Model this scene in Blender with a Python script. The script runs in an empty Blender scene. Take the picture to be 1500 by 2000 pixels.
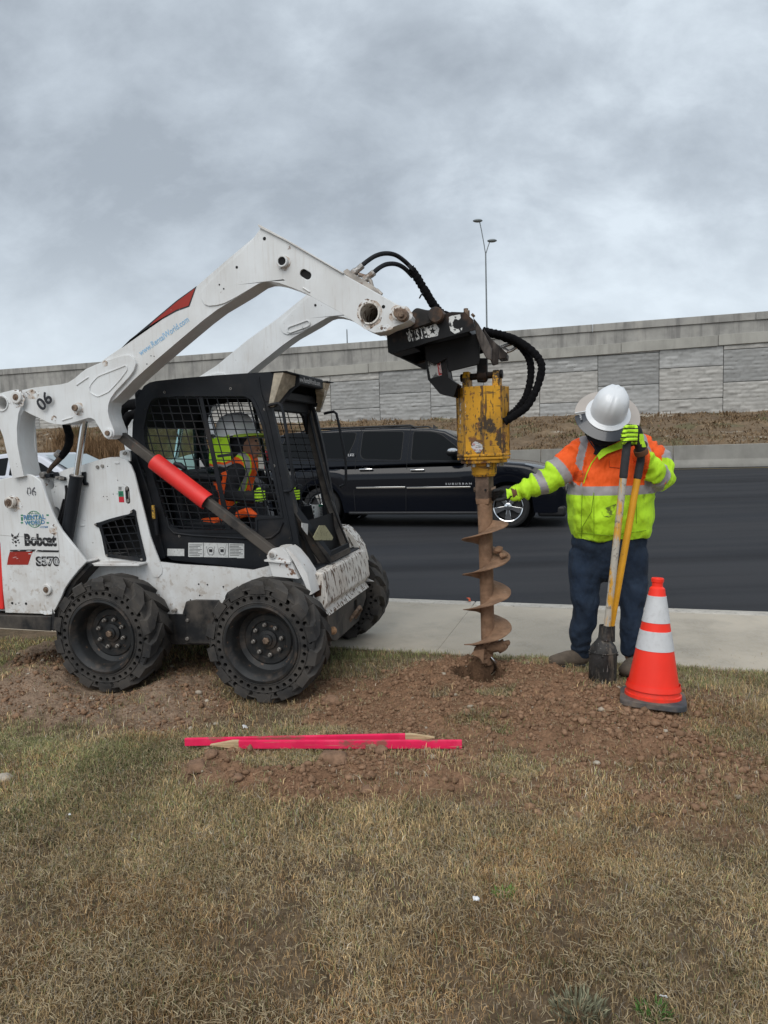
import bpy, bmesh, math, random
import numpy as np
from mathutils import Vector, Matrix, noise, geometry
random.seed(7); RNG = np.random.default_rng(11)
S = bpy.context.scene; COL = S.collection
R = math.radians

# ---------------------------------------------------------------- camera
FPX = 1400.0; CAMH = 1.45
CM = Matrix.Rotation(math.pi/2 - math.atan(130/FPX), 3, 'X') @ Matrix.Rotation(-0.03, 3, 'Z')
CP = Vector((0, 0, CAMH))
cd = bpy.data.cameras.new('camera'); cam = bpy.data.objects.new('camera', cd); COL.objects.link(cam)
cam.matrix_world = Matrix.Translation(CP) @ CM.to_4x4()
cd.sensor_fit = 'VERTICAL'; cd.sensor_height = 36; cd.sensor_width = 27; cd.lens = 36*FPX/2000
cd.clip_start = 0.05; cd.clip_end = 2000
S.camera = cam
S.render.resolution_x = 768; S.render.resolution_y = 1024

# ---------------------------------------------------------------- sky
SUN_EL, SUN_AZ = R(50), R(200)          # overcast: very wide soft sun from behind the camera's left
w = bpy.data.worlds.new('World'); S.world = w; w.use_nodes = True
nt = w.node_tree; N = nt.nodes; L = nt.links; N.clear()
def nd(t, **k):
    n = N.new(t)
    for a, b in k.items(): setattr(n, a, b)
    return n
out = nd('ShaderNodeOutputWorld'); tc = nd('ShaderNodeTexCoord')
sky = nd('ShaderNodeTexSky', sky_type='NISHITA', sun_disc=False, sun_elevation=SUN_EL, sun_rotation=SUN_AZ)
bg1 = nd('ShaderNodeBackground'); bg1.inputs[1].default_value = 0.05
L.new(sky.outputs[0], bg1.inputs[0])
# cloud deck: noise on a plane high above (direction divided by its height)
sep = nd('ShaderNodeSeparateXYZ'); L.new(tc.outputs['Generated'], sep.inputs[0])
mz = nd('ShaderNodeMath', operation='MAXIMUM'); mz.inputs[1].default_value = 0.0; L.new(sep.outputs[2], mz.inputs[0])
az = nd('ShaderNodeMath', operation='ADD'); az.inputs[1].default_value = 0.8; L.new(mz.outputs[0], az.inputs[0])
cmb = nd('ShaderNodeCombineXYZ')
for i in (0, 1):
    d = nd('ShaderNodeMath', operation='DIVIDE'); L.new(sep.outputs[i], d.inputs[0]); L.new(az.outputs[0], d.inputs[1]); L.new(d.outputs[0], cmb.inputs[i])
mp = nd('ShaderNodeMapping'); mp.inputs['Scale'].default_value = (2.0, 2.9, 1); mp.inputs['Location'].default_value = (3.4, 1.2, 0)
mp.inputs['Rotation'].default_value = (0, 0, R(14))
L.new(cmb.outputs[0], mp.inputs[0])
def cnoise(sc, det, dist, rough=.55):
    n = nd('ShaderNodeTexNoise'); n.inputs['Scale'].default_value = sc; n.inputs['Detail'].default_value = det
    n.inputs['Distortion'].default_value = dist; n.inputs['Roughness'].default_value = rough
    L.new(mp.outputs[0], n.inputs['Vector']); return n
n1 = cnoise(1.05, 6, .15, .50); n2 = cnoise(3.8, 8, .15, .60)
mx = nd('ShaderNodeMix', data_type='FLOAT'); mx.inputs[0].default_value = .44
L.new(n1.outputs[0], mx.inputs[2]); L.new(n2.outputs[0], mx.inputs[3])
rmp = nd('ShaderNodeValToRGB'); cr = rmp.color_ramp
cr.elements[0].position = .38; cr.elements[0].color = (.275, .312, .355, 1)
cr.elements[1].position = .62; cr.elements[1].color = (.52, .58, .635, 1)
e = cr.elements.new(.50); e.color = (.375, .422, .472, 1)
L.new(mx.outputs[0], rmp.inputs[0])
# the deck is thinner and brighter towards the horizon
hz = nd('ShaderNodeMapRange'); hz.inputs[1].default_value = 0.02; hz.inputs[2].default_value = .34; hz.inputs[3].default_value = .75; hz.inputs[4].default_value = 0
hz.interpolation_type = 'SMOOTHSTEP'
L.new(sep.outputs[2], hz.inputs[0])
mc = nd('ShaderNodeMix', data_type='RGBA'); mc.inputs[7].default_value = (.56, .62, .67, 1)
L.new(hz.outputs[0], mc.inputs[0]); L.new(rmp.outputs[0], mc.inputs[6])
up = nd('ShaderNodeMapRange'); up.inputs[1].default_value = .22; up.inputs[2].default_value = .62; up.inputs[3].default_value = 0; up.inputs[4].default_value = .08; up.interpolation_type = 'SMOOTHSTEP'
L.new(sep.outputs[2], up.inputs[0])
mu = nd('ShaderNodeMix', data_type='RGBA'); mu.inputs[7].default_value = (.27, .305, .355, 1); L.new(up.outputs[0], mu.inputs[0]); L.new(mc.outputs[2], mu.inputs[6])
bg2 = nd('ShaderNodeBackground'); bg2.inputs[1].default_value = 1.0; L.new(mu.outputs[2], bg2.inputs[0])
ms = nd('ShaderNodeMixShader'); ms.inputs[0].default_value = .93
L.new(bg1.outputs[0], ms.inputs[1]); L.new(bg2.outputs[0], ms.inputs[2]); L.new(ms.outputs[0], out.inputs[0])

sd = bpy.data.lights.new('sun', 'SUN'); sun = bpy.data.objects.new('sun', sd); COL.objects.link(sun)
sd.energy = 1.25; sd.angle = R(50); sd.color = (1, .96, .90)
sdir = Vector((math.cos(SUN_EL)*math.sin(SUN_AZ), math.cos(SUN_EL)*math.cos(SUN_AZ), math.sin(SUN_EL)))  # towards the sun
sun.rotation_euler = sdir.to_track_quat('Z', 'Y').to_euler(); sun.location = sdir*50
S.view_settings.view_transform = 'Standard'; S.view_settings.look = 'None'
S.view_settings.exposure = 0.60; S.view_settings.gamma = 1

# ---------------------------------------------------------------- measuring helpers (photo pixel -> point at a known plane)
def ray(x, y): return CM @ Vector(((x-750)/FPX, -(y-1000)/FPX, -1))
def PY(x, y, Y):
    r = ray(x, y); return CP + r*(Y/r.y)
def PG(x, y, z=0.0):
    r = ray(x, y); return CP + r*((z-CAMH)/r.z)
class Frame:
    def __init__(s, o, yaw):
        a = R(yaw); s.o = Vector(o)
        s.u = Vector((math.cos(a), -math.sin(a), 0)); s.v = Vector((math.sin(a), math.cos(a), 0))
        s.M = Matrix(((s.u.x, s.v.x, 0, s.o.x), (s.u.y, s.v.y, 0, s.o.y), (0, 0, 1, s.o.z), (0, 0, 0, 1)))
        s.I = s.M.inverted()
    def T(s, d, x, y):
        r = ray(x, y); t = (d - s.v.dot(CP - s.o))/s.v.dot(r); q = s.I @ (CP + r*t); return (q.x, q.z)
    def TT(s, d, pts): return [s.T(d, *p) for p in pts]
    def P3(s, d, x, y):
        q = s.T(d, x, y); return (q[0], d, q[1])

# ---------------------------------------------------------------- object helpers
ROOTM = {}
def tag(o, label=None, cat=None, group=None, kind=None):
    if label: o['label'] = label
    if cat: o['category'] = cat
    if group: o['group'] = group
    if kind: o['kind'] = kind
    return o
def thing(name, label, cat, M=None, group=None):
    o = bpy.data.objects.new(name, None); COL.objects.link(o); o.empty_display_size = .1
    M = M or Matrix.Identity(4); o.matrix_world = M; ROOTM[o.name] = M.copy()
    return tag(o, label, cat, group)
def rootM(o):
    while o.parent: o = o.parent
    return ROOTM.get(o.name, Matrix.Identity(4))
class MB:
    def __init__(s): s.v = []; s.f = []; s.m = []; s.cur = 0
    def add(s, vs, fs):
        n = len(s.v); s.v += [tuple(v) for v in vs]; s.f += [tuple(i+n for i in f) for f in fs]; s.m += [s.cur]*len(fs); return s
    def hexa(s, p):
        return s.add(p, [(0,3,2,1),(4,5,6,7),(0,1,5,4),(1,2,6,5),(2,3,7,6),(3,0,4,7)])
    def box(s, c, sz, rot=None):
        x, y, z = [k/2 for k in sz]; c = Vector(c)
        p = [Vector(q) for q in ((-x,-y,-z),(x,-y,-z),(x,y,-z),(-x,y,-z),(-x,-y,z),(x,-y,z),(x,y,z),(-x,y,z))]
        if rot is not None: p = [rot @ q for q in p]
        return s.hexa([c+q for q in p])
    def bx(s, x0, x1, y0, y1, z0, z1):
        return s.box(((x0+x1)/2, (y0+y1)/2, (z0+z1)/2), (x1-x0, y1-y0, z1-z0))
    def prism(s, poly, d0, d1, holes=()):
        loops = [list(poly)] + [list(h) for h in holes]
        flat = [p for l in loops for p in l]; n = len(flat)
        vs = [(p[0], d0, p[1]) for p in flat] + [(p[0], d1, p[1]) for p in flat]
        if holes:
            tr = geometry.tessellate_polygon([[Vector((p[0], p[1], 0)) for p in l] for l in loops])
            fs = [tuple(t) for t in tr] + [tuple(n+i for i in reversed(t)) for t in tr]
        else: fs = [tuple(range(n)), tuple(2*n-1-i for i in range(n))]
        o = 0
        for l in loops:
            k = len(l)
            fs += [(o+i, o+(i+1) % k, n+o+(i+1) % k, n+o+i) for i in range(k)]; o += k
        return s.add(vs, fs)
    def tube(s, pts, r, n=10, cap=True, flat=1.0, up=None):
        pts = [Vector(p) for p in pts]; k = len(pts)
        rs = list(r) if hasattr(r, '__len__') else [r]*k
        vs = []; fs = []; a = None
        for i, p in enumerate(pts):
            t = (pts[min(i+1, k-1)] - pts[max(i-1, 0)]).normalized()
            if a is None:
                a = Vector(up) if up else (Vector((0, 0, 1)) if abs(t.z) < .9 else Vector((1, 0, 0)))
            a = (a - t*a.dot(t)).normalized(); b = t.cross(a)
            rr = rs[i]; ra, rb = (rr if hasattr(rr, '__len__') else (rr, rr*flat))
            for j in range(n):
                q = 2*math.pi*j/n; vs.append(p + a*(ra*math.cos(q)) + b*(rb*math.sin(q)))
        for i in range(k-1):
            for j in range(n):
                fs.append((i*n+j, i*n+(j+1) % n, (i+1)*n+(j+1) % n, (i+1)*n+j))
        if cap: fs += [tuple(range(n-1, -1, -1)), tuple((k-1)*n+j for j in range(n))]
        return s.add(vs, fs)
    def cyl(s, a, b, r, r2=None, n=20, cap=True): return s.tube([a, b], [r, r if r2 is None else r2], n, cap)
    def ybar(s, x, z, y0, y1, r, n=24, r2=None): return s.cyl((x, y0, z), (x, y1, z), r, r2, n)
    def capsule(s, pts, r, n=14, flat=1.0, up=None):
        """tube with round ends"""
        pts = [Vector(p) for p in pts]; rs = list(r) if hasattr(r, '__len__') else [r]*len(pts)
        g = lambda q: q[0] if hasattr(q, '__len__') else q
        sc = lambda q, k: (tuple(c*k for c in q) if hasattr(q, '__len__') else q*k)
        t0 = (pts[0]-pts[1]).normalized(); t1 = (pts[-1]-pts[-2]).normalized()
        P = []; Q = []
        for a in (75, 50, 25):
            P.append(pts[0] + t0*g(rs[0])*math.sin(R(a))); Q.append(sc(rs[0], math.cos(R(a))))
        P += pts; Q += rs
        for a in (25, 50, 75):
            P.append(pts[-1] + t1*g(rs[-1])*math.sin(R(a))); Q.append(sc(rs[-1], math.cos(R(a))))
        return s.tube(P, Q, n, True, flat, up)
    def lathe(s, prof, o=(0,0,0), axis='Z', n=32, rot=None, closed=False):
        """prof: (radius, height) list along the axis"""
        vs = []; o = Vector(o); k = len(prof)
        for r_, h in prof:
            for j in range(n):
                a = 2*math.pi*j/n; c, q = r_*math.cos(a), r_*math.sin(a)
                p = Vector((c, q, h)) if axis == 'Z' else Vector((c, h, q)) if axis == 'Y' else Vector((h, c, q))
                vs.append(o + (rot @ p if rot is not None else p))
        fs = []
        for i in range(k if closed else k-1):
            i2 = (i+1) % k
            for j in range(n): fs.append((i*n+j, i*n+(j+1) % n, i2*n+(j+1) % n, i2*n+j))
        return s.add(vs, fs)
    def ball(s, c, r, n=14, rot=None, sz=(1,1,1)):
        c = Vector(c); vs = []; fs = []; m = n//2+1
        for i in range(m+1):
            t = math.pi*i/m
            for j in range(n):
                a = 2*math.pi*j/n
                p = Vector((r*sz[0]*math.sin(t)*math.cos(a), r*sz[1]*math.sin(t)*math.sin(a), r*sz[2]*math.cos(t)))
                vs.append(c + (rot @ p if rot is not None else p))
        for i in range(m):
            for j in range(n): fs.append((i*n+j, i*n+(j+1) % n, (i+1)*n+(j+1) % n, (i+1)*n+j))
        return s.add(vs, fs)
    def mesh(s, name, smooth=35, M=None, weld=True):
        me = bpy.data.meshes.new(name)
        v = s.v if M is None else [M @ Vector(p) for p in s.v]
        me.from_pydata(v, [], s.f)
        if any(s.m): me.polygons.foreach_set('material_index', s.m)
        bm = bmesh.new(); bm.from_mesh(me)
        if weld: bmesh.ops.remove_doubles(bm, verts=bm.verts, dist=1e-5)
        bmesh.ops.recalc_face_normals(bm, faces=bm.faces); bm.to_mesh(me); bm.free()
        if smooth:
            me.shade_smooth(); me.set_sharp_from_angle(angle=R(smooth))
        return me
    def build(s, name, mat, parent=None, bevel=0, seg=2, smooth=35, world=False, label=None):
        M = rootM(parent).inverted() if (world and parent) else None
        me = s.mesh(name, smooth, M)
        return link(name, me, mat, parent, bevel, seg, label)
def link(name, me, mat, parent=None, bevel=0, seg=2, label=None):
    for m in (mat if isinstance(mat, (list, tuple)) else [mat]): me.materials.append(m)
    o = bpy.data.objects.new(name, me); COL.objects.link(o)
    if parent: o.parent = parent
    if bevel:
        b = o.modifiers.new('bevel', 'BEVEL'); b.width = bevel; b.segments = seg; b.limit_method = 'ANGLE'; b.angle_limit = R(38); b.harden_normals = False
    if label: o['label'] = label
    return o
def baked(me, mods):
    """evaluate modifiers [(type, dict)] on mesh and give the result"""
    o = bpy.data.objects.new('tmp', me); COL.objects.link(o)
    for t, k in mods:
        m = o.modifiers.new(t.lower(), t)
        for a, b in k.items(): setattr(m, a, b)
    dg = bpy.context.evaluated_depsgraph_get(); dg.update()
    r = bpy.data.meshes.new_from_object(o.evaluated_get(dg)); bpy.data.objects.remove(o); return r
def text(s, org, height, mat, parent, name='lettering', ang=0.0, bold=0.0, shear=0.0, wide=1.0, axes=None, spacing=1.0, thick=.0006, outline=None):
    """flat lettering; org = local start of the baseline; axes = (right, up) local vectors, default x and z (faces -y)"""
    cu = bpy.data.curves.new('t', 'FONT'); cu.body = s; cu.size = 1; cu.shear = shear; cu.offset = bold; cu.space_character = spacing; cu.extrude = 0; cu.resolution_u = 3
    if outline: cu.fill_mode = 'NONE'; cu.bevel_depth = outline
    o = bpy.data.objects.new('t', cu); COL.objects.link(o)
    dg = bpy.context.evaluated_depsgraph_get(); dg.update(); me = bpy.data.meshes.new_from_object(o.evaluated_get(dg)); bpy.data.objects.remove(o)
    rt, up = axes or (Vector((math.cos(ang), 0, math.sin(ang))), Vector((-math.sin(ang), 0, math.cos(ang))))
    rt = Vector(rt).normalized(); up = Vector(up); up = (up - rt*up.dot(rt)).normalized(); nn = rt.cross(up)
    k = height/0.70
    for v in me.vertices:
        c = v.co.copy(); v.co = Vector(org) + rt*(c.x*k*wide) + up*(c.y*k) + nn*(c.z*k*(.3 if outline else 1)+thick)
    me.update()
    return link(name, me, mat, parent)

# ---------------------------------------------------------------- materials
def mat(name, col, rough=.6, metal=0.0, var=.12, vs=6, bump=.0, bs=80, layers=(), coat=0, spec=.5, alpha=None, trans=0, ior=1.45, attr=None, coord='Object', emit=0, fold=0, fs=14):
    m = bpy.data.materials.new(name); m.use_nodes = True; nt = m.node_tree; N = nt.nodes; L = nt.links
    b = N['Principled BSDF']; tc = N.new('ShaderNodeTexCoord'); co = tc.outputs[coord]
    def noi(sc, det=5, st=None, rough_=.55, loc=None):
        n = N.new('ShaderNodeTexNoise'); n.inputs['Scale'].default_value = sc; n.inputs['Detail'].default_value = det; n.inputs['Roughness'].default_value = rough_
        if st or loc:
            mp = N.new('ShaderNodeMapping')
            if st: mp.inputs['Scale'].default_value = st
            if loc: mp.inputs['Location'].default_value = loc
            L.new(co, mp.inputs[0]); L.new(mp.outputs[0], n.inputs['Vector'])
        else: L.new(co, n.inputs['Vector'])
        return n.outputs[0]
    def mix(f, a, c):
        x = N.new('ShaderNodeMix'); x.data_type = 'RGBA'
        for s_, v in ((0, f), (6, a), (7, c)):
            if hasattr(v, 'is_linked') or hasattr(v, 'links'): L.new(v, x.inputs[s_])
            else: x.inputs[s_].default_value = v if s_ == 0 else (*v[:3], 1)
        return x.outputs[2]
    def rng(v, a, c, lo=0, hi=1):
        x = N.new('ShaderNodeMapRange'); x.inputs[1].default_value = a; x.inputs[2].default_value = c; x.inputs[3].default_value = lo; x.inputs[4].default_value = hi
        x.interpolation_type = 'SMOOTHSTEP'
        L.new(v, x.inputs[0]); return x.outputs[0]
    if attr:
        at = N.new('ShaderNodeAttribute'); at.attribute_name = attr; base = at.outputs['Color']
        dark = N.new('ShaderNodeMix'); dark.data_type = 'RGBA'; dark.blend_type = 'MULTIPLY'
        dark.inputs[0].default_value = var; L.new(base, dark.inputs[6])
        cr = N.new('ShaderNodeCombineColor'); v_ = rng(noi(vs), .3, .7)
        for i in range(3): L.new(v_, cr.inputs[i])
        L.new(cr.outputs[0], dark.inputs[7]); c = dark.outputs[2]
    else:
        lo = tuple(max(0, x*(1-var)) for x in col[:3]); hi = tuple(min(1, x*(1+var)) for x in col[:3])
        c = mix(rng(noi(vs), .3, .7), lo, hi) if var else None
    rgh = None
    for i, l in enumerate(layers):
        f = rng(noi(l.get('s', 10), l.get('d', 6), l.get('st'), l.get('r', .6), l.get('loc', (i*3.7+1, i*1.3, i*2.1))), l['t']-l.get('w', .03), l['t']+l.get('w', .03), 0, l.get('a', 1))
        if 'z' in l:      # only below / above a height in object space: (z_full, z_none)
            sp = N.new('ShaderNodeSeparateXYZ'); L.new(co, sp.inputs[0]); g = rng(sp.outputs[2], l['z'][0], l['z'][1], 1, 0) if l['z'][0] < l['z'][1] else rng(sp.outputs[2], l['z'][1], l['z'][0], 0, 1)
            mm = N.new('ShaderNodeMath'); mm.operation = 'MULTIPLY'; L.new(f, mm.inputs[0]); L.new(g, mm.inputs[1]); f = mm.outputs[0]
        c = mix(f, c if c is not None else col, l['c'])
        if 'ro' in l:
            x = N.new('ShaderNodeMix'); x.data_type = 'FLOAT'; L.new(f, x.inputs[0])
            if rgh is None: x.inputs[2].default_value = rough
            else: L.new(rgh, x.inputs[2])
            x.inputs[3].default_value = l['ro']; rgh = x.outputs[0]
    if c is not None: L.new(c, b.inputs['Base Color'])
    else: b.inputs['Base Color'].default_value = (*col[:3], 1)
    b.inputs['Roughness'].default_value = rough
    if rgh is not None: L.new(rgh, b.inputs['Roughness'])
    b.inputs['Metallic'].default_value = metal; b.inputs['Specular IOR Level'].default_value = spec
    b.inputs['Coat Weight'].default_value = coat; b.inputs['Coat Roughness'].default_value = .06; b.inputs['IOR'].default_value = ior
    b.inputs['Transmission Weight'].default_value = trans
    if alpha is not None: b.inputs['Alpha'].default_value = alpha
    if emit: b.inputs['Emission Color'].default_value = (*col[:3], 1); b.inputs['Emission Strength'].default_value = emit
    if bump:
        bp = N.new('ShaderNodeBump'); bp.inputs['Strength'].default_value = min(1, bump); bp.inputs['Distance'].default_value = .004*max(1, bump)
        L.new(noi(bs, 6), bp.inputs['Height']); L.new(bp.outputs[0], b.inputs['Normal'])
        if fold:
            b2 = N.new('ShaderNodeBump'); b2.inputs['Strength'].default_value = 1; b2.inputs['Distance'].default_value = fold
            L.new(noi(fs, 3, (1, 1, .55), .4), b2.inputs['Height']); L.new(b2.outputs[0], bp.inputs['Normal'])
    return m
MUD = (.21, .145, .10); RUST = (.16, .07, .03)
M_white = mat('white_paint', (.76, .78, .79), .38, var=.04, vs=3, coat=.25, layers=[
    dict(c=(.42, .36, .30), s=7, t=.50, w=.14, a=.50, z=(.45, 1.0), d=8), dict(c=(.30, .22, .15), s=26, t=.60, w=.05, a=.55, z=(.5, 1.05), d=8), dict(c=(.5, .47, .43), s=3.2, t=.50, w=.12, a=.28, st=(1, 1, .45)),
    dict(c=(.5, .46, .40), s=2.2, t=.66, w=.12, a=.35), dict(c=(.10, .07, .05), s=34, t=.72, w=.02, a=.9, d=8), dict(c=RUST, s=9, t=.72, w=.025, a=.9, d=9, ro=.8), dict(c=(.42, .36, .30), s=40, t=.62, w=.12, a=.22, st=(1.5, 1, .12))])
M_whiteD = mat('white_paint_dirty', (.70, .70, .69), .5, var=.06, vs=3, layers=[
    dict(c=(.35, .27, .20), s=2.5, t=.56, w=.14, a=.6), dict(c=RUST, s=13, t=.64, w=.03, a=.95, d=9, ro=.85)])
M_whiteRust = mat('white_paint_worn', (.72, .70, .66), .55, var=.06, vs=4, layers=[
    dict(c=(.42, .33, .25), s=4, t=.5, w=.2, a=.45), dict(c=(.10, .055, .03), s=42, t=.553, w=.03, a=.95, d=9, st=(1, 1, .28), ro=.85), dict(c=(.42, .17, .04), s=5, t=.71, w=.03, a=.85, d=8)])
M_black = mat('black_paint', (.013, .015, .019), .5, spec=.3, var=.25, vs=5, layers=[dict(c=(.10, .08, .062), s=4, t=.66, w=.14, a=.28), dict(c=(.09, .07, .05), s=30, t=.70, w=.04, a=.6, d=8)])
M_blackD = mat('black_paint_dirty', (.015, .016, .018), .6, spec=.3, var=.3, vs=5, bump=.2, bs=40, layers=[dict(c=(.125, .108, .092), s=5, t=.47, w=.14, a=.7), dict(c=(.16, .07, .04), s=16, t=.68, w=.04, a=.7, d=8)])
M_frame = mat('mount_black', (.009, .009, .010), .45, spec=.25, var=.3, vs=6, layers=[dict(c=(.20, .18, .16), s=22, t=.70, w=.03, a=.8, d=9), dict(c=(.10, .055, .035), s=6, t=.62, w=.08, a=.6)])
M_rubber = mat('rubber', (.020, .021, .023), .75, spec=.3, var=.3, vs=9, bump=.5, bs=60, layers=[dict(c=(.10, .09, .08), s=4, t=.47, w=.16, a=.55), dict(c=(.115, .10, .085), s=5, t=.60, w=.12, a=.45), dict(c=(.15, .125, .10), s=28, t=.66, w=.06, a=.4, d=8)])
M_rim = mat('rim_paint', (.016, .017, .018), .5, var=.3, vs=9, layers=[dict(c=(.12, .09, .07), s=8, t=.60, w=.1, a=.5), dict(c=(.22, .13, .08), s=24, t=.68, w=.04, a=.7, d=8)])
M_dark = mat('dark_void', (.006, .006, .007), .8, var=.2)
M_hose = mat('hose_rubber', (.012, .012, .014), .65, spec=.3, var=.3, vs=30, bump=.6, bs=160)
M_sleeve = mat('hose_sleeve', (.006, .006, .007), .95, spec=.15, var=.3, vs=50, bump=1, bs=120)
M_chrome = mat('chrome', (.75, .76, .78), .12, 1.0, var=.05)
M_steel = mat('worn_steel', (.42, .40, .38), .42, .85, var=.25, vs=20, layers=[dict(c=(.2, .12, .07), s=20, t=.6, w=.08, a=.7, ro=.8)])
M_bolt = mat('bolt_steel', (.30, .28, .26), .5, .7, var=.3, vs=40)
M_pin = mat('pin_rusty', (.16, .11, .08), .65, .4, var=.5, vs=40, layers=[dict(c=(.30, .22, .16), s=30, t=.55, w=.1, a=.8)])
M_red = mat('red_plastic', (.78, .035, .030), .45, var=.07, vs=8, layers=[dict(c=(.45, .03, .03), s=5, t=.64, w=.08, a=.4), dict(c=(.75, .35, .3), s=40, t=.72, w=.03, a=.5, st=(1, 1, .3))])
M_label = mat('label_white', (.62, .63, .62), .5, var=.08, vs=40, layers=[dict(c=(.30, .30, .30), s=60, t=.62, w=.04, a=.6)])
M_ink = mat('label_ink', (.03, .03, .035), .5, var=.1)
M_decblack = mat('decal_black', (.02, .02, .025), .4, var=.1, layers=[])
def worn(name, col, bg, t=.60, s=60, **k):
    return mat(name, col, .45, var=.08, layers=[dict(c=bg, s=s, t=t, w=.012, a=1, d=6, **k)])
M_worn06 = worn('decal_grey_worn', (.10, .10, .11), (.74, .76, .77), .56, 70)
M_wornblk = worn('decal_black_worn', (.02, .02, .022), (.74, .76, .77), .63, 55, st=(.35, 1, 2.5))
M_wornblue = worn('decal_blue_worn', (.10, .23, .42), (.74, .76, .77), .66, 60)
M_lblue = worn('decal_light_blue', (.26, .47, .68), (.74, .76, .77), .66, 45)
M_green = worn('decal_green', (.03, .22, .12), (.74, .76, .77), .66, 60)
M_decred = worn('decal_red_worn', (.33, .025, .015), (.74, .72, .70), .66, 18, st=(.4, 1, 2.2))
M_wornwhite = worn('decal_white_worn', (.66, .67, .66), (.03, .03, .033), .54, 40)
# ================================================================ setting
ZR_, ZS = -.17, -.08                     # road and sidewalk heights
_e = PG(1000, 1283, ZS); RF = Frame((_e.x, _e.y, 0), 17.2)
SWW = (RF.I @ PG(1140, 1182, ZS)).y       # sidewalk width
def lattice_hash(ix, iy, seed):
    h = (ix.astype(np.int64)*374761393 + iy.astype(np.int64)*668265263 + seed*1442695041) & 0x7fffffff
    h = ((h ^ (h >> 13))*1274126177) & 0x7fffffff
    return ((h ^ (h >> 16)) & 0xffff)/65535.0
def vnoise(x, y, sc, seed=0, octv=4, gain=.5):
    o = 0; amp = 1; tot = 0
    for k in range(octv):
        X = x*sc*2**k + 17.3*k; Y = y*sc*2**k - 9.1*k; ix = np.floor(X); iy = np.floor(Y); fx = X-ix; fy = Y-iy
        fx = fx*fx*(3-2*fx); fy = fy*fy*(3-2*fy)
        a = lattice_hash(ix, iy, seed+k); b = lattice_hash(ix+1, iy, seed+k); c = lattice_hash(ix, iy+1, seed+k); d = lattice_hash(ix+1, iy+1, seed+k)
        o = o + amp*((a*(1-fx)+b*fx)*(1-fy)+(c*(1-fx)+d*fx)*fy); tot += amp; amp *= gain
    return o/tot
def sstep(a, b, x): t = np.clip((x-a)/(b-a), 0, 1); return t*t*(3-2*t)
# bare-soil patches: photo ellipses laid down on the ground (cx, cy, rx, ry, strength)
SOIL = [(930, 1360, 330, 85, 1), (1150, 1440, 250, 105, 1), (760, 1400, 220, 60, 1), (1330, 1500, 200, 80, .8), (560, 1512, 215, 52, 1), (720, 1545, 240, 42, .95), (430, 1540, 60, 30, .8), (860, 1470, 170, 60, .9), (640, 1345, 100, 35, .9),
        (80, 1285, 120, 60, 1.0), (150, 1335, 220, 52, 1), (20, 1370, 110, 25, .8), (330, 1375, 130, 45, .95), (370, 1300, 70, 35, .75), (1060, 1560, 160, 40, .55), (1420, 1620, 130, 40, .5), (200, 1260, 60, 20, .7), (1420, 1400, 100, 60, .45)]
_sw = []
for cx, cy, rx, ry, s_ in SOIL:
    c = PG(cx, cy); a = PG(cx+rx, cy); b1 = PG(cx, cy+ry); b0 = PG(cx, cy-ry)
    _sw.append((c.x, (b0.y+b1.y)/2, (a-c).length, (b0.y-b1.y)/2, s_))
GREEN_PATCH = [(560, 1490, 90, 26), (600, 1420, 120, 24), (1010, 1500, 60, 30), (700, 1280, 90, 26), (970, 1355, 40, 22), (860, 1350, 26, 14)]
_gp = []
for cx, cy, rx, ry in GREEN_PATCH:
    c = PG(cx, cy); a = PG(cx+rx, cy); b1 = PG(cx, cy+ry); b0 = PG(cx, cy-ry); _gp.append((c.x, (b0.y+b1.y)/2, (a-c).length, (b0.y-b1.y)/2))
def soil(x, y):
    m = np.zeros_like(x)
    n = vnoise(x, y, 2.2, 5, 4)-.5; n2 = vnoise(x, y, 9, 15, 3)-.5
    for cx, cy, rx, ry, s_ in _sw:
        d = np.sqrt(((x-cx)/rx)**2+((y-cy)/ry)**2) + n*.9 + n2*.5
        m = np.maximum(m, s_*(1-sstep(.72, 1.12, d)))
    for cx, cy, rx, ry in _gp:
        d = np.sqrt(((x-cx)/rx)**2+((y-cy)/ry)**2) + n*.7 + n2*.5
        m = m*(1-.85*(1-sstep(.6, 1.1, d)))
    return m
AUG = PY(952, 1300, 4.55); HOLE = PG(938, 1314, 0)
def road_xy(x, y):
    c = math.cos(R(17.2)); s_ = math.sin(R(17.2)); dx = x-RF.o.x; dy = y-RF.o.y
    return dx*c-dy*s_, dx*s_+dy*c
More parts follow.
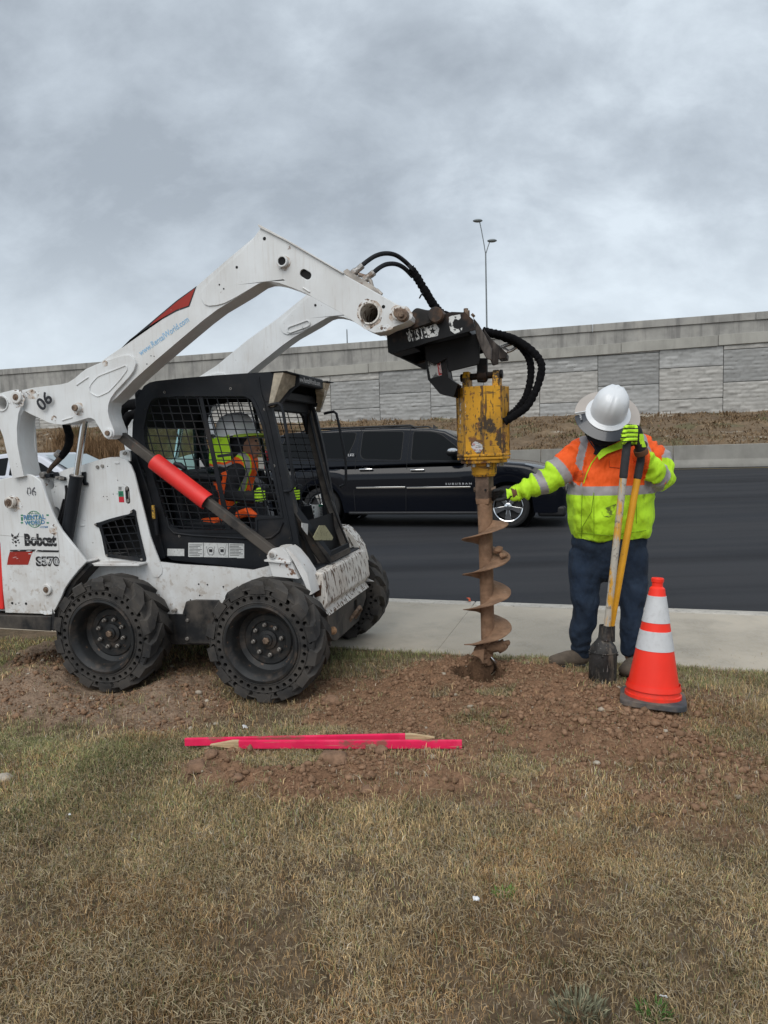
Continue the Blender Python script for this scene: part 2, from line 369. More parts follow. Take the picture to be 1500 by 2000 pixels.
def ground_h(x, y, fine=True):
    u, v = road_xy(x, y)
    h = -.085*sstep(-1.0, -.05, v)*1.0
    # around the loader the verge sits a little lower
    h = np.minimum(h, -.075*(sstep(-.2, -.9, -(-x-.05)) if False else sstep(.55, -.1, x))*sstep(3.3, 3.9, y))
    s_ = soil(x, y)
    h = h + s_*(.020 + .055*(vnoise(x, y, 2.0, 33, 3)-.4))
    # spoil heaps
    for cx, cy, r_, a_ in ((AUG.x+.05, AUG.y-.62, .45, .025), (AUG.x-.36, AUG.y-.05, .20, .03), (AUG.x+.35, AUG.y+.05, .25, .045), (1.15, 3.85, .5, .03), (-2.35, 4.55, .4, .10), (-.9, 3.05, .12, .02), (-.55, 2.98, .25, .03), (-1.55, 4.5, .22, .05)):
        h = h + a_*np.exp(-((x-cx)**2+(y-cy)**2)/r_**2)
    # the bored hole: spoil kicked up behind it, trodden down in front
    h = h - .050*np.exp(-((x-HOLE.x)**2+(y-HOLE.y+.26)**2)/.20**2) + .065*np.exp(-(((x-HOLE.x)/1.5)**2+(y-HOLE.y-.22)**2)/.10**2)
    dh = np.sqrt(((x-HOLE.x)/1.35)**2+((y-HOLE.y)/1.1)**2)
    h = h - .75*(1-sstep(.10, .135, dh + .03*(vnoise(x, y, 14, 3, 2)-.5)))
    if fine:
        h = h + (vnoise(x, y, 16, 8, 4)-.5)*(.012+.042*s_) + (vnoise(x, y, 60, 9, 3)-.5)*(.003+.018*s_)
    else: h = h + .0
    # wheels press it flat, keep the shoulder below the sidewalk edge
    for (wx, wy) in WHEELS:
        d = np.sqrt((x-wx)**2+((y-wy))**2); h = h*(sstep(.12, .42, d)) + (MF.o.z-.004)*(1-sstep(.12, .42, d))
    h = h*(1-sstep(-.06, -.0, v)) + (ZS-.012)*sstep(-.06, 0, v)
    return h
_c0 = PY(509.5, 1258, 4.2); MF = Frame((_c0.x, _c0.y, _c0.z-.37), 15); _xr = MF.T(0, 199, 1243)[0]
WHEELS = [tuple((MF.M @ Vector((a, .125, 0))).xy) for a in (0, _xr)]
M_soil = mat('soil_and_thatch', (.2, .15, .1), .95, attr='col', var=.35, vs=70, bump=1.6, bs=130, spec=.15)
def grid_mesh(name, xs, ys, hf, colf=None, clipf=None):
    X, Y = np.meshgrid(xs, ys); Z = hf(X, Y); nx, ny = len(xs), len(ys)
    co = np.stack([X, Y, Z], -1).reshape(-1, 3)
    i = np.arange(nx*ny).reshape(ny, nx); q = np.stack([i[:-1, :-1], i[:-1, 1:], i[1:, 1:], i[1:, :-1]], -1).reshape(-1, 4)
    if clipf is not None:
        k = clipf(X, Y).reshape(-1); q = q[k[q].all(1)]
    me = bpy.data.meshes.new(name); me.vertices.add(len(co)); me.vertices.foreach_set('co', co.ravel())
    me.loops.add(q.size); me.loops.foreach_set('vertex_index', q.ravel().astype(np.int32)); me.polygons.add(len(q)); me.polygons.foreach_set('loop_start', np.arange(0, q.size, 4, dtype=np.int32))
    me.update(calc_edges=True); me.shade_smooth()
    if colf is not None:
        c = colf(X, Y).reshape(-1, 3); ca = me.color_attributes.new('col', 'FLOAT_COLOR', 'POINT')
        ca.data.foreach_set('color', np.concatenate([c, np.ones((len(c), 1))], 1).ravel().astype(np.float32))
    me.validate(); return me
def ground_col(x, y):
    s_ = soil(x, y)[..., None]; n = vnoise(x, y, 3, 21, 4)[..., None]; n2 = vnoise(x, y, 25, 23, 3)[..., None]
    thatch = np.array([.22, .155, .10])*(1-n) + np.array([.12, .09, .055])*n
    thatch = thatch*(.5+.9*n2)
    earth = np.array([.34, .200, .122])*(1-n) + np.array([.25, .146, .088])*n
    dry = np.array([.37, .295, .225]); lft = sstep(-.6, -1.4, x)[..., None]*.6
    earth = (earth*(1-lft)+dry*.85*lft)*(.66+.66*n2)
    dh = np.sqrt(((x-HOLE.x)/1.35)**2+((y-HOLE.y)/1.1)**2)[..., None]; bore_shade = 1-sstep(.10, .17, dh)      # shade inside the bore, painted into the earth colour
    earth = earth*(1-bore_shade)+np.array([.055, .034, .022])*bore_shade
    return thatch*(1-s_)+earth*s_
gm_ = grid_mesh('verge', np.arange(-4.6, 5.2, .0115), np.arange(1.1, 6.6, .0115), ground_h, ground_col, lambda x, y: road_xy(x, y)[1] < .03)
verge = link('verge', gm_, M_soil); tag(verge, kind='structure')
# wide ground sheet below everything, to the horizon
gs = MB(); gs.add([(-900, -300, -.62), (900, -300, -.62), (900, 1500, -.62), (-900, 1500, -.62)], [(0, 1, 2, 3)])
g = gs.build('ground', mat('ground_far', (.19, .15, .10), .95, var=.3, vs=.3), None); tag(g, kind='structure')
# grass shoulder behind and beside the detailed verge
gs = MB()
for (x0, x1, y0, y1) in ((-60, 60, -40, 1.12), (-60, -4.58, 1.12, 30), (5.16, 60, 1.12, 5)):
    pass
u0, u1 = -70, 60
gs.add([RF.M @ Vector(p) for p in ((u0, -40, -.13), (u1, -40, -.13), (u1, .0, -.13), (u0, 0, -.13))], [(0, 1, 2, 3)])
g = gs.build('verge_base', mat('thatch_far', (.16, .125, .085), .95, var=.3, vs=3, bump=1, bs=30), None); tag(g, kind='structure')

# sidewalk, kerb, road
M_conc = mat('sidewalk_concrete', (.47, .415, .335), .9, var=.10, vs=1.3, bump=.8, bs=220, layers=[dict(c=(.24, .215, .18), s=3, t=.58, w=.16, a=.45), dict(c=(.46, .43, .38), s=90, t=.56, w=.12, a=.5, st=(1, .25, 1)), dict(c=(.16, .14, .12), s=120, t=.68, w=.04, a=.6)])
M_kerb = mat('kerb_concrete', (.48, .45, .40), .9, var=.12, vs=6, bump=.6, bs=120, layers=[dict(c=(.22, .2, .17), s=30, t=.6, w=.08, a=.6)])
sw = MB(); x = -34.0; i = 0
while x < 30:
    x2 = x+1.52; sw.hexa([RF.M @ Vector(p) for p in ((x+.001, 0, -.3), (x2-.001, 0, -.3), (x2-.001, SWW-.17, -.3), (x+.001, SWW-.17, -.3), (x+.001, 0, ZS), (x2-.001, 0, ZS), (x2-.001, SWW-.17, ZS), (x+.001, SWW-.17, ZS))]); x = x2
o = sw.build('sidewalk', M_conc, None, .003, 2); tag(o, kind='structure')
kb = MB(); x = -34.0
while x < 30:
    x2 = x+3.04; kb.hexa([RF.M @ Vector(p) for p in ((x+.003, SWW-.166, -.4), (x2-.003, SWW-.166, -.4), (x2-.003, SWW, -.4), (x+.003, SWW, -.4), (x+.003, SWW-.166, ZS+.006), (x2-.003, SWW-.166, ZS+.006), (x2-.003, SWW-.012, ZS+.006), (x+.003, SWW-.012, ZS+.006))]); x = x2
o = kb.build('kerb', M_kerb, None, .012, 3); tag(o, kind='structure')
M_asph = mat('asphalt', (.027, .029, .034), .85, var=.16, vs=.35, bump=1.0, bs=190, spec=.18, layers=[
    dict(c=(.085, .085, .088), s=150, t=.62, w=.07, a=.55, d=3), dict(c=(.050, .050, .053), s=.9, t=.5, w=.16, a=.7, st=(.05, 1, 1)), dict(c=(.018, .018, .02), s=.8, t=.58, w=.12, a=.6, st=(.04, 1, 1))])
_b = RF.I @ PG(1400, 912, 0.0); YB = (RF.I @ (PY(1400, 912, 33))).y
rd = MB(); k = YB+.3
rd.add([RF.M @ Vector(p) for p in ((-170, SWW-.005, ZR_), (120, SWW-.005, ZR_), (120, k*.5, ZR_+.02), (-170, k*.5, ZR_+.02), (120, k, .0), (-170, k, .0))], [(0, 1, 2, 3), (3, 2, 4, 5)])
o = rd.build('road', M_asph, None); tag(o, kind='structure')
ln = MB(); yl = YB-1.4; zl = .0-(.3+1.4)*(.0-ZR_-.02)/(k*.5)+.006
ln.add([RF.M @ Vector(p) for p in ((-170, yl, zl+.003), (120, yl, zl+.003), (120, yl+.14, zl+.0045), (-170, yl+.14, zl+.0045))], [(0, 1, 2, 3)])
o = ln.build('road_edge_line', mat('line_yellow', (.36, .25, .06), .8, var=.2, vs=8), None); tag(o, kind='structure')

# barrier segments ---------------------------------------------------------------
M_bar = mat('barrier_concrete', (.27, .26, .235), .9, var=.10, vs=1.2, bump=.5, bs=30, layers=[dict(c=(.20, .19, .17), s=2.2, t=.56, w=.16, a=.5, st=(1, 1, .4)), dict(c=(.15, .14, .12), s=14, t=.68, w=.05, a=.5)])
seg = 6.1; xj = (RF.I @ PY(1322, 890, 32)).x
prof = [(0, -.06), (0, .08), (.05, .18), (.18, .36), (.235, 1.03), (.365, 1.03), (.42, .36), (.55, .18), (.60, .08), (.60, -.06)]
sg = MB(); k_ = len(prof)
vs = [(0.012, p[0], p[1]) for p in prof]+[(seg-.012, p[0], p[1]) for p in prof]
sg.add(vs, [tuple(range(k_)), tuple(range(2*k_-1, k_-1, -1))]+[(i, (i+1) % k_, k_+(i+1) % k_, k_+i) for i in range(k_)])
sme = sg.mesh('road_barrier', 30); sme.materials.append(M_bar)
for i in range(-9, 2):
    o = bpy.data.objects.new('road_barrier', sme); COL.objects.link(o); o.matrix_world = RF.M @ Matrix.Translation((xj+i*seg, YB, 0)); ROOTM[o.name] = o.matrix_world.copy()
    m_ = o.modifiers.new('bevel', 'BEVEL'); m_.width = .02; m_.limit_method = 'ANGLE'
    lab = {0: 'grey concrete road barrier segment right of the worker, nearest the photo edge', -1: 'grey concrete road barrier segment directly behind the worker in the orange jacket'}.get(i, 'grey concrete road barrier segment lined up behind the parked vehicles and loader')
    tag(o, lab, 'road barrier', 'concrete barrier segments along the far road edge')

# retaining wall -----------------------------------------------------------------------
YW = (RF.I @ PY(1400, 806, 43)).y; WF = Frame((RF.M @ Vector((0, YW, 0))).to_tuple(), 17.2)
wl = lambda x, y: WF.T(0, x, y)
(xa, za), (xb_, zb_) = wl(1450, 805), wl(430, 829.0)
base_s = (za-zb_)/(xa-xb_); basez = lambda x: za + (x-xa)*base_s
(xa2, za2), (xb2, zb2) = wl(1500, 608), wl(0, 722)
top_s = (za2-zb2)/(xa2-xb2); topz = lambda x: za2 + (x-xa2)*top_s
(xc, zc), (xd_, zd) = wl(1500, 668), wl(0, 783); 
cop_s = (zc-zd)/(xc-xd_); copz = lambda x: zc + (x-xc)*cop_s
M_panel = mat('stone_texture_concrete', (.33, .33, .315), .95, attr='col', var=.12, vs=1.0, bump=.8, bs=14, layers=[dict(c=(.24, .235, .22), s=2.5, t=.60, w=.12, a=.35)])
rw = thing('retaining_wall', 'long grey highway retaining wall of stone textured panels under a smooth parapet', 'wall', WF.M)
pw = wl(1412, 760)[0]-wl(1287, 760)[0]; ph = wl(1350, 742)[1]-wl(1350, 804)[1]
ph = abs(ph)
# each column is a strip of real split-faced stone relief cut by deep joints
def wall_mesh():
    step_x, step_z = pw/34, ph/32
    x0 = wl(1412, 760)[0]-pw*34; cols = 40; X = []; vs = []; fs = []; cs = []
    rr = random.Random(5)
    for c in range(cols):
        cx0 = x0+c*pw; off = rr.choice([0, .5])*ph if c % 2 else 0
        off = (c % 2)*ph*.5
        zb0 = basez(cx0)-2.0; zt0 = copz(cx0+pw)+.25
        r_ = -1
        zz = zb0 + off - ph
        while zz < zt0:
            lo, hi = max(zz, zb0), min(zz+ph, zt0)
            tone = rr.uniform(.92, 1.12)*(.84 if rr.random() < .3 else 1); tint = Vector((.45, .45, .44))*tone
            if tone > 1.02: tint = Vector((.50, .485, .455))
            if hi-lo > .1:
                nx = 36; nz = max(2, int((hi-lo)/step_z)); n0_ = len(vs)
                g_ = .018
                for j in range(nz+1):
                    z = lo+g_+(hi-lo-2*g_)*j/nz; cz = (z-zz)/ph
                    row = int((z-zz)/(ph/8.0))
                    for i in range(nx+1):
                        x = cx0+g_+(pw-2*g_)*i/nx
                        sx = (x-cx0)/pw*5 + (row % 2)*.5 + row*.23; bx_ = sx-math.floor(sx); bz = ((z-zz)/(ph/8.0)) % 1
                        edge = min(bx_/.06, (1-bx_)/.06, bz/.2, (1-bz)/.2, 1); edge = max(0, edge)
                        blk = noise.noise(Vector((math.floor(sx)*3.1+c*9, row*5.7+r_*3, zz)))
                        d_ = .020*edge + .045*blk*edge + .030*noise.noise(Vector((x*6, z*6, c*2.0))) + .022*noise.noise(Vector((x*12, z*14, 3)))
                        vs.append((x, -d_-.02, z)); k2 = (.92+.22*blk)*(.86+.14*edge); cs.append(tint*k2)
                for j in range(nz):
                    for i in range(nx):
                        a = n0_+j*(nx+1)+i; fs.append((a, a+1, a+nx+2, a+nx+1))
            zz += ph; r_ += 1
    return vs, fs, cs
vs, fs, cs = wall_mesh()
me = bpy.data.meshes.new('panels'); me.from_pydata(vs, [], fs); me.shade_smooth(); me.set_sharp_from_angle(angle=R(50))
ca = me.color_attributes.new('col', 'FLOAT_COLOR', 'POINT'); ca.data.foreach_set('color', np.array([(*c, 1) for c in cs], dtype=np.float32).ravel())
link('panels', me, M_panel, rw)
bk = MB(); xL, xR = -75, 60
bk.prism([(xL, basez(xL)-3), (xR, basez(xR)-3), (xR, copz(xR)), (xL, copz(xL))], .03, .4); bk.build('panel_backing', mat('joint_dark', (.10, .10, .095), .95), rw)
M_par = mat('parapet_concrete', (.37, .36, .335), .9, var=.12, vs=.25, bump=.4, bs=12, layers=[dict(c=(.20, .195, .185), s=.9, t=.54, w=.14, a=.6), dict(c=(.15, .145, .14), s=2.6, t=.56, w=.1, a=.6, st=(1, 1, .10)), dict(c=(.44, .42, .38), s=1.4, t=.62, w=.08, a=.4, st=(1, 1, .2))])
M_cop = mat('coping_concrete', (.385, .375, .34), .9, var=.12, vs=.5, bump=.4, bs=12, layers=[dict(c=(.24, .23, .21), s=1.8, t=.56, w=.12, a=.5, st=(1, 1, .2))])
# coping slabs below the parapet, stepping along the wall
xs0 = wl(1402, 670)[0]; sl_len = wl(1402, 670)[0]-wl(1213, 680)[0]
chh = (wl(1300, 664)[1]-wl(1300, 684)[1])
for i in range(-16, 4):
    a = xs0+i*sl_len; m_ = a+sl_len*.5
    lo = copz(m_); sl2 = cop_s*.75
    q = MB(); q.prism([(a+.015, lo-sl_len*.5*sl2), (a+sl_len-.015, lo+sl_len*.5*sl2), (a+sl_len-.015, lo+sl_len*.5*sl2+chh), (a+.015, lo-sl_len*.5*sl2+chh)], -.16, .1); q.build('coping_slab', M_cop, rw, .01)
tph = (wl(1400, 616)[1]-wl(1400, 631)[1])
q = MB(); q.prism([(xL, copz(xL)+chh*.4), (xR, copz(xR)+chh*.4), (xR, topz(xR)-tph), (xL, topz(xL)-tph)], -.04, .3); q.build('parapet', M_par, rw)
q = MB()
for i in range(-9, 8):
    a = xs0+i*9.1+2; q.prism([(a, topz(a)-tph), (a+9.08, topz(a+9.08)-tph), (a+9.08, topz(a+9.08)), (a, topz(a))], -.13, .34)
q.build('parapet_cap', M_par, rw, .02)

# embankment between barrier and wall ------------------------------------------------------
def emb_h(u, v):
    t = np.clip((v-(YB+.5))/(YW+.3-(YB+.5)), 0, 1)
    b = za + (u-xa)*base_s + .10
    h = .55 + (b-.55)*(t**.8) + (vnoise(u, v, .5, 41, 4)-.5)*.55*np.sin(np.pi*np.clip(t, 0, 1))**.5 + (vnoise(u, v, 2.2, 43, 3)-.5)*.16
    return h
def emb_col(u, v):
    n = vnoise(u, v, .35, 51, 4)[..., None]; n2 = vnoise(u, v, 1.8, 53, 4)[..., None]; n3 = vnoise(u, v, 1.0, 57, 3)[..., None]
    c = np.array([.23, .165, .10])*(1-n)+np.array([.145, .10, .062])*n
    c = c*(.62+.76*n2); g_ = sstep(.58, .70, n3); c = c*(1-g_*.6)+np.array([.11, .115, .05])*g_*.6
    p = sstep(.70, .78, vnoise(u*.35, v, 1.6, 59, 3))[..., None]; return c*(1-p)+np.array([.42, .37, .30])*p
me = grid_mesh('embankment', np.arange(-62, 44, .22), np.arange(YB+.45, YW+.35, .22), emb_h, emb_col)
emb = link('embankment', me, mat('dry_bank', (.2, .15, .1), .95, attr='col', var=.3, vs=4, bump=2, bs=16)); emb.matrix_world = RF.M; tag(emb, kind='structure')
def tuft_mesh(name, n, umin, umax, vmin, vmax, hmin, hmax, wd, colfn, hf, segs=2, dens=None, rng=RNG, spread=.5):
    """many blades as one mesh: (x, y) uniform, thin two-segment triangles, coloured each"""
    x = rng.uniform(umin, umax, n); y = rng.uniform(vmin, vmax, n)
    if dens is not None:
        k = rng.random(n) < dens(x, y); x, y = x[k], y[k]; n = len(x)
    z = hf(x, y); h = rng.uniform(hmin, hmax, n)*(.6+.8*vnoise(x, y, .9/max(wd*100, .3), 71, 2)); a = rng.uniform(0, 2*math.pi, n); le = rng.uniform(.05, spread, n)*h; la = rng.uniform(0, 2*math.pi, n)
    w2 = wd*rng.uniform(.6, 1.3, n)/2; dx, dy = np.cos(a)*w2, np.sin(a)*w2; lx, ly = np.cos(la)*le, np.sin(la)*le
    P = np.zeros((n, 5, 3))
    P[:, 0] = np.stack([x-dx, y-dy, z-.004], 1); P[:, 1] = np.stack([x+dx, y+dy, z-.004], 1)
    P[:, 2] = np.stack([x+dx*.8+lx*.35, y+dy*.8+ly*.35, z+h*.62], 1); P[:, 3] = np.stack([x-dx*.8+lx*.35, y-dy*.8+ly*.35, z+h*.62], 1)
    P[:, 4] = np.stack([x+lx, y+ly, z+h*np.where(le > h*.7, .72, 1.0)], 1)
    return blades(name, P, colfn(x, y, rng))
def blades(name, P, c):
    n = len(P); me = bpy.data.meshes.new(name); me.vertices.add(n*5); me.vertices.foreach_set('co', P.reshape(-1).astype(np.float32))
    b = (np.arange(n)*5)[:, None]; F_ = np.concatenate([b+[0, 1, 2], b+[0, 2, 3], b+[3, 2, 4]], 1).reshape(-1)
    me.loops.add(len(F_)); me.loops.foreach_set('vertex_index', F_.astype(np.int32)); me.polygons.add(len(F_)//3); me.polygons.foreach_set('loop_start', np.arange(0, len(F_), 3, dtype=np.int32))
    me.update(calc_edges=True)
    ca = me.color_attributes.new('col', 'FLOAT_COLOR', 'POINT'); c5 = np.repeat(np.concatenate([c, np.ones((n, 1))], 1), 5, 0); ca.data.foreach_set('color', c5.ravel().astype(np.float32))
    return me
M_grass = mat('grass_blade', (.2, .2, .1), .7, attr='col', var=0, spec=.25)
def bankcol(x, y, rng):
    n = vnoise(x, y, .3, 81, 3)[:, None]; r_ = rng.random((len(x), 1))
    a = np.array([.27, .19, .11]); b = np.array([.17, .11, .065]); g_ = np.array([.12, .13, .055])
    c = a*(1-r_)+b*r_; gm = (n > .60)*(rng.random((len(x), 1)) < .45); return np.where(gm, g_, c)*(.7+.5*rng.random((len(x), 1)))
me = tuft_mesh('dry_grass', 70000, -58, 42, YB+.6, YW+.1, .05, .22, .06, bankcol, emb_h, dens=lambda x, y: .10+.90*sstep(.42, .66, vnoise(x, y, .8, 91, 3)), spread=1.8)
o = link('bank_grass', me, M_grass); o.matrix_world = RF.M; tag(o, 'dry brown grass growing on the bank below the wall', 'grass', kind='stuff')
# taller scrub at the left, behind the lift arms
lx0 = (RF.I @ PY(-60, 880, 40)).x; lx1 = (RF.I @ PY(330, 880, 36)).x
me = tuft_mesh('scrub', 26000, lx0-3, lx1+2, YB+.9, YB+6.5, .45, 1.25, .045, lambda x, y, r_: bankcol(x, y, r_)*np.array([1.05, .95, .85]), emb_h, dens=lambda x, y: sstep(.40, .62, vnoise(x, y, .45, 95, 3)), spread=.6)
o = link('dry_scrub', me, M_grass); o.matrix_world = RF.M; tag(o, 'tall reddish brown scrub on the bank behind the lift arms', 'scrub', kind='stuff')

# verge grass -------------------------------------------------------------------------------------
def gdens(x, y):
    u, v = road_xy(x, y); s_ = soil(x, y); n = vnoise(x, y, 6, 101, 3); n1 = vnoise(x, y, 1.3, 103, 3)
    d = (1-s_*.97)*(.30+.70*sstep(.32, .60, n))*(.55+.45*sstep(.3, .6, n1))
    d = d*(v < .015) 
    front = sstep(2.9, 2.2, y); d = d*(1-.12*front)
    for wx, wy in WHEELS:
        c = math.cos(R(15)); s2 = math.sin(R(15)); dx = (x-wx)*c-(y-wy)*s2; dy = (x-wx)*s2+(y-wy)*c
        d = d*(1-((np.abs(dx) < .16) & (np.abs(dy) < .13)))
    return d
def gcol(x, y, rng):
    n = vnoise(x, y, 1.1, 111, 3)[:, None]; n2 = vnoise(x, y, 5, 113, 3)[:, None]; yy = y[:, None]
    r1 = rng.random((len(x), 1)); r2 = rng.random((len(x), 1)); r3 = rng.random((len(x), 1))
    straw = np.array([.58, .43, .225])*(1-r1) + np.array([.29, .195, .105])*r1
    grn = np.array([.30, .31, .135])*(1-r1) + np.array([.18, .20, .085])*r1
    grey = np.array([.46, .41, .33])*(.5+.6*r1)
    far = sstep(2.3, 3.6, yy)
    pg = .08 + .50*far*sstep(.30, .60, n) + .25*sstep(.50, .66, n2)*(0.35+.65*far) + .25*sstep(4.2, 4.8, yy)
    left = sstep(-.9, -2.0, x[:, None])*0.1
    c = np.where(r2 < pg+left, grn, straw); c = np.where((r3 < .16) & (r2 > pg), grey, c)
    red = (vnoise(x, y, 2.3, 117, 3)[:, None] > .56) & (r2 > pg); c = np.where(red, c*np.array([.92, .84, .78]), c)
    tone = (.62+.70*vnoise(x, y, 7, 119, 3)[:, None])
    mac = .80+.44*sstep(.34, .64, vnoise(x, y, 1.7, 121, 4)[:, None])
    return c*(.42+.95*rng.random((len(x), 1))**1.3)*tone*mac*1.18
GH = lambda x, y: ground_h(x, y, True)
def gpart(n, y0, y1, x0, x1, h0, h1, wd, spread=.9): return tuft_mesh('grass', n, x0, x1, y0, y1, h0, h1, wd, gcol, GH, dens=gdens, spread=spread)
parts = [gpart(300000, 1.55, 2.5, -1.55, 1.75, .008, .032, .0019, 1.3), gpart(340000, 2.5, 3.7, -2.35, 2.75, .010, .038, .0025, 1.2), gpart(170000, 3.7, 5.9, -3.6, 3.9, .014, .044, .0034, .9)]
for me in parts:
    o = link('verge_grass', me, M_grass)
    tag(o, 'short half dry grass covering the verge around the bare soil', 'grass', kind='stuff')
# straw lying flat
def litter_blades(n, x0, x1, y0, y1):
    r_ = RNG; x = r_.uniform(x0, x1, n); y = r_.uniform(y0, y1, n); k = r_.random(n) < np.clip(gdens(x, y)*.9+.03, 0, 1); x, y = x[k], y[k]; n = len(x)
    z = ground_h(x, y)+r_.uniform(.003, .018, n); l = r_.uniform(.012, .045, n)*(1+1.2*(r_.random(n) < .04)); a = r_.uniform(0, 6.283, n); w2 = r_.uniform(.0006, .0012, n)*(1+.6*(r_.random(n) < .04))
    c_, s2 = np.cos(a), np.sin(a); P = np.zeros((n, 5, 3)); bend = r_.uniform(-.3, .3, n)*l
    P[:, 0] = np.stack([x-s2*w2, y+c_*w2, z], 1); P[:, 1] = np.stack([x+s2*w2, y-c_*w2, z+.001], 1)
    mx_, my = x+c_*l*.5-s2*bend, y+s2*l*.5+c_*bend; zm_ = z+r_.uniform(0, .012, n)
    P[:, 2] = np.stack([mx_+s2*w2, my-c_*w2, zm_], 1); P[:, 3] = np.stack([mx_-s2*w2, my+c_*w2, zm_], 1); P[:, 4] = np.stack([x+c_*l, y+s2*l, z+r_.uniform(-.002, .008, n)], 1)
    r1 = r_.random((n, 1)); c = np.array([.44, .36, .225])*(1-r1)+np.array([.24, .18, .11])*r1
    return blades('straw', P, c)
o = link('loose_straw', litter_blades(260000, -3.2, 3.4, 1.55, 5.0), M_grass); tag(o, 'dry straw lying loose over the verge', 'straw', kind='stuff')
# clods of dug soil
def clods():
    ico = bmesh.new(); bmesh.ops.create_icosphere(ico, subdivisions=1, radius=1); iv = np.array([v.co[:] for v in ico.verts]); ifc = np.array([[v.index for v in f.verts] for f in ico.faces]); ico.free()
    n = 240000; x = RNG.uniform(-3.3, 3.2, n); y = RNG.uniform(2.6, 5.4, n); s_ = soil(x, y); u, v = road_xy(x, y)
    dh = np.hypot((x-HOLE.x)/1.25, y-HOLE.y)
    hv = vnoise(x, y, 3.5, 131, 3)
    k = (RNG.random(n) < s_*(.30+.7*sstep(.4, .6, hv))) & (v < -.02) & (dh > .135)
    for wx, wy in WHEELS: k &= np.hypot(x-wx, y-wy) > .26
    x, y = x[k], y[k]; n = len(x); z = ground_h(x, y)
    r_ = .0020 + .0036*RNG.random(n)**2.5 + .018*(RNG.random(n)**26)
    big = sstep(.2, 1.6, x)*sstep(4.6, 3.4, y); r_ *= (1+.30*big)
    V = iv[None]*r_[:, None, None]*RNG.uniform(.65, 1.25, (n, 1, 3))*RNG.uniform(.62, 1.18, (n, len(iv), 1)); V[:, :, 2] *= .8
    V += np.stack([x, y, z+r_*.35], 1)[:, None]
    F_ = (np.arange(n)[:, None, None]*len(iv)+ifc[None]).reshape(-1)
    me = bpy.data.meshes.new('clods'); me.vertices.add(n*len(iv)); me.vertices.foreach_set('co', V.reshape(-1).astype(np.float32)); me.loops.add(len(F_)); me.loops.foreach_set('vertex_index', F_.astype(np.int32))
    me.polygons.add(len(F_)//3); me.polygons.foreach_set('loop_start', np.arange(0, len(F_), 3, dtype=np.int32)); me.update(calc_edges=True)
    t = RNG.random((n, 1)); lft = sstep(-.6, -1.4, x)[:, None]; c = np.array([.37, .228, .145])*(1-t)+np.array([.22, .133, .083])*t; pale = (RNG.random((n, 1)) < .012+.05*lft); c = np.where(pale, np.array([.46, .39, .31]), c)
    c = np.repeat(np.concatenate([c, np.ones((n, 1))], 1), len(iv), 0); ca = me.color_attributes.new('col', 'FLOAT_COLOR', 'POINT'); ca.data.foreach_set('color', c.ravel().astype(np.float32)); return me
o = link('soil_clods', clods(), mat('clod', (.2, .13, .09), .97, attr='col', var=.25, vs=90, bump=1, bs=220, spec=.1)); tag(o, 'crumbly reddish brown soil clods spread around the bored hole', 'soil clods', kind='stuff')
def rock(px, py, r_, m, label, group=None, cat='stone', name='stone', sq=.6):
    p = PG(px, py); z = float(ground_h(np.array([p.x]), np.array([p.y]))[0]); q = MB(); q.ball((0, 0, 0), 1, 14)
    sd_ = random.random()*50; q.v = [tuple(Vector(v)*r_*(1+.45*noise.noise(Vector(v)*1.3+Vector((sd_, 0, 0)))+.12*noise.noise(Vector(v)*4+Vector((0, sd_, 0))))) for v in q.v]; q.v = [(a, b, c*sq) for a, b, c in q.v]
    me = q.mesh(name, 60); me.materials.append(m); o = bpy.data.objects.new(name, me); COL.objects.link(o); o.location = (p.x, p.y, z+r_*sq*.35); tag(o, label, cat, group); return o
M_clod = mat('big_clod', (.225, .135, .085), .97, var=.25, vs=30, bump=1.6, bs=60); M_stone = mat('pale_stone', (.42, .37, .30), .9, var=.2, vs=30, bump=1, bs=80)
rock(8, 1525, .040, M_stone, 'pale rounded stone in the grass at the left photo edge')
CG = 'larger reddish soil clods'
for a, b, r_, l_ in ((646, 1362, .045, 'large squared soil clod right of the front wheel'), (655, 1497, .060, 'large crescent shaped soil clod below the pink stakes'), (745, 1478, .034, 'soil clod close under the middle of the pink stakes'), (726, 1474, .03, 'soil clod beside another just below the pink stakes'), (413, 1492, .032, 'reddish soil clod under the pointed end of the front stake'), (385, 1524, .045, 'reddish soil clod at the left end of the lower soil patch'), (463, 1545, .026, 'small soil clod in the lower soil patch'), (717, 1556, .028, 'small soil clod at the grass edge below the stakes'), (668, 1502, .030, 'soil clod resting against the crescent shaped clod')):
    rock(a, b, r_, M_clod, l_, CG, 'soil clod', 'soil_clod')
for a, b, r_ in ((371, 1403, .014), (349, 1388, .010), (364, 1376, .009), (421, 1391, .017), (317, 1413, .010), (403, 1356, .014), (340, 1402, .010), (122, 1378, .010), (57, 1333, .010), (182, 1372, .008), (1165, 1507, .015), (1300, 1440, .012)):
    rock(a, b, r_, M_stone, 'small pale pebble lying on the bare soil of the verge', 'small pale pebbles on the soil')
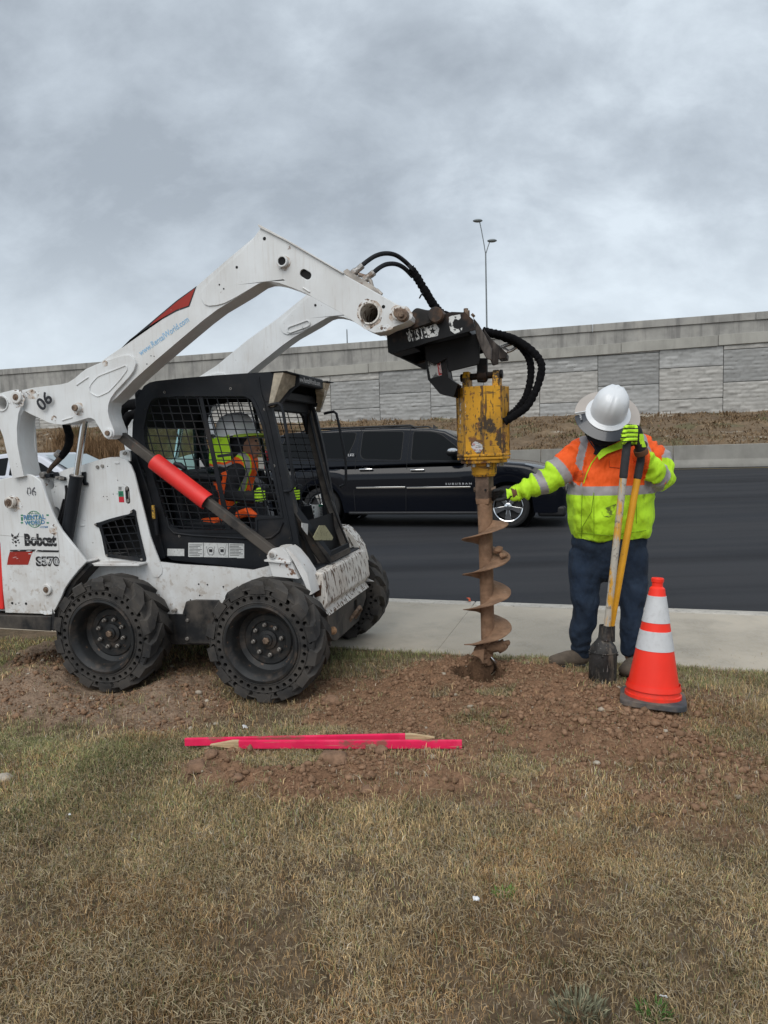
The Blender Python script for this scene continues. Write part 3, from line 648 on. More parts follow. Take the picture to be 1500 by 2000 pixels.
def scrap(px, py, sz, col, label, cat='litter', z=None, name='paper_scrap'):
    p = PG(px, py, z or 0); zz = z if z is not None else float(ground_h(np.array([p.x]), np.array([p.y]))[0])+.035
    q = MB(); n = 5; sd_ = random.random()*30
    vs = [(sz*(i/(n-1)-.5), sz*.6*(j/(n-1)-.5)+.2*sz*noise.noise(Vector((i*.7, sd_, 0))), sz*.30*noise.noise(Vector((i*.6+sd_, j*.6, 2)))) for j in range(n) for i in range(n)]
    q.add(vs, [(j*n+i, j*n+i+1, (j+1)*n+i+1, (j+1)*n+i) for j in range(n-1) for i in range(n-1)]); me = q.mesh(name, 60); me.materials.append(col)
    o = bpy.data.objects.new(name, me); COL.objects.link(o); o.location = (p.x, p.y, zz); o.rotation_euler = (R(45), .3, random.random()*3); m_ = o.modifiers.new('thick', 'SOLIDIFY'); m_.thickness = .0012; tag(o, label, cat)
M_paper = mat('paper', (.78, .78, .78), .7, var=.05)
scrap(478, 1412, .030, M_paper, 'small white scrap in the grass behind the pink stakes'); scrap(930, 1775, .022, M_paper, 'white paper scrap in the dry grass, centre foreground'); scrap(1296, 1972, .018, M_paper, 'white paper scrap near the bottom right corner'); scrap(138, 1607, .016, M_paper, 'tiny white scrap in the dry grass at left')
def weed(px, py, n, r_, h, label, col):
    p = PG(px, py); m = np.full(n, 0.0); rg = np.random.default_rng(px)
    a = rg.uniform(0, 6.283, n); d = r_*np.sqrt(rg.random(n)); x = p.x+d*np.cos(a); y = p.y+d*np.sin(a)*.8; z = ground_h(x, y); hh = h*rg.uniform(.4, 1, n); w2 = rg.uniform(.0012, .0026, n); b = rg.uniform(0, 6.283, n); le = hh*rg.uniform(.2, .9, n); lx, ly = le*np.cos(a), le*np.sin(a); dx, dy = w2*np.cos(b), w2*np.sin(b)
    P = np.zeros((n, 5, 3)); P[:, 0] = np.stack([x-dx, y-dy, z-.003], 1); P[:, 1] = np.stack([x+dx, y+dy, z-.003], 1); P[:, 2] = np.stack([x+dx*1.2+lx*.4, y+dy*1.2+ly*.4, z+hh*.6], 1); P[:, 3] = np.stack([x-dx*1.2+lx*.4, y-dy*1.2+ly*.4, z+hh*.6], 1); P[:, 4] = np.stack([x+lx, y+ly, z+hh*.9], 1)
    c = np.array(col)*(.6+.7*rg.random((n, 1))); o = link('weed_clump', blades('weed', P, c), M_grass); tag(o, label, 'weed')
weed(1130, 1978, 260, .070, .034, 'low grey green weed clump at the bottom edge, right of centre', (.20, .20, .13)); weed(1278, 1985, 90, .04, .04, 'small bright green weed at the bottom edge beside a white scrap', (.10, .20, .05)); weed(985, 1752, 60, .03, .035, 'tiny bright green weed right of the centre white scrap', (.14, .24, .06))
scrap(917, 1171, .075, mat('orange_plastic', (.75, .13, .04), .5, var=.2, vs=40), 'orange plastic scrap on the kerb behind the auger', z=ZS+.025, name='plastic_scrap')

# street lamps beyond the wall ------------------------------------------------------------------------
M_galv = mat('galvanised_steel', (.20, .22, .225), .5, .4, var=.1)
def lamp_post(name, Y, base, joint, heads, r_, label):
    b = PY(*base, Y); j = PY(*joint, Y); t = thing(name, label, 'street lamp', Matrix.Translation((b.x, b.y, 0)))
    q = MB(); q.cyl((b.x, b.y, 0), j, r_, r_*.6, 12); q.build('pole', M_galv, t, world=True)
    for pts in heads:
        P_ = [PY(*p, Y) for p in pts]; q = MB(); q.tube(P_, r_*.42, 8); a_ = q.build('arm', M_galv, t, world=True)
        e_ = P_[-1]
        if len(pts) < 3: continue
        q = MB(); q.ball(e_+Vector((0, 0, -.05)), 1, 10, sz=(.42, .2, .14)); q.build('lamp_head', M_galv, a_, world=True)
lamp_post('street_lamp', 62, (951, 660), (948.5, 492), [[(948.5, 497), (945, 475), (940, 448), (937, 434), (933, 430)], [(948.5, 497), (953, 482), (957, 471), (961, 469)]], .095, 'tall twin armed grey street lamp standing beyond the wall behind the auger mount')
lamp_post('street_lamp', 90, (678, 690), (677.5, 645), [[(677.5, 647), (677.4, 643)]], .11, 'short looking distant lamp pole peeking over the wall between the lift arms')
# ================================================================ skid steer loader
_c = PY(509.5, 1258, 4.2)
MF = Frame((_c.x, _c.y, _c.z-.37), 15)
T, TT, P3 = MF.T, MF.TT, MF.P3
sk = thing('skid_steer_loader', 'white compact skid steer loader with black caged cab and raised lift arms', 'skid steer loader', MF.M)
def shift(pl, dx=0, dz=0): return [(a+dx, b+dz) for a, b in pl]
def arc(cx, cz, r, a0, a1, n=10, rz=None):
    return [(cx+r*math.cos(R(a0+(a1-a0)*i/n)), cz+(rz or r)*math.sin(R(a0+(a1-a0)*i/n))) for i in range(n+1)]
def circ(cx, cz, r, n=20): return arc(cx, cz, r, 0, 360-360/n, n-1)
def slot(ax, az, bx_, bz, r, n=8):
    a = math.degrees(math.atan2(bz-az, bx_-ax))
    return arc(bx_, bz, r, a-90, a+90, n) + arc(ax, az, r, a+90, a+270, n)
def rounded(poly, r, n=4):
    """round the corners of a polygon"""
    o = []; k = len(poly)
    for i in range(k):
        p = Vector(poly[i]).to_2d() if len(poly[i]) > 2 else Vector(poly[i]); a = Vector(poly[i-1]); b = Vector(poly[(i+1) % k])
        da, db = (a-p), (b-p); q = min(r, da.length*.45, db.length*.45)
        p0 = p+da.normalized()*q; p1 = p+db.normalized()*q
        for j in range(n+1):
            t = j/n; c = p0*(1-t)**2 + p*(2*t*(1-t)) + p1*t*t; o.append((c.x, c.y))
    return o
def ringz(mb, loop, y, r=.004, n=6): mb.tube([(p[0], y, p[1]) for p in list(loop)+[loop[0], loop[1]]], r, n, False)

# ---- wheels -----------------------------------------------------------------
RT, RS, RR, WW = .352, .345, .228, .25
def tyre_mesh(sgn):
    """solid tyre with staggered holes in the side walls; face at y=0, body towards +y; sgn unused"""
    mb = MB(); n = 112
    # side wall ring on the outside face with two rows of round holes, as a polygon with holes
    def wall(y0, y1):
        outer = circ(0, 0, RS-.004, 96); holes = [circ(0, 0, RR+.012, 72)]
        for k in range(36):
            a = 2*math.pi*k/36
            rr = .0150+.0016*((k*7) % 3 == 0)
            holes.append(circ(.316*math.cos(a), .316*math.sin(a), rr, 8))
            a += math.pi/36
            holes.append(circ(.279*math.cos(a), .279*math.sin(a), .0128, 8))
        mb.prism(outer, y0, y1, holes)
    wall(0, .075)
    wall(WW-.075, WW)
    # inner body behind the pierced wall
    mb.lathe([(RR+.012, .076), (RS-.010, .076), (RS-.020, .08), (RS-.020, WW-.08), (RS-.010, WW-.076), (RR+.012, WW-.076)], axis='Y', n=96, closed=True)
    # raised rings on the side wall
    for y in (-.002, WW+.002):
        for r_ in (.297, .252, .335): mb.lathe([(r_-.003, y), (r_, y+(-.003 if y < 0 else .003)), (r_+.003, y), (r_, y+(.003 if y < 0 else -.003))], axis='Y', n=80, closed=True)
    # chevron lugs
    nl = 14
    for side in (0, 1):
        for k in range(nl):
            a0 = 2*math.pi*(k+.5*side)/nl
            segs = [(-.007, -.13, 0.0), (.030, -.07, .0), (.078, .07, 0), (.132, .20, 0)]
            vs = []
            wd = .046
            for (y, da, _) in segs:
                yy = y if side == 0 else WW-y
                for (r_, ww) in ((RS-.030, wd*1.22), (RT+.022, wd*.84)):
                    if y < 0: r_ = r_-.014 if r_ > RS else r_-.006
                    for s_ in (-1, 1):
                        a = a0+da+s_*ww/RS/1.0
                        vs.append((r_*math.cos(a), yy, r_*math.sin(a)))
            fs = []
            for i in range(3):
                b = i*4; c = b+4
                fs += [(b, b+1, c+1, c), (b+2, c+2, c+3, b+3), (b, c, c+2, b+2), (b+1, b+3, c+3, c+1)]
            fs += [(0, 2, 3, 1), (12, 13, 15, 14)]
            mb.add(vs, fs)
    return mb
TY = tyre_mesh(1).mesh('tyre', 40); TY.materials.append(M_rubber)
def rim_mesh():
    mb = MB()
    mb.lathe([(RR+.014, .004), (RR+.010, -.012), (RR-.002, -.014), (RR-.010, -.004), (.205, .012), (.196, .03), (.190, .10), (.160, .112), (.150, .104), (.118, .104), (.112, .112), (.0, .112)], axis='Y', n=72)
    mb.lathe([(RR+.014, WW-.004), (RR-.01, WW), (.196, WW-.03), (.190, .13), (.112, .125), (0, .125)], axis='Y', n=48)
    return mb
RM = rim_mesh().mesh('rim', 30); RM.materials.append(M_rim)
HB = MB().lathe([(.060, .112), (.058, .098), (.036, .094), (.034, .082), (.014, .078), (0, .078)], axis='Y', n=28).mesh('hub', 30); HB.materials.append(M_rim)
HB2 = MB(); HB2.lathe([(.022, .084), (.022, .066), (.016, .062), (0, .062)], axis='Y', n=6); HN = HB2.mesh('hub_nut', 20); HN.materials.append(M_pin)
LN = MB(); LN.lathe([(.0135, .104), (.0135, .088), (.010, .085), (.008, .085), (.008, .074), (0, .073)], axis='Y', n=8); LNM = LN.mesh('lug_nut', 25); LNM.materials.append(M_bolt)
def wheel(x, z, y, mirror, rot, detail=True):
    w_ = bpy.data.objects.new('wheel', None); COL.objects.link(w_); w_.parent = sk; w_.empty_display_size = .1
    Mx = Matrix.Translation((x, y, z)) @ (Matrix.Rotation(math.pi, 4, 'Z') if mirror else Matrix.Identity(4)) @ Matrix.Rotation(R(rot), 4, 'Y')
    w_.matrix_local = Mx
    for nme, me in (('tyre', TY), ('rim', RM), ('hub', HB), ('hub_nut', HN)):
        o = bpy.data.objects.new(nme, me); COL.objects.link(o); o.parent = w_
    for k in range(8):
        o = bpy.data.objects.new('lug_nut', LNM); COL.objects.link(o); o.parent = w_
        a = 2*math.pi*(k+.3)/8; o.location = (.094*math.cos(a), 0, .094*math.sin(a))
XR, ZR = T(0, 199, 1243)
wheel(0, .37, 0, False, 5); wheel(XR, .37, 0, False, 31); wheel(0, .37, 1.68, True, 12); wheel(XR, .37, 1.68, True, 40)
ax = MB()
for x in (0, XR):
    ax.ybar(x, .37, .15, 1.53, .075, 20); ax.ybar(x, .37, .24, .29, .12, 24); ax.ybar(x, .37, 1.39, 1.44, .12, 24)
ax.build('axle', M_black, sk, .004)

# ---- chassis ----------------------------------------------------------------
D = .30
ch = MB()
side = TT(D, [(140, 1150), (160, 1112), (185, 1100), (288, 1101), (309, 1097), (350, 1102), (430, 1107), (494, 1113), (530, 1104), (545, 1098), (597, 1117), (612, 1165), (624, 1192), (640, 1199), (321, 1199), (130, 1199)])
ch.prism(side, D, D+.012, [circ(*T(D, q, r_), .006, 8) for q, r_ in ((268, 1145), (388, 1141), (405, 1142), (436, 1146), (390, 1163))]); ch.prism(side, 1.68-D-.012, 1.68-D)
chassis = ch.build('chassis', M_white, sk, .003)
zt = T(D, 400, 1107)[1]-.02; xb = T(D, 120, 1200)[0]; xf = T(D, 610, 1199)[0]
zb = T(D, 340, 1199)[1]; z0 = T(D, 340, 1260)[1]
b = MB(); b.bx(xb, xf, D+.012, 1.68-D-.012, z0+.02, zt); b.build('inner_frame', M_black, sk, .006)
lw = MB(); lw.prism(TT(D-.004, [(128, 1199.5), (640, 1199.5), (646, 1262), (330, 1259), (128, 1246)]), D-.004, D+.02)
lw.prism(TT(D-.03, [(363, 1175), (380, 1172), (425, 1173), (440, 1258), (364, 1257), (363, 1200), (356, 1199)]), D-.03, D-.004)
lw.build('lower_side_plate', M_blackD, sk, .004)
bo = MB()
for px_, py_ in ((367, 1211), (367, 1247), (339, 1193), (366, 1247), (305, 1165)):
    x, z = T(D-.03, px_, py_); bo.cyl((x, D-.042, z), (x, D-.0, z), .012, n=6)
bo.build('side_bolt', M_bolt, sk, .001)
# small dark drain holes
hl = MB()
for px_, py_ in ((388, 1141), (405, 1142), (390, 1163), (436, 1146), (268, 1145), (372, 1172)):
    x, z = T(D-.001, px_, py_); hl.cyl((x, D-.002, z), (x, D+.004, z), .0055, n=10)
hl.build('drain_hole', M_dark, sk)

# front cross plate --------------------------------------------------------------
DF, DFR = .36, 1.34
fp = MB(); fprof = TT(DF, [(594, 1113), (629, 1120), (636, 1148), (640, 1178), (629, 1193), (639, 1207), (626, 1200), (612, 1170), (603, 1150)])
fp.prism(fprof, DF, DFR)
fpl = fp.build('front_cross_plate', M_whiteRust, sk, .008, 3)
xs = sorted(p[0] for p in fprof)
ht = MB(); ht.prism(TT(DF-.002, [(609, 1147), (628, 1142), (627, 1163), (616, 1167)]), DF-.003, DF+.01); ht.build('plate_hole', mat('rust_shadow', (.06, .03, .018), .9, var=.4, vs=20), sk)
gt = MB(); gt.tube([P3(DF-.006, 594, 1116), P3(DF-.006, 621, 1124), P3(DF-.006, 611, 1146)], .006, 6); gt.tube([P3(DF-.006, 629, 1121), P3(DF-.006, 633, 1166)], .006, 6)
gt.build('plate_rib', M_whiteRust, sk)
xq = T(DF, 629, 1200)[0]
zz1 = T(DF, 632, 1200)[1]; zz0 = T(DF, 646, 1264)[1]
def yz_plate(name, pts, x0, x1, m, holes=(), bev=.003):
    """plate across the machine: pts are (y, z)"""
    mb = MB(); mb.prism(pts, x0, x1, holes); mb.v = [(v[1], v[0], v[2]) for v in mb.v]; return mb.build(name, m, sk, bev)
yz_plate('front_lower_plate', [(DF-.05, zz1), (1.34, zz1), (1.34, zz1-.10), (1.12, zz0-.02), (.60, zz0-.03), (.52, zz0), (DF-.05, zz0)], xq-.02, xq+.004, M_blackD,
         [rounded([(1.02, zz1-.06), (1.10, zz1-.06), (1.10, zz1-.14), (1.02, zz1-.14)], .015)])
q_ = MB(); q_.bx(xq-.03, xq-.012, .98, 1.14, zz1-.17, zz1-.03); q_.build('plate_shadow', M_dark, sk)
td = MB(); td.tube([(xq, .92, zz0+.03), (xq+.05, .93, zz0+.10), (xq+.06, .98, zz0+.12), (xq+.05, 1.04, zz0+.09), (xq, 1.05, zz0+.02)], .013, 8); td.build('tie_down_loop', M_pin, sk)
cd_ = MB(); cd_.ball((xq+.02, .50, zz0+.07), .028, 8); cd_.build('mud_clod', mat('clod_orange', (.34, .20, .11), .95, var=.3, vs=60, bump=1, bs=90), sk)
# link brackets -----------------------------------------------------------------
def bracket(d0, d1, far=False):
    mb = MB()
    pf = TT(.20, [(523, 1094), (521, 1086), (524, 1078), (531, 1072), (541, 1070), (551, 1070), (561, 1080), (568, 1097)])
    mb.prism(pf, d0, d0+.025); mb.prism(pf, d1-.02, d1)
    mb.prism(TT(.20, [(517, 1093), (568, 1097), (568, 1101), (518, 1096)]), d0-.012, d1)
    mb.prism(TT(.20, [(523, 1097), (568, 1100), (582, 1131), (532, 1126)]), d0+.006, d1)
    mb.prism(TT(.20, [(555, 1071), (566, 1079), (582, 1098), (597, 1121), (607, 1162), (602, 1164), (590, 1135), (572, 1100), (560, 1080)]), d0+.02, d1+.02)
    mb.ybar(*T(.20, 532.5, 1083), d0-.012, d0+.05, .026, 20)
    return mb.build('link_bracket', M_whiteRust if far else M_whiteD, sk, .004)
bracket(.20, .36); bracket(1.33, 1.48, True)
pb = MB(); pb.ybar(*T(.20, 532.5, 1083), .180, .36, .017, 16); pb.ybar(*T(.20, 532.5, 1083), 1.32, 1.50, .017, 16); pb.build('link_pin', M_steel, sk, .002)

# ---- rear panels ----------------------------------------------------------------
DP = .14
for s_, (a, b_) in enumerate(((DP, DP+.02), (1.68-DP-.02, 1.68-DP))):
    rp = MB()
    poly = TT(DP, [(-55, 960), (-30, 945), (0, 936), (26, 931), (45, 926), (60, 927), (70, 932), (79, 939), (90, 968), (102, 1000), (111, 1020), (120, 1036), (144, 1066), (169, 1097), (154, 1113), (144, 1125), (134, 1138), (126, 1151), (120, 1166), (114, 1178), (109, 1188), (101, 1200), (10, 1197), (5, 1150), (0, 1060), (-22, 1060), (-55, 1040)])
    rp.prism(poly, a, b_); rp.build('rear_side_panel', M_white, sk, .004)
ar = MB()
arcp = TT(DP+.02, [(169, 1098), (154, 1114), (144, 1126), (134, 1139), (126, 1152), (120, 1167), (114, 1179), (109, 1189), (101, 1200)])
inner = [(p[0]-.012, p[1]+.012) for p in arcp]
ar.prism(arcp + inner[::-1], DP+.02, D+.1)
tp_ = TT(D, [(168, 1097), (180, 1096), (240, 1095), (288, 1097), (288, 1101), (170, 1101)])
ar.prism(tp_, DP+.06, D+.02)
ar.build('wheel_arch', M_whiteD, sk, .003)
tl = MB(); tl.prism(TT(DP+.01, [(-20, 1062), (-1, 1062), (4, 1100), (8, 1190), (-12, 1190)]), DP+.005, DP+.10); tl.build('tail_lamp', M_red, sk, .006)
rb = MB(); xr0, zr0 = T(DP, -60, 1210); zr1 = T(DP, 50, 930)[1]
rb.prism(TT(DP, [(-58, 1040), (-22, 1062), (6, 1196), (-58, 1196)]), DP+.03, 1.50); rb.prism(TT(DP, [(-50, 965), (60, 930), (96, 1080), (100, 1195), (-40, 1190)]), DP+.10, 1.42)
rb.build('engine_housing', M_whiteD, sk, .01)
bp_ = MB(); bp_.prism(TT(DP, [(-60, 1199), (102, 1203), (101, 1232), (-60, 1222)]), DP-.01, DP+.05); bp_.prism(TT(DP, [(-60, 1199), (100, 1203), (99, 1225), (-60, 1222)]), DP+.05, 1.54)
bp_.prism(TT(DP-.012, [(100, 1188), (104, 1200), (107, 1222), (103, 1234), (98, 1230)]), DP-.005, DP+.12)
bp_.build('rear_bumper', M_blackD, sk, .006)
tw = MB(); tw.prism(TT(.17, [(102, 1195), (118, 1168), (135, 1140), (170, 1100), (178, 1105), (150, 1135), (125, 1180), (112, 1225), (104, 1232)]), .17, D); tw.build('wheel_well', M_blackD, sk, .004)
# bosses and holes on the rear panel
def boss(parent, d, px, py, r, l=.02, ri=None, m=None, mi=None, name='boss'):
    x, z = T(d, px, py); mb = MB()
    mb.lathe([(r, 0), (r, -l), (r*.9, -l-.003), ((ri or r*.55), -l-.003), ((ri or r*.55), -l+.012), (0, -l+.012)], o=(x, d, z), axis='Y', n=28)
    o = mb.build(name, m or M_white, parent)
    c = MB(); c.ybar(x, z, d-l-.006, d-l+.013, (ri or r*.55)*.93, 14); c.ybar(x, z, d-l-.012, d-l-.004, (ri or r*.55)*.5, 6)
    c.build('pivot_pin', mi or M_pin, parent); return o
boss(sk, DP, 25, 981, .038, .035, .026, M_whiteRust); boss(sk, DP, 93, 1151, .038, .014, .021, M_white)
dk = MB()
for px_, py_, r_ in ((24, 1178, .009), (51, 1179, .009), (31, 1195-15, .004), (37, 1178, .004)):
    x, z = T(DP, px_, py_); dk.ybar(x, z, DP-.0015, DP+.004, r_, 12)
dk.build('panel_hole', M_dark, sk)

# upright plate beside the cab ------------------------------------------------------
DU = .295
up = TT(DU, [(85, 935), (110, 925), (132, 915), (161, 908), (184, 901), (200, 896), (215, 893), (232, 893), (246, 898), (255, 908), (262, 924), (272, 964), (283, 1007), (293, 1047), (301, 1069), (309, 1090), (317, 1110), (316, 1120), (309, 1128), (300, 1127), (288, 1104), (288, 1100), (150, 1100), (120, 1065), (100, 1020), (85, 960)])
gr = TT(DU, [(196, 1026), (216, 1019), (240, 1012), (263, 1004), (270, 1030), (282, 1090), (260, 1090), (210, 1085), (203, 1060)])
s1 = slot(*T(DU, 248.2, 955), *T(DU, 250, 979), .017)
h1 = circ(*T(DU, 97, 946), .037, 18); h2 = slot(*T(DU, 110, 998), *T(DU, 113, 1020), .028)
hs = [circ(*T(DU, a_, b_), .0045, 8) for a_, b_ in ((202, 970), (209, 970), (210, 976), (221, 965), (229, 965), (230, 938), (210, 911), (106, 961), (164, 959), (109, 950))]
ub = MB(); ub.prism(up, DU, DU+.012, [gr, s1, h1, h2]+hs); 
upr = ub.build('upright_plate', M_white, sk, .003)
ub = MB(); ub.prism(up, 1.68-DU-.012, 1.68-DU); ub.build('upright_plate', M_white, sk, .003)
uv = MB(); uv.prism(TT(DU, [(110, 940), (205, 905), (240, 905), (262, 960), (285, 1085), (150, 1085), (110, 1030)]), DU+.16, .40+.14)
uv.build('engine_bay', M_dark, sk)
ut = MB(); ut.prism(TT(DU, [(132, 915), (161, 908), (184, 901), (200, 896), (215, 893), (232, 893), (232, 897), (215, 897), (200, 900), (184, 905), (161, 912), (132, 919)]), DU+.012, .55); ut.build('upright_top', M_white, sk, .003)
gf = TT(DU-.006, [(188, 1021), (194, 1020), (215, 1013), (238, 1007), (252, 1004), (257, 1000), (257, 997), (261, 994), (265, 998), (266, 1008), (274, 1045), (285, 1090), (284, 1096), (278, 1097), (245, 1093), (210, 1088), (206, 1084), (199, 1048), (194, 1031), (187, 1027)])
gi = TT(DU-.006, [(199, 1026), (216, 1019), (240, 1012), (262, 1008), (270, 1046), (279, 1090), (245, 1086), (212, 1082), (206, 1055)])
gm = MB(); gm.prism(gf, DU-.010, DU-.001, [gi]); grille = gm.build('side_grille', M_black, sk, .002)
def clip(p0, p1, poly):
    """segments of the line p0-p1 inside poly"""
    ts = []; dx, dz = p1[0]-p0[0], p1[1]-p0[1]
    for i in range(len(poly)):
        a, b_ = poly[i-1], poly[i]; ex, ez = b_[0]-a[0], b_[1]-a[1]; q = dx*ez-dz*ex
        if abs(q) < 1e-12: continue
        t = ((a[0]-p0[0])*ez-(a[1]-p0[1])*ex)/q; u = ((a[0]-p0[0])*dz-(a[1]-p0[1])*dx)/q
        if 0 <= u < 1: ts.append(t)
    ts.sort(); return [((p0[0]+dx*ts[i], p0[1]+dz*ts[i]), (p0[0]+dx*ts[i+1], p0[1]+dz*ts[i+1])) for i in range(0, len(ts)-1, 2)]
def lattice(mb, poly, y, org, v1, n1, v2, n2, w_=.0035, t=.004):
    """bars: family 1 runs along v2 stepped by v1, family 2 along v1 stepped by v2"""
    for (st, al, n) in ((v1, v2, n1), (v2, v1, n2)):
        for i in range(*n):
            p = (org[0]+st[0]*i, org[1]+st[1]*i)
            for a, b_ in clip((p[0]-al[0]*60, p[1]-al[1]*60), (p[0]+al[0]*60, p[1]+al[1]*60), poly):
                dv = Vector((b_[0]-a[0], b_[1]-a[1]))
                if dv.length < .004: continue
                nn = Vector((-dv.y, dv.x)).normalized()*w_
                pl = [(a[0]-nn.x, a[1]-nn.y), (b_[0]-nn.x, b_[1]-nn.y), (b_[0]+nn.x, b_[1]+nn.y), (a[0]+nn.x, a[1]+nn.y)]
                mb.prism(pl, y, y+t)
g2 = MB(); o_ = T(DU, 199, 1031); lattice(g2, gi, DU-.006, o_, (.062, .004), (-1, 6), (.020, -.050), (-1, 6), .0028, .005); g2.build('grille_bar', M_black, grille)
sb = MB()
for a_, b_ in ((189, 1024), (259, 999), (279, 1092), (211, 1084)):
    x, z = T(DU, a_, b_); sb.cyl((x, DU-.018, z), (x, DU-.008, z), .008, n=8)
sb.build('grille_screw', M_bolt, grille)
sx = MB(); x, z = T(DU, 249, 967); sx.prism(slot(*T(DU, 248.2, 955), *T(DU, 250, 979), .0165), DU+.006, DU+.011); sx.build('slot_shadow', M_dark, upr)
sx = MB()
for a_, b_ in ((248, 954.5), (250, 978)):
    x, z = T(DU, a_, b_); sx.cyl((x, DU-.004, z), (x, DU+.01, z), .012, n=12)
x, z = T(DU, 250, 967); sx.box((x+.004, DU+.004, z), (.009, .004, .05)); sx.build('slot_bolt', M_bolt, upr, .001)
sx = MB()
for a_, b_ in ((191, 912), (200.5, 910), (245, 885), (244, 886)):
    x, z = T(DU, a_, b_); sx.cyl((x, DU-.010, z), (x, DU+.004, z), .012, n=6)
sx.build('upright_bolt', M_bolt, sk, .001)
tb = MB(); tb.prism(rounded(TT(DU, [(230, 881), (244, 878), (250, 882), (251, 902), (246, 900), (230, 893)]), .01), DU+.02, DU+.034); tb.build('cab_tab', M_white, sk, .002)
tb = MB()
for (a_, b_) in ((229, 904), (161, 1026)): 
    x, z = T(DU, a_, b_); tb.prism(slot(x-.012, z, x+.012, z, .006), DU-.006, DU)
tb.build('embossed_mark', M_white, upr, .002)
# label on the upright
lb = MB()
for (a_, b_, c_, e_, m_) in ((230.3, 949, 240.5, 959, M_label), (231, 959.3, 241, 970, M_green), (232, 970.3, 242, 981, mat('decal_red', (.55, .02, .04), .5, var=.05))):
    q = MB(); q.prism(TT(DU, [(a_, b_), (c_, b_), (c_+.8, e_), (a_+.8, e_)]), DU-.0016, DU-.0004); q.build('warning_label', m_, upr)
lb = MB(); 
for k in range(3):
    x0, z0_ = T(DU, 232, 952+2.4*k); lb.bx(x0, x0+.022, DU-.0024, DU-.0017, z0_-.0022, z0_+.0022)
for k in range(2):
    x0, z0_ = T(DU, 233.5, 963+3*k); lb.bx(x0, x0+.02, DU-.0024, DU-.0017, z0_-.002, z0_+.002)
lb.build('label_print', M_ink, upr)
# manifold bits left of the cylinder
mm = MB(); mm.prism(TT(DU-.02, [(104, 922), (112, 922), (113, 929), (127, 932), (127, 938), (121, 939), (104, 934)]), DU-.02, DU-.006)
mm.prism(TT(DU-.03, [(92, 925), (101, 925), (101, 933), (92, 933)]), DU-.05, DU)
mm.prism(TT(DU-.02, [(158, 922), (166, 922), (166, 941), (170, 943), (170, 948), (163, 948), (160, 940)]), DU-.02, DU-.004)
mm.build('valve_block', M_black, sk, .003)
mm = MB()
for a_, b_, r_ in ((87, 927, .02), (115, 932.5, .009), (122, 935, .009)):
    x, z = T(DU-.03, a_, b_); mm.cyl((x, DU-.06, z), (x, DU-.02, z), r_, n=12)
mm.build('valve_fitting', M_bolt, sk, .002)
# space between upright and cab
ub = MB(); ub.prism(TT(.40, [(240, 880), (262, 880), (290, 960), (322, 1090), (300, 1098), (286, 1040), (262, 930)]), .40, .43); ub.build('cab_side_frame', M_black, sk, .004)
ub = MB(); ub.cyl(P3(.37, 306, 1045), P3(.37, 301, 990), .018, n=12); ub.build('gas_strut', M_black, sk)
ub = MB(); ub.cyl(P3(.345, 300.5, 1013), P3(.345, 299, 987), .0105, n=10); ub.build('strut_label', mat('strut_yellow', (.50, .30, .05), .5, layers=[dict(c=(.05, .04, .03), s=50, t=.58, w=.04)]), sk)

# ---- lift cylinder --------------------------------------------------------------------
DC = .235
a0 = Vector(P3(DC, 126, 1078)); a1 = Vector(P3(DC, 149.5, 930)); a2 = Vector(P3(DC, 168, 800))
cy = MB(); cy.cyl(a0, a1, .042, n=28); ax_ = (a1-a0).normalized()
cy.cyl(a1-ax_*.012, a1+ax_*.004, .0445, n=28); cyl_ = cy.build('lift_cylinder', M_black, sk, .003)
cy = MB(); cy.cyl(a1, a2, .0215, n=24); cy.build('piston_rod', M_chrome, cyl_)
cy = MB(); cy.lathe([(.043, 0), (.043, .003), (.03, .006), (.0, .006)], o=a1+ax_*.003, rot=Vector((0, 0, 1)).rotation_difference(ax_).to_matrix(), n=24); cy.build('gland', M_bolt, cyl_)
a0f = Vector((a0.x, 1.68-DC, a0.z)); a1f = Vector((a1.x, 1.68-DC, a1.z)); a2f = Vector((a2.x, 1.68-DC, a2.z))
cy = MB(); cy.cyl(a0f, a1f, .042, n=20); c2 = cy.build('lift_cylinder', M_black, sk); cy = MB(); cy.cyl(a1f, a2f, .0215, n=16); cy.build('piston_rod', M_chrome, c2)
hs_ = MB(); hs_.tube([P3(.26, 117, 1030), P3(.25, 123, 1002), P3(.25, 128, 985), P3(.25, 130, 962), P3(.25, 129, 948)], .009, 10); hs_.tube([P3(.27, 104, 1050), P3(.26, 116, 1010), P3(.26, 125, 975)], .008, 8)
hs_.build('hydraulic_hose', M_hose, sk)
hs_ = MB(); pts = [P3(.33, a_, b_) for a_, b_ in ((127, 822), (132, 838), (136, 851), (135, 866), (129, 880), (119, 893))]
hs_.tube(pts, [.026, .027, .028, .027, .025, .022], 14); hs_.build('hose_sleeve', M_sleeve, sk)
hs_ = MB(); hs_.tube([P3(.33, a_, b_) for a_, b_ in ((119, 893), (111, 902), (101, 912), (94, 922), (90, 930))], [.020, .018, .015, .012, .012], 12); hs_.build('hydraulic_hose', mat('hose_brown', (.07, .045, .03), .8, var=.3, vs=40), sk)
hs_ = MB(); hs_.cyl(P3(.33, 118, 884), P3(.33, 111, 891), .0265, n=14); hs_.build('hose_band', M_bolt, sk)
# hoses behind the cab
hs_ = MB(); hs_.tube([(T(1.1, 236, 850)[0], 1.1, T(1.1, 236, 850)[1]), P3(1.1, 234, 810), P3(1.1, 244, 792), P3(1.1, 262, 790), P3(1.1, 290, 800)], .045, 12)
hs_.tube([P3(1.0, 240, 860), P3(1.0, 241, 830), P3(1.0, 252, 812), P3(1.0, 272, 806)], .035, 12); hs_.build('hydraulic_hose', M_sleeve, sk)
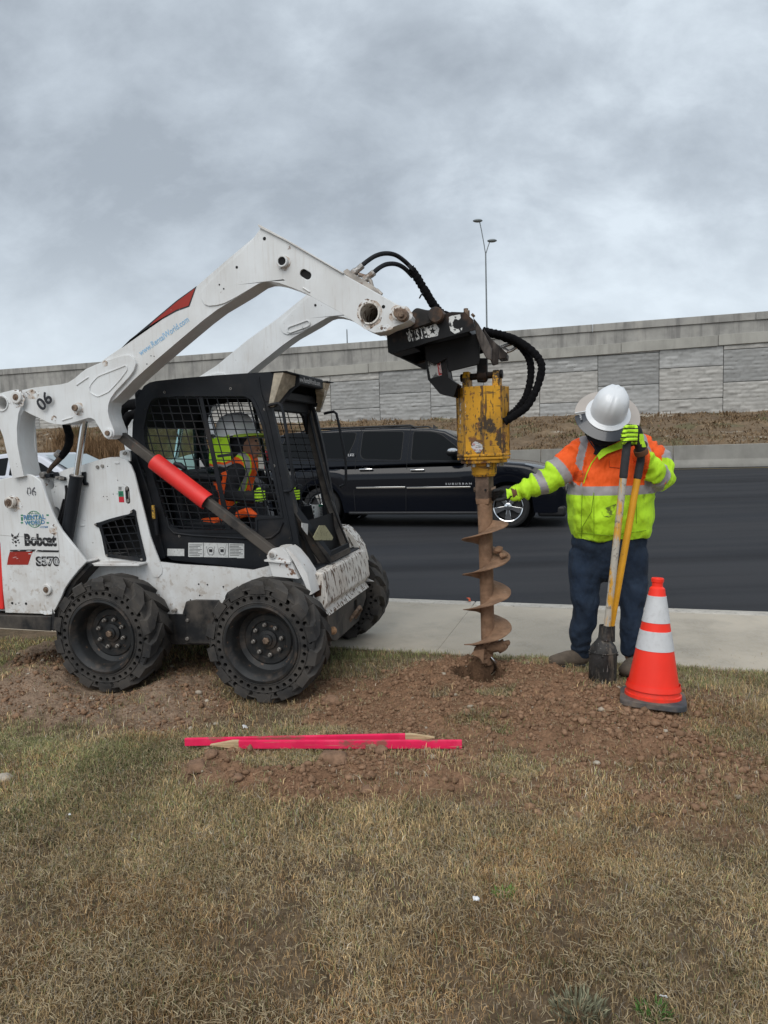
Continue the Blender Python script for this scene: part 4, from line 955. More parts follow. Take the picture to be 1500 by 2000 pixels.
# ---- rear links -----------------------------------------------------------------------
lk = TT(.12, [(-18, 805), (-16, 788), (-10, 776), (0, 769), (10, 766), (19, 764), (26, 762), (35, 761), (42, 766), (46, 776), (44, 791), (38, 808), (35, 836), (36, 867), (41.6, 897), (49, 930), (27, 934), (18.5, 897), (8.5, 853), (0, 832), (-8, 815), (-20, 812)])
lhole = circ(*T(.12, 6, 788), .046, 26)
def link_part(y0, y1, inner):
    mb = MB(); mb.prism(lk, y0, y1, [lhole])
    b0, b1 = sorted((y1, inner))
    web = TT(.12, [(44, 800), (38, 812), (35, 836), (36, 867), (41.6, 897), (49, 930), (44, 931), (36, 897), (30, 867), (29, 836), (33, 806)])
    mb.prism(web, b0, b1)
    mb.prism([p for p in TT(.12, [(10, 830), (36, 830), (43, 930), (26, 932), (12, 860)])], inner-.006, inner+.006)
    mb.lathe([(.052, -.008), (.052, .0), (.046, .0), (.046, -.008)], o=(T(.12, 6, 788)[0], y0, T(.12, 6, 788)[1]), axis='Y', n=28, closed=True)
    return mb.build('rear_link', M_white, sk, .004)
lkn = link_part(.11, .13, .27); link_part(1.55, 1.57, 1.41)
tb = MB(); x, z = T(.12, 6, 788)
tb.lathe([(.047, .11), (.047, 1.57), (.041, 1.57), (.041, .11)], o=(x, 0, z), axis='Y', n=28, closed=True); tb.build('link_cross_tube', M_whiteD, sk)
boss(sk, .11, 34, 776, .040, .014, .022, M_whiteD)

# ---- lift arms ----------------------------------------------------------------------------
AD0, AD1 = .16, .30
beam = TT(AD0, [(200, 704), (240, 677), (313, 613), (383, 560), (450, 502), (497, 463), (509, 445), (530, 454), (581, 482), (625, 508), (672, 536), (729, 568), (779, 596), (794, 606), (801, 616), (800, 624), (792, 630), (764, 640), (748, 648), (731, 650), (716, 644), (688, 626), (657, 606), (622, 587), (596, 572), (569, 561), (546, 553), (530, 550), (518, 550), (505, 554), (493, 562), (480, 571), (452, 588), (425, 604), (396, 626), (358, 658), (305, 703), (262, 741), (228, 776), (212, 790), (190, 770)])
hole = circ(*T(AD0, 722, 612), .058, 28); sl = slot(*T(AD0, 593, 533.5), *T(AD0, 601, 538.5), .022)
cast = TT(.14, [(43, 762), (67, 757), (100, 753), (118, 751), (133, 747), (147, 738), (157, 729), (167, 721), (187, 712), (202, 706), (225, 699), (243, 694), (254, 694), (262, 701), (265, 710), (261, 723), (252, 736), (240, 749), (224, 766), (216, 778), (211.5, 790), (210.5, 803), (213, 816), (218, 829), (223, 841), (223, 850), (218, 856.5), (211, 858), (204, 853), (197, 841), (190, 829), (185, 820.5), (179, 817), (173, 816), (160, 820), (140, 826), (121, 829.5), (107, 828), (94, 825), (80, 818), (60, 809), (43, 800)])
plate = TT(.152, [(440, 519), (470, 494), (497, 463), (509, 446), (530, 455), (581, 483), (625, 509), (672, 537), (729, 569), (779, 597), (794, 607), (801, 616), (800, 624), (792, 630), (764, 640), (748, 648), (731, 650), (716, 644), (688, 626), (657, 606), (622, 587), (596, 572), (569, 561), (546, 553), (530, 550), (518, 550), (505, 554), (480, 569), (458, 582), (438, 592), (423, 596), (408, 597.5), (399, 594), (393, 584), (392, 574), (397, 564), (410, 550)])
def arm(y0, y1, sgn, face):
    """sgn=-1 near arm (detail faces the camera), +1 far arm"""
    mb = MB(); mb.prism(beam, y0, y1, [hole, sl]); a = mb.build('lift_arm', M_white, sk, .016 if sgn < 0 else .012, 3)
    yf = y0 if face < 0 else y1
    mb = MB(); mb.prism(plate, min(yf, yf+face*.008), max(yf, yf+face*.008), [circ(*T(.152, 722, 612), .060, 28), slot(*T(.152, 593, 533.5), *T(.152, 601, 538.5), .024)])
    mb.prism(cast, min(yf-face*.12, yf+face*.02), max(yf-face*.12, yf+face*.02))
    mb.build('arm_plate', M_white, a, .004, 2)
    return a
arm_n = arm(AD0, AD1, -1, -1); arm_f = arm(1.38, 1.52, 1, -1)
tb = MB(); x, z = T(AD0, 722, 612)
tb.lathe([(.063, .143), (.063, 1.535), (.054, 1.535), (.054, .143)], o=(x, 0, z), axis='Y', n=32, closed=True); tb.build('arm_cross_tube', M_whiteRust, sk)
tb = MB(); tb.prism(TT(AD0, [(506, 440), (512, 442), (560, 468), (620, 503), (673, 534), (672, 536.5), (620, 506), (560, 471.5), (509, 446)]), .138, .318); tb.build('arm_top_flange', M_whiteD, arm_n, .001)
mw = MB()
ringz(mw, rounded(TT(.135, [(175, 752), (190, 735), (246, 713), (248, 722), (234, 741), (212, 765), (190, 775), (174, 766)]), .02), .139, .0045)
mw.build('embossed_rib', M_white, arm_n); mw = MB(); mw.capsule([P3(.139, 150, 752), P3(.139, 172, 737)], .005, 8); mw.build('embossed_rib', M_white, arm_n); mw = MB(); mw.capsule([P3(.139, 122, 821), P3(.139, 141, 815)], .005, 8); mw.build('embossed_rib', M_white, arm_n); mw = MB(); mw.capsule([P3(.15, 592, 562), P3(.15, 604, 570)], .005, 8)
mw.build('embossed_rib', M_white, arm_n)
mw = MB(); ringz(mw, slot(*T(1.37, 567, 644), *T(1.37, 600, 632), .022), 1.366, .005); mw.build('embossed_rib', M_white, arm_f)
dk = MB()
for a_, b_, r_ in ((516.5, 466, .010), (462.5, 522, .008), (428.5, 556, .005), (437, 564, .005), (749, 599, .010), (301, 696, .003), (295, 695, .003), (287, 711, .004)):
    d_ = .152 if a_ > 390 else AD0
    x, z = T(d_, a_, b_); dk.ybar(x, z, d_-.0015, d_+.02, r_, 14)
for a_, b_ in ((616, 596), (592, 641)):
    x, z = T(1.372, a_, b_); dk.ybar(x, z, 1.368, 1.4, .009, 12)
dk.build('arm_hole', M_dark, arm_n)
sx = MB(); sx.prism(slot(*T(AD0, 593, 533.5), *T(AD0, 601, 538.5), .0215), .166, .172); sx.build('arm_slot', M_dark, arm_n)
def tubeboss(d, px, py, r, ri, l, m=M_white, dark=True, par=None, pin=False):
    x, z = T(d, px, py); mb = MB(); mb.lathe([(r, .02), (r, -l), (ri, -l), (ri, .03)], o=(x, d, z), axis='Y', n=28)
    o = mb.build('pivot_boss', m, par or arm_n, .001); q = MB(); q.ybar(x, z, d-l+.008 if not pin else d-l-.012, d, ri*.98, 20)
    q.build('pin_bore' if not pin else 'pivot_pin', M_dark if dark else M_pin, o, .002)
tubeboss(.152, 554, 512, .033, .024, .03, M_white)
tubeboss(.14, 154, 797, .026, .020, .035, M_whiteD, False, pin=True)
tubeboss(.14, 213, 846, .030, .016, .014, M_white, False, pin=True)
tubeboss(.152, 780, 613, .036, .026, .03, M_whiteRust, False, pin=True)
x, z = T(.10, 786, 614); nb = MB(); nb.ybar(x-.006, z, .10, .17, .034, 24); nb.ybar(x-.006, z, .085, .10, .017, 10); nb.build('nose_pin', M_pin, sk, .003)
# stickers on the arm
q = MB(); q.prism(TT(AD0, [(238, 679), (262, 657), (300, 625), (345, 587), (384, 559), (376, 582), (370, 599), (345, 608), (300, 633), (254, 663)]), AD0-.0014, AD0-.0004); q.build('arm_sticker', worn('decal_edge_black', (.02, .022, .026), (.74, .76, .77), .70, 40), arm_n)
q = MB(); q.prism(TT(AD0, [(292, 637), (300, 628), (345, 590), (381, 563), (374, 582), (368.5, 597), (345, 605), (312, 624)]), AD0-.0022, AD0-.0015); q.build('arm_sticker', M_decred, arm_n)
def txt2(s, d, p0, p1, height, m, parent, **k):
    """lettering from pixel p0 to p1 along its baseline on plane d"""
    a = Vector(P3(d, *p0)); b_ = Vector(P3(d, *p1)); ang = math.atan2(b_.z-a.z, b_.x-a.x)
    o = text(s, a, height, m, parent, ang=ang, **k)
    wd = max((v.co-a).dot((b_-a).normalized()) for v in o.data.vertices); f = (b_-a).length/max(wd, 1e-6)
    dr = (b_-a).normalized()
    for v in o.data.vertices:
        r_ = v.co-a; v.co = a + r_ + dr*(r_.dot(dr)*(f-1))
    return o
txt2('www.RentalWorld.com', AD0-.001, (275, 695), (370, 627), .036, M_lblue, arm_n, bold=.012)
txt2('06', .119, (82, 804), (104, 781), .080, M_decblack, arm_n, bold=.028)
txt2('06', DP-.001, (52, 967), (71, 968), .056, M_worn06, sk, bold=.02)
txt2('RENTAL', DP-.001, (46, 1015), (89, 1013.5), .030, M_wornblue, sk, bold=.035)
txt2('WORLD', DP-.001, (49, 1025), (88, 1023), .026, M_wornblue, sk, bold=.035)
txt2('.COM', DP-.001, (77, 1031), (94, 1031), .012, M_wornblue, sk, bold=.03, shear=.3)
q = MB(); cx, cz = T(DP, 67, 1014)
q.tube([(cx+.060*math.cos(a), DP-.0012, cz+.055*math.sin(a)) for a in np.linspace(0, 2*math.pi, 30)], .0018, 4, False)
for k in (.35, .75): q.tube([(cx+.060*k*math.cos(a), DP-.0012, cz+.055*math.sin(a)) for a in np.linspace(0, 2*math.pi, 30)], .0011, 4, False)
for k in (-.7, -.35, 0, .35, .7): q.tube([(cx-.060*math.sqrt(1-k*k), DP-.0012, cz+.055*k), (cx+.060*math.sqrt(1-k*k), DP-.0012, cz+.055*k)], .0011, 4)
q.build('globe_logo', M_green, sk)
q = MB()
for a_, b_ in ((43, 1006.5), (43, 1021), (93, 1006), (93.5, 1021)):
    x, z = T(DP, a_, b_); q.bx(x-.009, x+.009, DP-.0014, DP-.0004, z-.005, z+.005)
x, z = T(DP, 43, 1013.5); q.bx(x-.007, x+.007, DP-.0014, DP-.0004, z-.013, z+.013); q.build('logo_mark', M_green, sk)
txt2('Bobcat', DP-.001, (48, 1064.5), (111, 1065.5), .074, M_wornblk, sk, bold=.055)
# animal head emblem: angular strokes
q = MB(); ex, ez = T(DP, 30.5, 1052)
def epoly(pts):
    q.prism([(ex+a*.0030, ez-b_*.0030) for a, b_ in pts], DP-.0014, DP-.0004)
for P_ in ([(-10, -12), (-4, -7), (-8, -3), (-11, -6)], [(11, -14), (7, -2), (2, -5)], [(-8, -1), (0, -6), (6, -1), (1, 1)], [(-11, 1), (-3, 2), (-7, 5)], [(2, 3), (10, 1), (8, 6), (4, 5)], [(-5, 6), (0, 4), (4, 8), (-1, 11)], [(-11, 8), (-7, 7), (-6, 12)], [(7, 8), (11, 7), (8, 12)], [(-2, 14), (2, 14), (1, 18), (-2, 17)]): epoly(P_)
q.build('emblem', M_wornblk, sk)
q = MB(); q.prism(TT(DP, [(20, 1075), (66, 1074), (61, 1084), (55, 1103), (14, 1103), (16, 1090)]), DP-.0014, DP-.0004); q.build('model_sticker', M_decred, sk)
q = MB(); q.prism(TT(DP, [(20, 1074), (70, 1073), (67, 1077), (20, 1077.5)]), DP-.0024, DP-.0015); q.prism(TT(DP, [(74, 1074), (116, 1075), (114, 1078.5), (71, 1078)]), DP-.0024, DP-.0015); q.build('sticker_line', M_wornblk, sk)
txt2('S570', DP-.0012, (71, 1104.5), (117, 1104.5), .058, M_wornblk, sk, bold=.06, shear=.0)
txt2('S570', DP-.0022, (73.5, 1102.5), (115, 1102.5), .046, worn('decal_grey_fill', (.50, .51, .52), (.74, .76, .77), .62, 60), sk, bold=-.002, shear=.0)
q = MB()
for (a_, b_, c_, e_) in ((0, 1045, 60, 1049), (60, 1049, 112, 1051), (112, 1040, 116, 1090)):
    q.tube([P3(DP-.0005, a_, b_), P3(DP-.0005, (a_+c_)/2+1, (b_+e_)/2+1), P3(DP-.0005, c_, e_)], .0011, 4)
q.build('panel_scratch', mat('scratch_grey', (.30, .28, .26), .7), sk)

# ---- lower front link (bar) with red sleeve -----------------------------------------------------
DL = .245
ba = Vector(P3(DL, 228, 845)); bb = Vector(P3(DL, 541, 1085))
dv = (bb-ba).normalized(); nv = Vector((-dv.z, 0, dv.x))
bar = MB()
def barbox(mb, p, q, w0, w1, y0, y1):
    mb.prism([((p-nv*w0).x, (p-nv*w0).z), ((q-nv*w1).x, (q-nv*w1).z), ((q+nv*w1).x, (q+nv*w1).z), ((p+nv*w0).x, (p+nv*w0).z)], y0, y1)
barbox(bar, ba, bb, .030, .030, .225, .275)
bar.ybar(ba.x, ba.z, .21, .29, .036, 20); bar.ybar(bb.x, bb.z, .232, .268, .034, 20)
lower_link = bar.build('link_bar', M_blackD, sk, .006)
bar = MB(); barbox(bar, ba, bb, .030, .030, 1.405, 1.455); bar.build('link_bar', M_blackD, sk, .006)
sl_ = MB(); p0 = ba + dv*((Vector(P3(DL, 302, 900))-ba).dot(dv)); p1 = ba + dv*((Vector(P3(DL, 406, 978))-ba).dot(dv))
vs = []; n = 18
for p in (p0, p1):
    for rr in (.057, .051):
        for j in range(n+1):
            a = R(-100 + 200*j/n); vs.append(p + nv*(rr*math.sin(a)) + Vector((0, -1, 0))*(rr*math.cos(a)*1.05) + Vector((0, .005, 0)))
k = n+1; fs = []
for j in range(n):
    fs += [(j, j+1, 2*k+j+1, 2*k+j), (k+j, 3*k+j, 3*k+j+1, k+j+1), (j, k+j, k+j+1, j+1), (2*k+j, 2*k+j+1, 3*k+j+1, 3*k+j)]
fs += [(0, 2*k, 3*k, k), (n, k+n, 3*k+n, 2*k+n)]
sl_.add(vs, fs); sl_.build('red_guard', M_red, lower_link, .001)
pn = MB(); x, z = T(.2, 232, 850); pn.ybar(ba.x, ba.z, .14, .30, .020, 16); pn.build('link_pin', M_pin, lower_link)
lv = MB(); lv.capsule([P3(.33, 343, 907), P3(.33, 352, 909), P3(.33, 360, 915)], [.017, .02, .015], 12); lv.build('knob', M_black, sk)

# rust bleeding and chipped paint round the pivots
M_stain = mat('rust_stain', (.76, .78, .79), .5, var=.04, layers=[dict(c=(.40, .27, .17), s=22, t=.50, w=.10, a=.75, d=8), dict(c=(.10, .055, .03), s=48, t=.58, w=.02, a=.95, d=8)])
def stain(d, px, py, r_, par, ri=0, sx=1, sz=1):
    x, z = T(d, px, py); q = MB(); n = 26; o = []
    for j in range(n): a = 2*math.pi*j/n; k = r_*(1+.30*noise.noise(Vector((math.cos(a)*1.6+px, math.sin(a)*1.6, py)))); o.append((x+k*sx*math.cos(a), z+k*sz*math.sin(a)))
    q.prism(o, d-.0012, d-.0004, [circ(x, z, ri, 20)] if ri else ()); q.build('rust_stain', M_stain, par)
stain(.152, 722, 612, .078, arm_n, .0635); stain(.152, 782, 614, .058, arm_n, 0, 1.1, .9); stain(.152, 752, 640, .025, arm_n, 0, 1.6, .8); stain(.152, 554, 514, .040, arm_n)
stain(.14, 154, 799, .042, arm_n); stain(.14, 205, 710, .020, arm_n); stain(.14, 62, 770, .040, arm_n, 0, 1.6, .7); stain(.14, 105, 817, .020, arm_n)
stain(.11, 36, 779, .052, lkn); stain(.14, 28, 984, .055, sk); stain(.14, 104, 1035, .034, sk, 0, .9, 1.2); stain(.14, 92, 1196, .030, sk, 0, 2, .5)
# ================================================================ cab
DK, DK2 = .42, 1.26
# side profile (front edge at the A post)
cabp = TT(DK, [(261, 880), (258, 857), (259, 825), (266, 790), (273, 768), (281, 754), (292, 747), (305, 744), (350, 739), (420, 733), (496, 728), (513, 727), (520, 770), (531, 800), (547, 868), (560, 935), (572, 1000), (580, 1040), (590, 1090), (575, 1112), (505, 1112), (420, 1103), (335, 1094), (319, 1080), (305, 1025), (295, 975), (284, 920)])
win = rounded(TT(DK, [(304, 777), (340, 774), (478, 774), (490, 780), (497, 793), (512, 832), (530, 915), (543, 979), (549, 1008), (498, 1010), (500, 1034), (446, 1035), (345, 1034), (331, 1027), (324, 1012), (300, 930), (283, 862), (282, 835), (288, 803), (295, 784)]), .012, 2)
def side_panel(y0, y1):
    mb = MB(); mb.prism(cabp, y0, y1, [win]); return mb
cab = side_panel(DK, DK+.035).build('cab', M_black, sk, .008, 3)
side_panel(DK2-.035, DK2).build('far_cab_side', M_black, cab, .008, 3)
# roof, rear
roof_line = TT(DK, [(259, 825), (266, 790), (273, 768), (281, 754), (292, 747), (305, 744), (350, 739), (420, 733), (496, 728), (545, 727)])
inn = [(p[0]+(.035 if i < 4 else 0), p[1]-.035) for i, p in enumerate(roof_line)]
mb = MB(); mb.prism(roof_line + inn[::-1], DK+.035, DK2-.035); mb.build('roof', M_black, cab, .004, 2)
# raised surround of the side window
def inset(poly, d):
    c = sum((Vector(p) for p in poly), Vector((0, 0)))/len(poly); return [tuple(Vector(p)+(c-Vector(p)).normalized()*d) for p in poly]
mb = MB(); o2 = inset(win, -.030); mb.prism(inset(win, -.022), DK-.006, DK+.004, [win]); mb.build('window_surround', M_black, cab, .004, 2)
mb = MB(); seamp = TT(DK-.004, [(505, 736), (507, 752), (511, 775), (516, 790), (524, 822), (543, 917), (556, 985), (562, 1013), (570, 1055)])
mb.tube([(p[0], DK-.003, p[1]) for p in seamp], .006, 8); mb.build('post_seam', M_black, cab)
mb = MB(); mb.tube([P3(DK-.004, a_, b_) for a_, b_ in ((325, 1010), (330, 1030), (340, 1041), (380, 1046), (450, 1050), (505, 1053), (530, 1050), (545, 1038), (552, 1020))], .0075, 8); mb.build('panel_crease', M_black, cab)
# lattice on both sides
def side_mesh(y):
    g = MB(); o_ = T(DK, 300, 1026)
    v1 = Vector(T(DK, 318, 1025)) - Vector(T(DK, 299.5, 1024)); v2 = Vector(T(DK, 296, 1010)) - Vector(T(DK, 300, 1024.6))
    lattice(g, win, y, o_, tuple(v1), (-2, 18), tuple(v2), (-1, 20), .0032, .005)
    # broad mullion and cross slot bar
    m0 = TT(DK, [(386, 770), (393, 770), (450, 1036), (441, 1036)]); g.prism(m0, y-.004, y+.004)
    g.prism(slot(*T(DK, 425, 891), *T(DK, 448, 888), .009), y-.004, y+.006)
    return g
side_mesh(DK+.012).build('side_screen', M_black, cab)
side_mesh(DK2-.03).build('side_screen', M_black, cab)
mb = MB(); mb.prism(TT(DK, [(500, 1009), (548, 1008), (553, 1030), (540, 1048), (500, 1050)]), DK+.004, DK+.02); mb.build('corner_panel', M_black, cab, .003)
# posts / door frame: chamfered opening at the front
n0 = Vector(P3(DK+.02, 519, 785)); n1 = Vector(P3(DK+.02, 548, 905)); n2 = Vector(P3(DK+.02, 571, 1004)); n3 = Vector(P3(DK+.19, 640, 1100))
def mirr(v): return Vector((v.x, DK+DK2-v.y, v.z))
fr = MB()
xd = Vector((.012, 0, 0))
def post(a, b_, w_=.030, t=.028):
    fr.tube([a, b_], [(t, w_)]*2, 4, True, up=(1, 0, 1))
def ribbon(pts, depth, thick, mb):
    """box section frame along pts; depth along x, thick towards inside"""
    for i in range(len(pts)-1):
        a, b_ = pts[i], pts[i+1]; c = Vector(((n0.x+n3.x)/2, (DK+DK2)/2, (n0.z+n3.z)/2))
        def ins(p):
            q = Vector((0, c.y-p.y, c.z-p.z)); return p + q.normalized()*thick
        A, B_ = ins(a), ins(b_); X = Vector((depth, 0, 0))
        mb.hexa([a-X, b_-X, B_-X, A-X, a+X*.35, b_+X*.35, B_+X*.35, A+X*.35])
pts = [n0, n1, n2, n3, mirr(n3), mirr(n2), mirr(n1), mirr(n0)]
ribbon(pts, .05, .05, fr)
dframe = fr.build('front_frame', M_blackD, cab, .006, 2)
fl = MB(); ribbon([p+Vector((.012, 0, 0)) for p in pts], .008, .085, fl); fl.build('frame_flange', M_black, dframe, .002)
# underside skirt between side panel and front tip
sk_ = MB(); a_ = n2 + Vector((-.05, 0, -.0)); b_ = n3 + Vector((-.04, 0, 0)); lo = T(DK, 590, 1112)[1]
sk_.add([n2+Vector((-.06, 0, 0)), n3+Vector((-.05, 0, 0)), Vector((n3.x-.07, n3.y, lo)), Vector((n2.x-.02, DK+.01, lo)), mirr(n2)+Vector((-.06, 0, 0)), mirr(n3)+Vector((-.05, 0, 0)), mirr(Vector((n3.x-.07, n3.y, lo))), mirr(Vector((n2.x-.02, DK+.01, lo)))], [(0, 1, 2, 3), (4, 5, 6, 7), (1, 5, 6, 2), (2, 6, 7, 3)])
sk_.build('front_skirt', M_blackD, cab)
# floor, back wall, interior
x0 = T(DK, 300, 1000)[0]; x1 = n2.x-.02; zf = T(DK, 505, 1112)[1]+.02
mb = MB(); mb.bx(x0, x1, DK+.035, DK2-.035, zf, zf+.02); mb.build('floor_pan', M_black, cab)
xr = T(DK, 262, 850)[0]; zrt = T(DK, 285, 752)[1]-.05; zm = T(DK, 280, 925)[1]
mb = MB(); mb.prism([(xr+.01, zm), (xr+.03, zm), (x0+.03, zf), (x0, zf)], DK+.035, DK2-.035); mb.bx(xr, xr+.03, DK+.035, DK+.07, zm, zrt); mb.bx(xr, xr+.03, DK2-.07, DK2-.035, zm, zrt)
mb.bx(xr, xr+.03, DK+.035, DK2-.035, zrt-.03, zrt+.03); mb.build('rear_wall', M_black, cab, .004)
M_teal = mat('rear_glass', (.55, .85, .82), .05, trans=1, ior=1.1, var=0, layers=[]); 
mb = MB(); mb.bx(xr+.012, xr+.018, DK+.07, DK2-.07, zm, zrt-.03); mb.build('rear_window', M_teal, cab)
# top visor with work lights
vz = MB()
vis = TT(DK, [(496, 728), (520, 726.5), (545, 725), (555, 724), (551, 739), (545, 757), (531, 783), (518, 787)])
vz.prism(vis, DK-.002, DK+.03); vz.build('visor_cheek', M_black, cab, .005); vz = MB(); vz.prism(vis, DK2-.03, DK2+.002); vz.build('visor_cheek', M_black, cab, .005)
xt, ztop = T(DK, 553, 724); 
lw_, lp = .19, .05
def lamp_unit(y0, y1, name='work_lamp'):
    """housing hood from roof corner, lens tapering to a point at the outer post"""
    flip = y0 > .8
    ya, yb = (y1, y0) if flip else (y0, y1)     # ya = outer edge
    zt_ = ztop; 
    prof = [(ya, zt_-.012), (yb, zt_-.02), (yb, zt_-.085), (yb+(.05 if flip else -.05), zt_-.11), (ya+(-.04 if flip else .04), zt_-.215), (ya, zt_-.225)]
    o_x = {0: 0, 1: .02, 2: .01, 3: -.01, 4: -.075, 5: -.085}
    vs = [(xt+.005+o_x[i], p[0], p[1]) for i, p in enumerate(prof)]; vb = [(xt-.06+o_x[i]*.6, p[0], p[1]) for i, p in enumerate(prof)]
    q = MB(); q.add(vs+vb, [tuple(range(6)), tuple(range(11, 5, -1))]+[(i, (i+1) % 6, 6+(i+1) % 6, 6+i) for i in range(6)])
    o = q.build(name, mat('lamp_lens', (.42, .36, .27), .22, var=.25, vs=25, bump=.5, bs=30, coat=.6), cab, .003)
    h = MB(); k = [0, 1, 2, 3]
    ring = [(xt+.03+o_x[i], *prof[i]) for i in range(6)]
    for i in ((0,) if flip else (0, 1, 2, 3)):
        a, b2 = Vector(ring[i]), Vector(ring[i+1]) if i < 5 else Vector(ring[0])
        cc = Vector((xt, (ya+yb)/2, zt_-.10))
        def ou(p): 
            d_ = Vector((0, p.y-cc.y, p.z-cc.z)).normalized(); return p + d_*.012
        X = Vector((.11, 0, 0)); h.hexa([a-X, b2-X, ou(b2)-X, ou(a)-X, a, b2, ou(b2), ou(a)])
    h.build('lamp_hood', M_black, o, .002)
lamp_unit(DK-.01, DK+.155); lamp_unit(DK2-.12, DK2+.055)
vb_ = MB(); vb_.box((xt-.005, (DK+DK2)/2, ztop-.035), (.05, DK2-DK-.30, .07)); vb_.box((xt-.06, (DK+DK2)/2, ztop-.03), (.10, DK2-DK, .045))
vbar = vb_.build('visor_bar', M_black, cab, .008)
text('www.RentalWorld.com', (xt+.0215, DK+.19, ztop-.052), .034, mat('letter_white', (.6, .6, .6), .5, var=.05), cab, axes=((0, 1, 0), (0, 0, 1)), bold=.01, wide=.92)
# header below the visor
hd = MB(); hd.box((n0.x-.03, (DK+DK2)/2, n0.z+.0), (.05, DK2-DK-.06, .10)); hd.box((n0.x+.0, (DK+DK2)/2, n0.z+.05), (.10, DK2-DK-.06, .06)); hd.build('header', M_black, cab, .008)
for s_ in (0, 1):
    cg = MB()
    q = [Vector((n0.x-.01, DK+.05, n0.z-.03)), Vector((n0.x-.01, DK+.05, n0.z-.20)), Vector((n0.x-.01, DK+.13, n0.z-.07)), Vector((n0.x-.01, DK+.22, n0.z-.03))]
    if s_: q = [mirr(p) for p in q]
    cg.add(q+[p+Vector((-.02, 0, 0)) for p in q], [(0, 1, 2, 3), (7, 6, 5, 4), (0, 1, 5, 4), (1, 2, 6, 5), (2, 3, 7, 6)])
    cg.build('corner_gusset', M_black, cab)
# grab bars on the front posts
def grab(mb, y, pxs, d):
    pts = [Vector(P3(d, a_, b_)) for a_, b_ in pxs]; mb.tube(pts, .0105, 10)
gb = MB(); grab(gb, 0, [(523, 793), (530, 790), (543, 788), (549, 792), (553, 805), (559, 840), (566, 890), (572, 930), (574, 950), (568, 958), (555, 960)], DK-.02); gb.build('grab_handle', M_black, cab)
gb = MB(); grab(gb, 0, [(633, 808), (640, 806), (652, 804), (657, 808), (662, 830), (670, 870), (675, 900), (676, 935), (673, 947), (664, 951)], DK2+.02); gb.build('grab_handle', M_black, cab)
# front panel inside the door opening with labels
fx = n3.x-.16
ip = MB(); ip.add([(fx+.09, DK+.06, zf), (fx+.09, DK2-.06, zf), (fx+.02, DK2-.06, zf+.28), (fx+.02, DK+.06, zf+.28)], [(0, 1, 2, 3)]); ip.build('foot_panel', M_dark, cab)
def facing(pts, x, m, name, par):
    q = MB(); q.prism(pts, x, x+.003); q.v = [(v[1], v[0], v[2]) for v in q.v]; return q.build(name, m, par)
def XP(x, px, py):
    """point on a plane across the machine (x = const) hit by the pixel ray -> (y, z)"""
    r = ray(px, py); t = (x - MF.u.dot(CP-MF.o))/MF.u.dot(r); q = MF.I @ (CP + r*t); return (q.y, q.z)
M_lem = mat('label_cream', (.42, .40, .24), .5, var=.1, layers=[dict(c=(.08, .07, .05), s=55, t=.60, w=.03, a=.8)])
fx = n3.x-.03
facing([XP(fx, a_, b_) for a_, b_ in ((623, 1026), (634, 1026), (650, 1049), (648, 1055), (614, 1055), (611, 1049))], fx, M_lem, 'triangle_label', cab)
facing([XP(fx-.03, a_, b_) for a_, b_ in ((589, 1021), (601, 1023), (600, 1045), (593, 1036), (589, 1030))], fx-.03, M_label, 'side_label', cab)
fy = n2.x-.08
facing([XP(fy, a_, b_) for a_, b_ in ((608, 986), (649, 984), (649.5, 1000), (644, 1010), (632, 1014), (614, 1014))], fy, M_label, 'warning_label', cab)
facing([XP(fy+.004, a_, b_) for a_, b_ in ((622, 985.5), (649.5, 984), (649.5, 988), (622, 989.5))], fy+.004, M_green, 'label_band', cab)
q = MB()
for k in range(6):
    a_ = XP(fy+.005, 625, 993+3.2*k); b_ = XP(fy+.005, 647-k*.7, 992.5+3.2*k); q.bx(fy+.004, fy+.005, a_[0], b_[0], a_[1]-.0016, a_[1]+.0016)
for k in range(3):
    a_ = XP(fy+.005, 613, 991+8*k); q.bx(fy+.004, fy+.005, a_[0]-.012, a_[0]+.012, a_[1]-.008, a_[1]+.008)
q.build('label_print', M_ink, cab)
ll = MB(); ll.add([(fy-.01, DK+.04, XP(fy, 610, 1010)[1]-.02), (fy-.01, DK2-.04, XP(fy, 610, 1010)[1]-.02), (fy-.01, DK2-.04, zf), (fy-.01, DK+.04, zf)], [(0, 1, 2, 3)]); ll.build('lower_panel', M_dark, cab)
# labels on the lower cab side
q = MB(); q.prism(TT(DK, [(368, 1060), (397, 1060), (397, 1088), (368, 1087.5)]), DK-.0016, DK-.0003); q.prism(TT(DK, [(398, 1060), (446, 1061), (446, 1089), (398, 1088)]), DK-.0016, DK-.0003); q.prism(TT(DK, [(447, 1061), (477, 1062), (477, 1090), (463, 1090), (463, 1089), (447, 1089)]), DK-.0016, DK-.0003)
q.prism(TT(DK, [(327, 1071.5), (360, 1072), (360, 1086), (327, 1085.5)]), DK-.0016, DK-.0003); q.build('instruction_label', M_label, cab)
q = MB()
for k in range(8):
    for a_, b_ in ((370, 395-(k % 3)*4), (449, 475-(k*2 % 3)*4)):
        p = T(DK, a_, 1064+2.9*k); r_ = T(DK, b_, 1064.3+2.9*k); q.bx(p[0], r_[0], DK-.0026, DK-.0017, p[1]-.0016, p[1]+.0016)
for cx_ in (412, 434):
    x, z = T(DK, cx_, 1076); q.tube([(x+.022*math.cos(a), DK-.002, z+.026*math.sin(a)) for a in np.linspace(0, 6.28, 14)], .0012, 4, False); q.bx(x-.012, x+.012, DK-.0026, DK-.0017, z-.008, z+.012)
    for j in (-1, 1): q.tube([(x+j*.03, DK-.002, z+.03), (x+j*.022, DK-.002, z-.02), (x+j*.006, DK-.002, z-.032)], .0011, 4)
q.build('label_print', M_ink, cab)
q = MB()
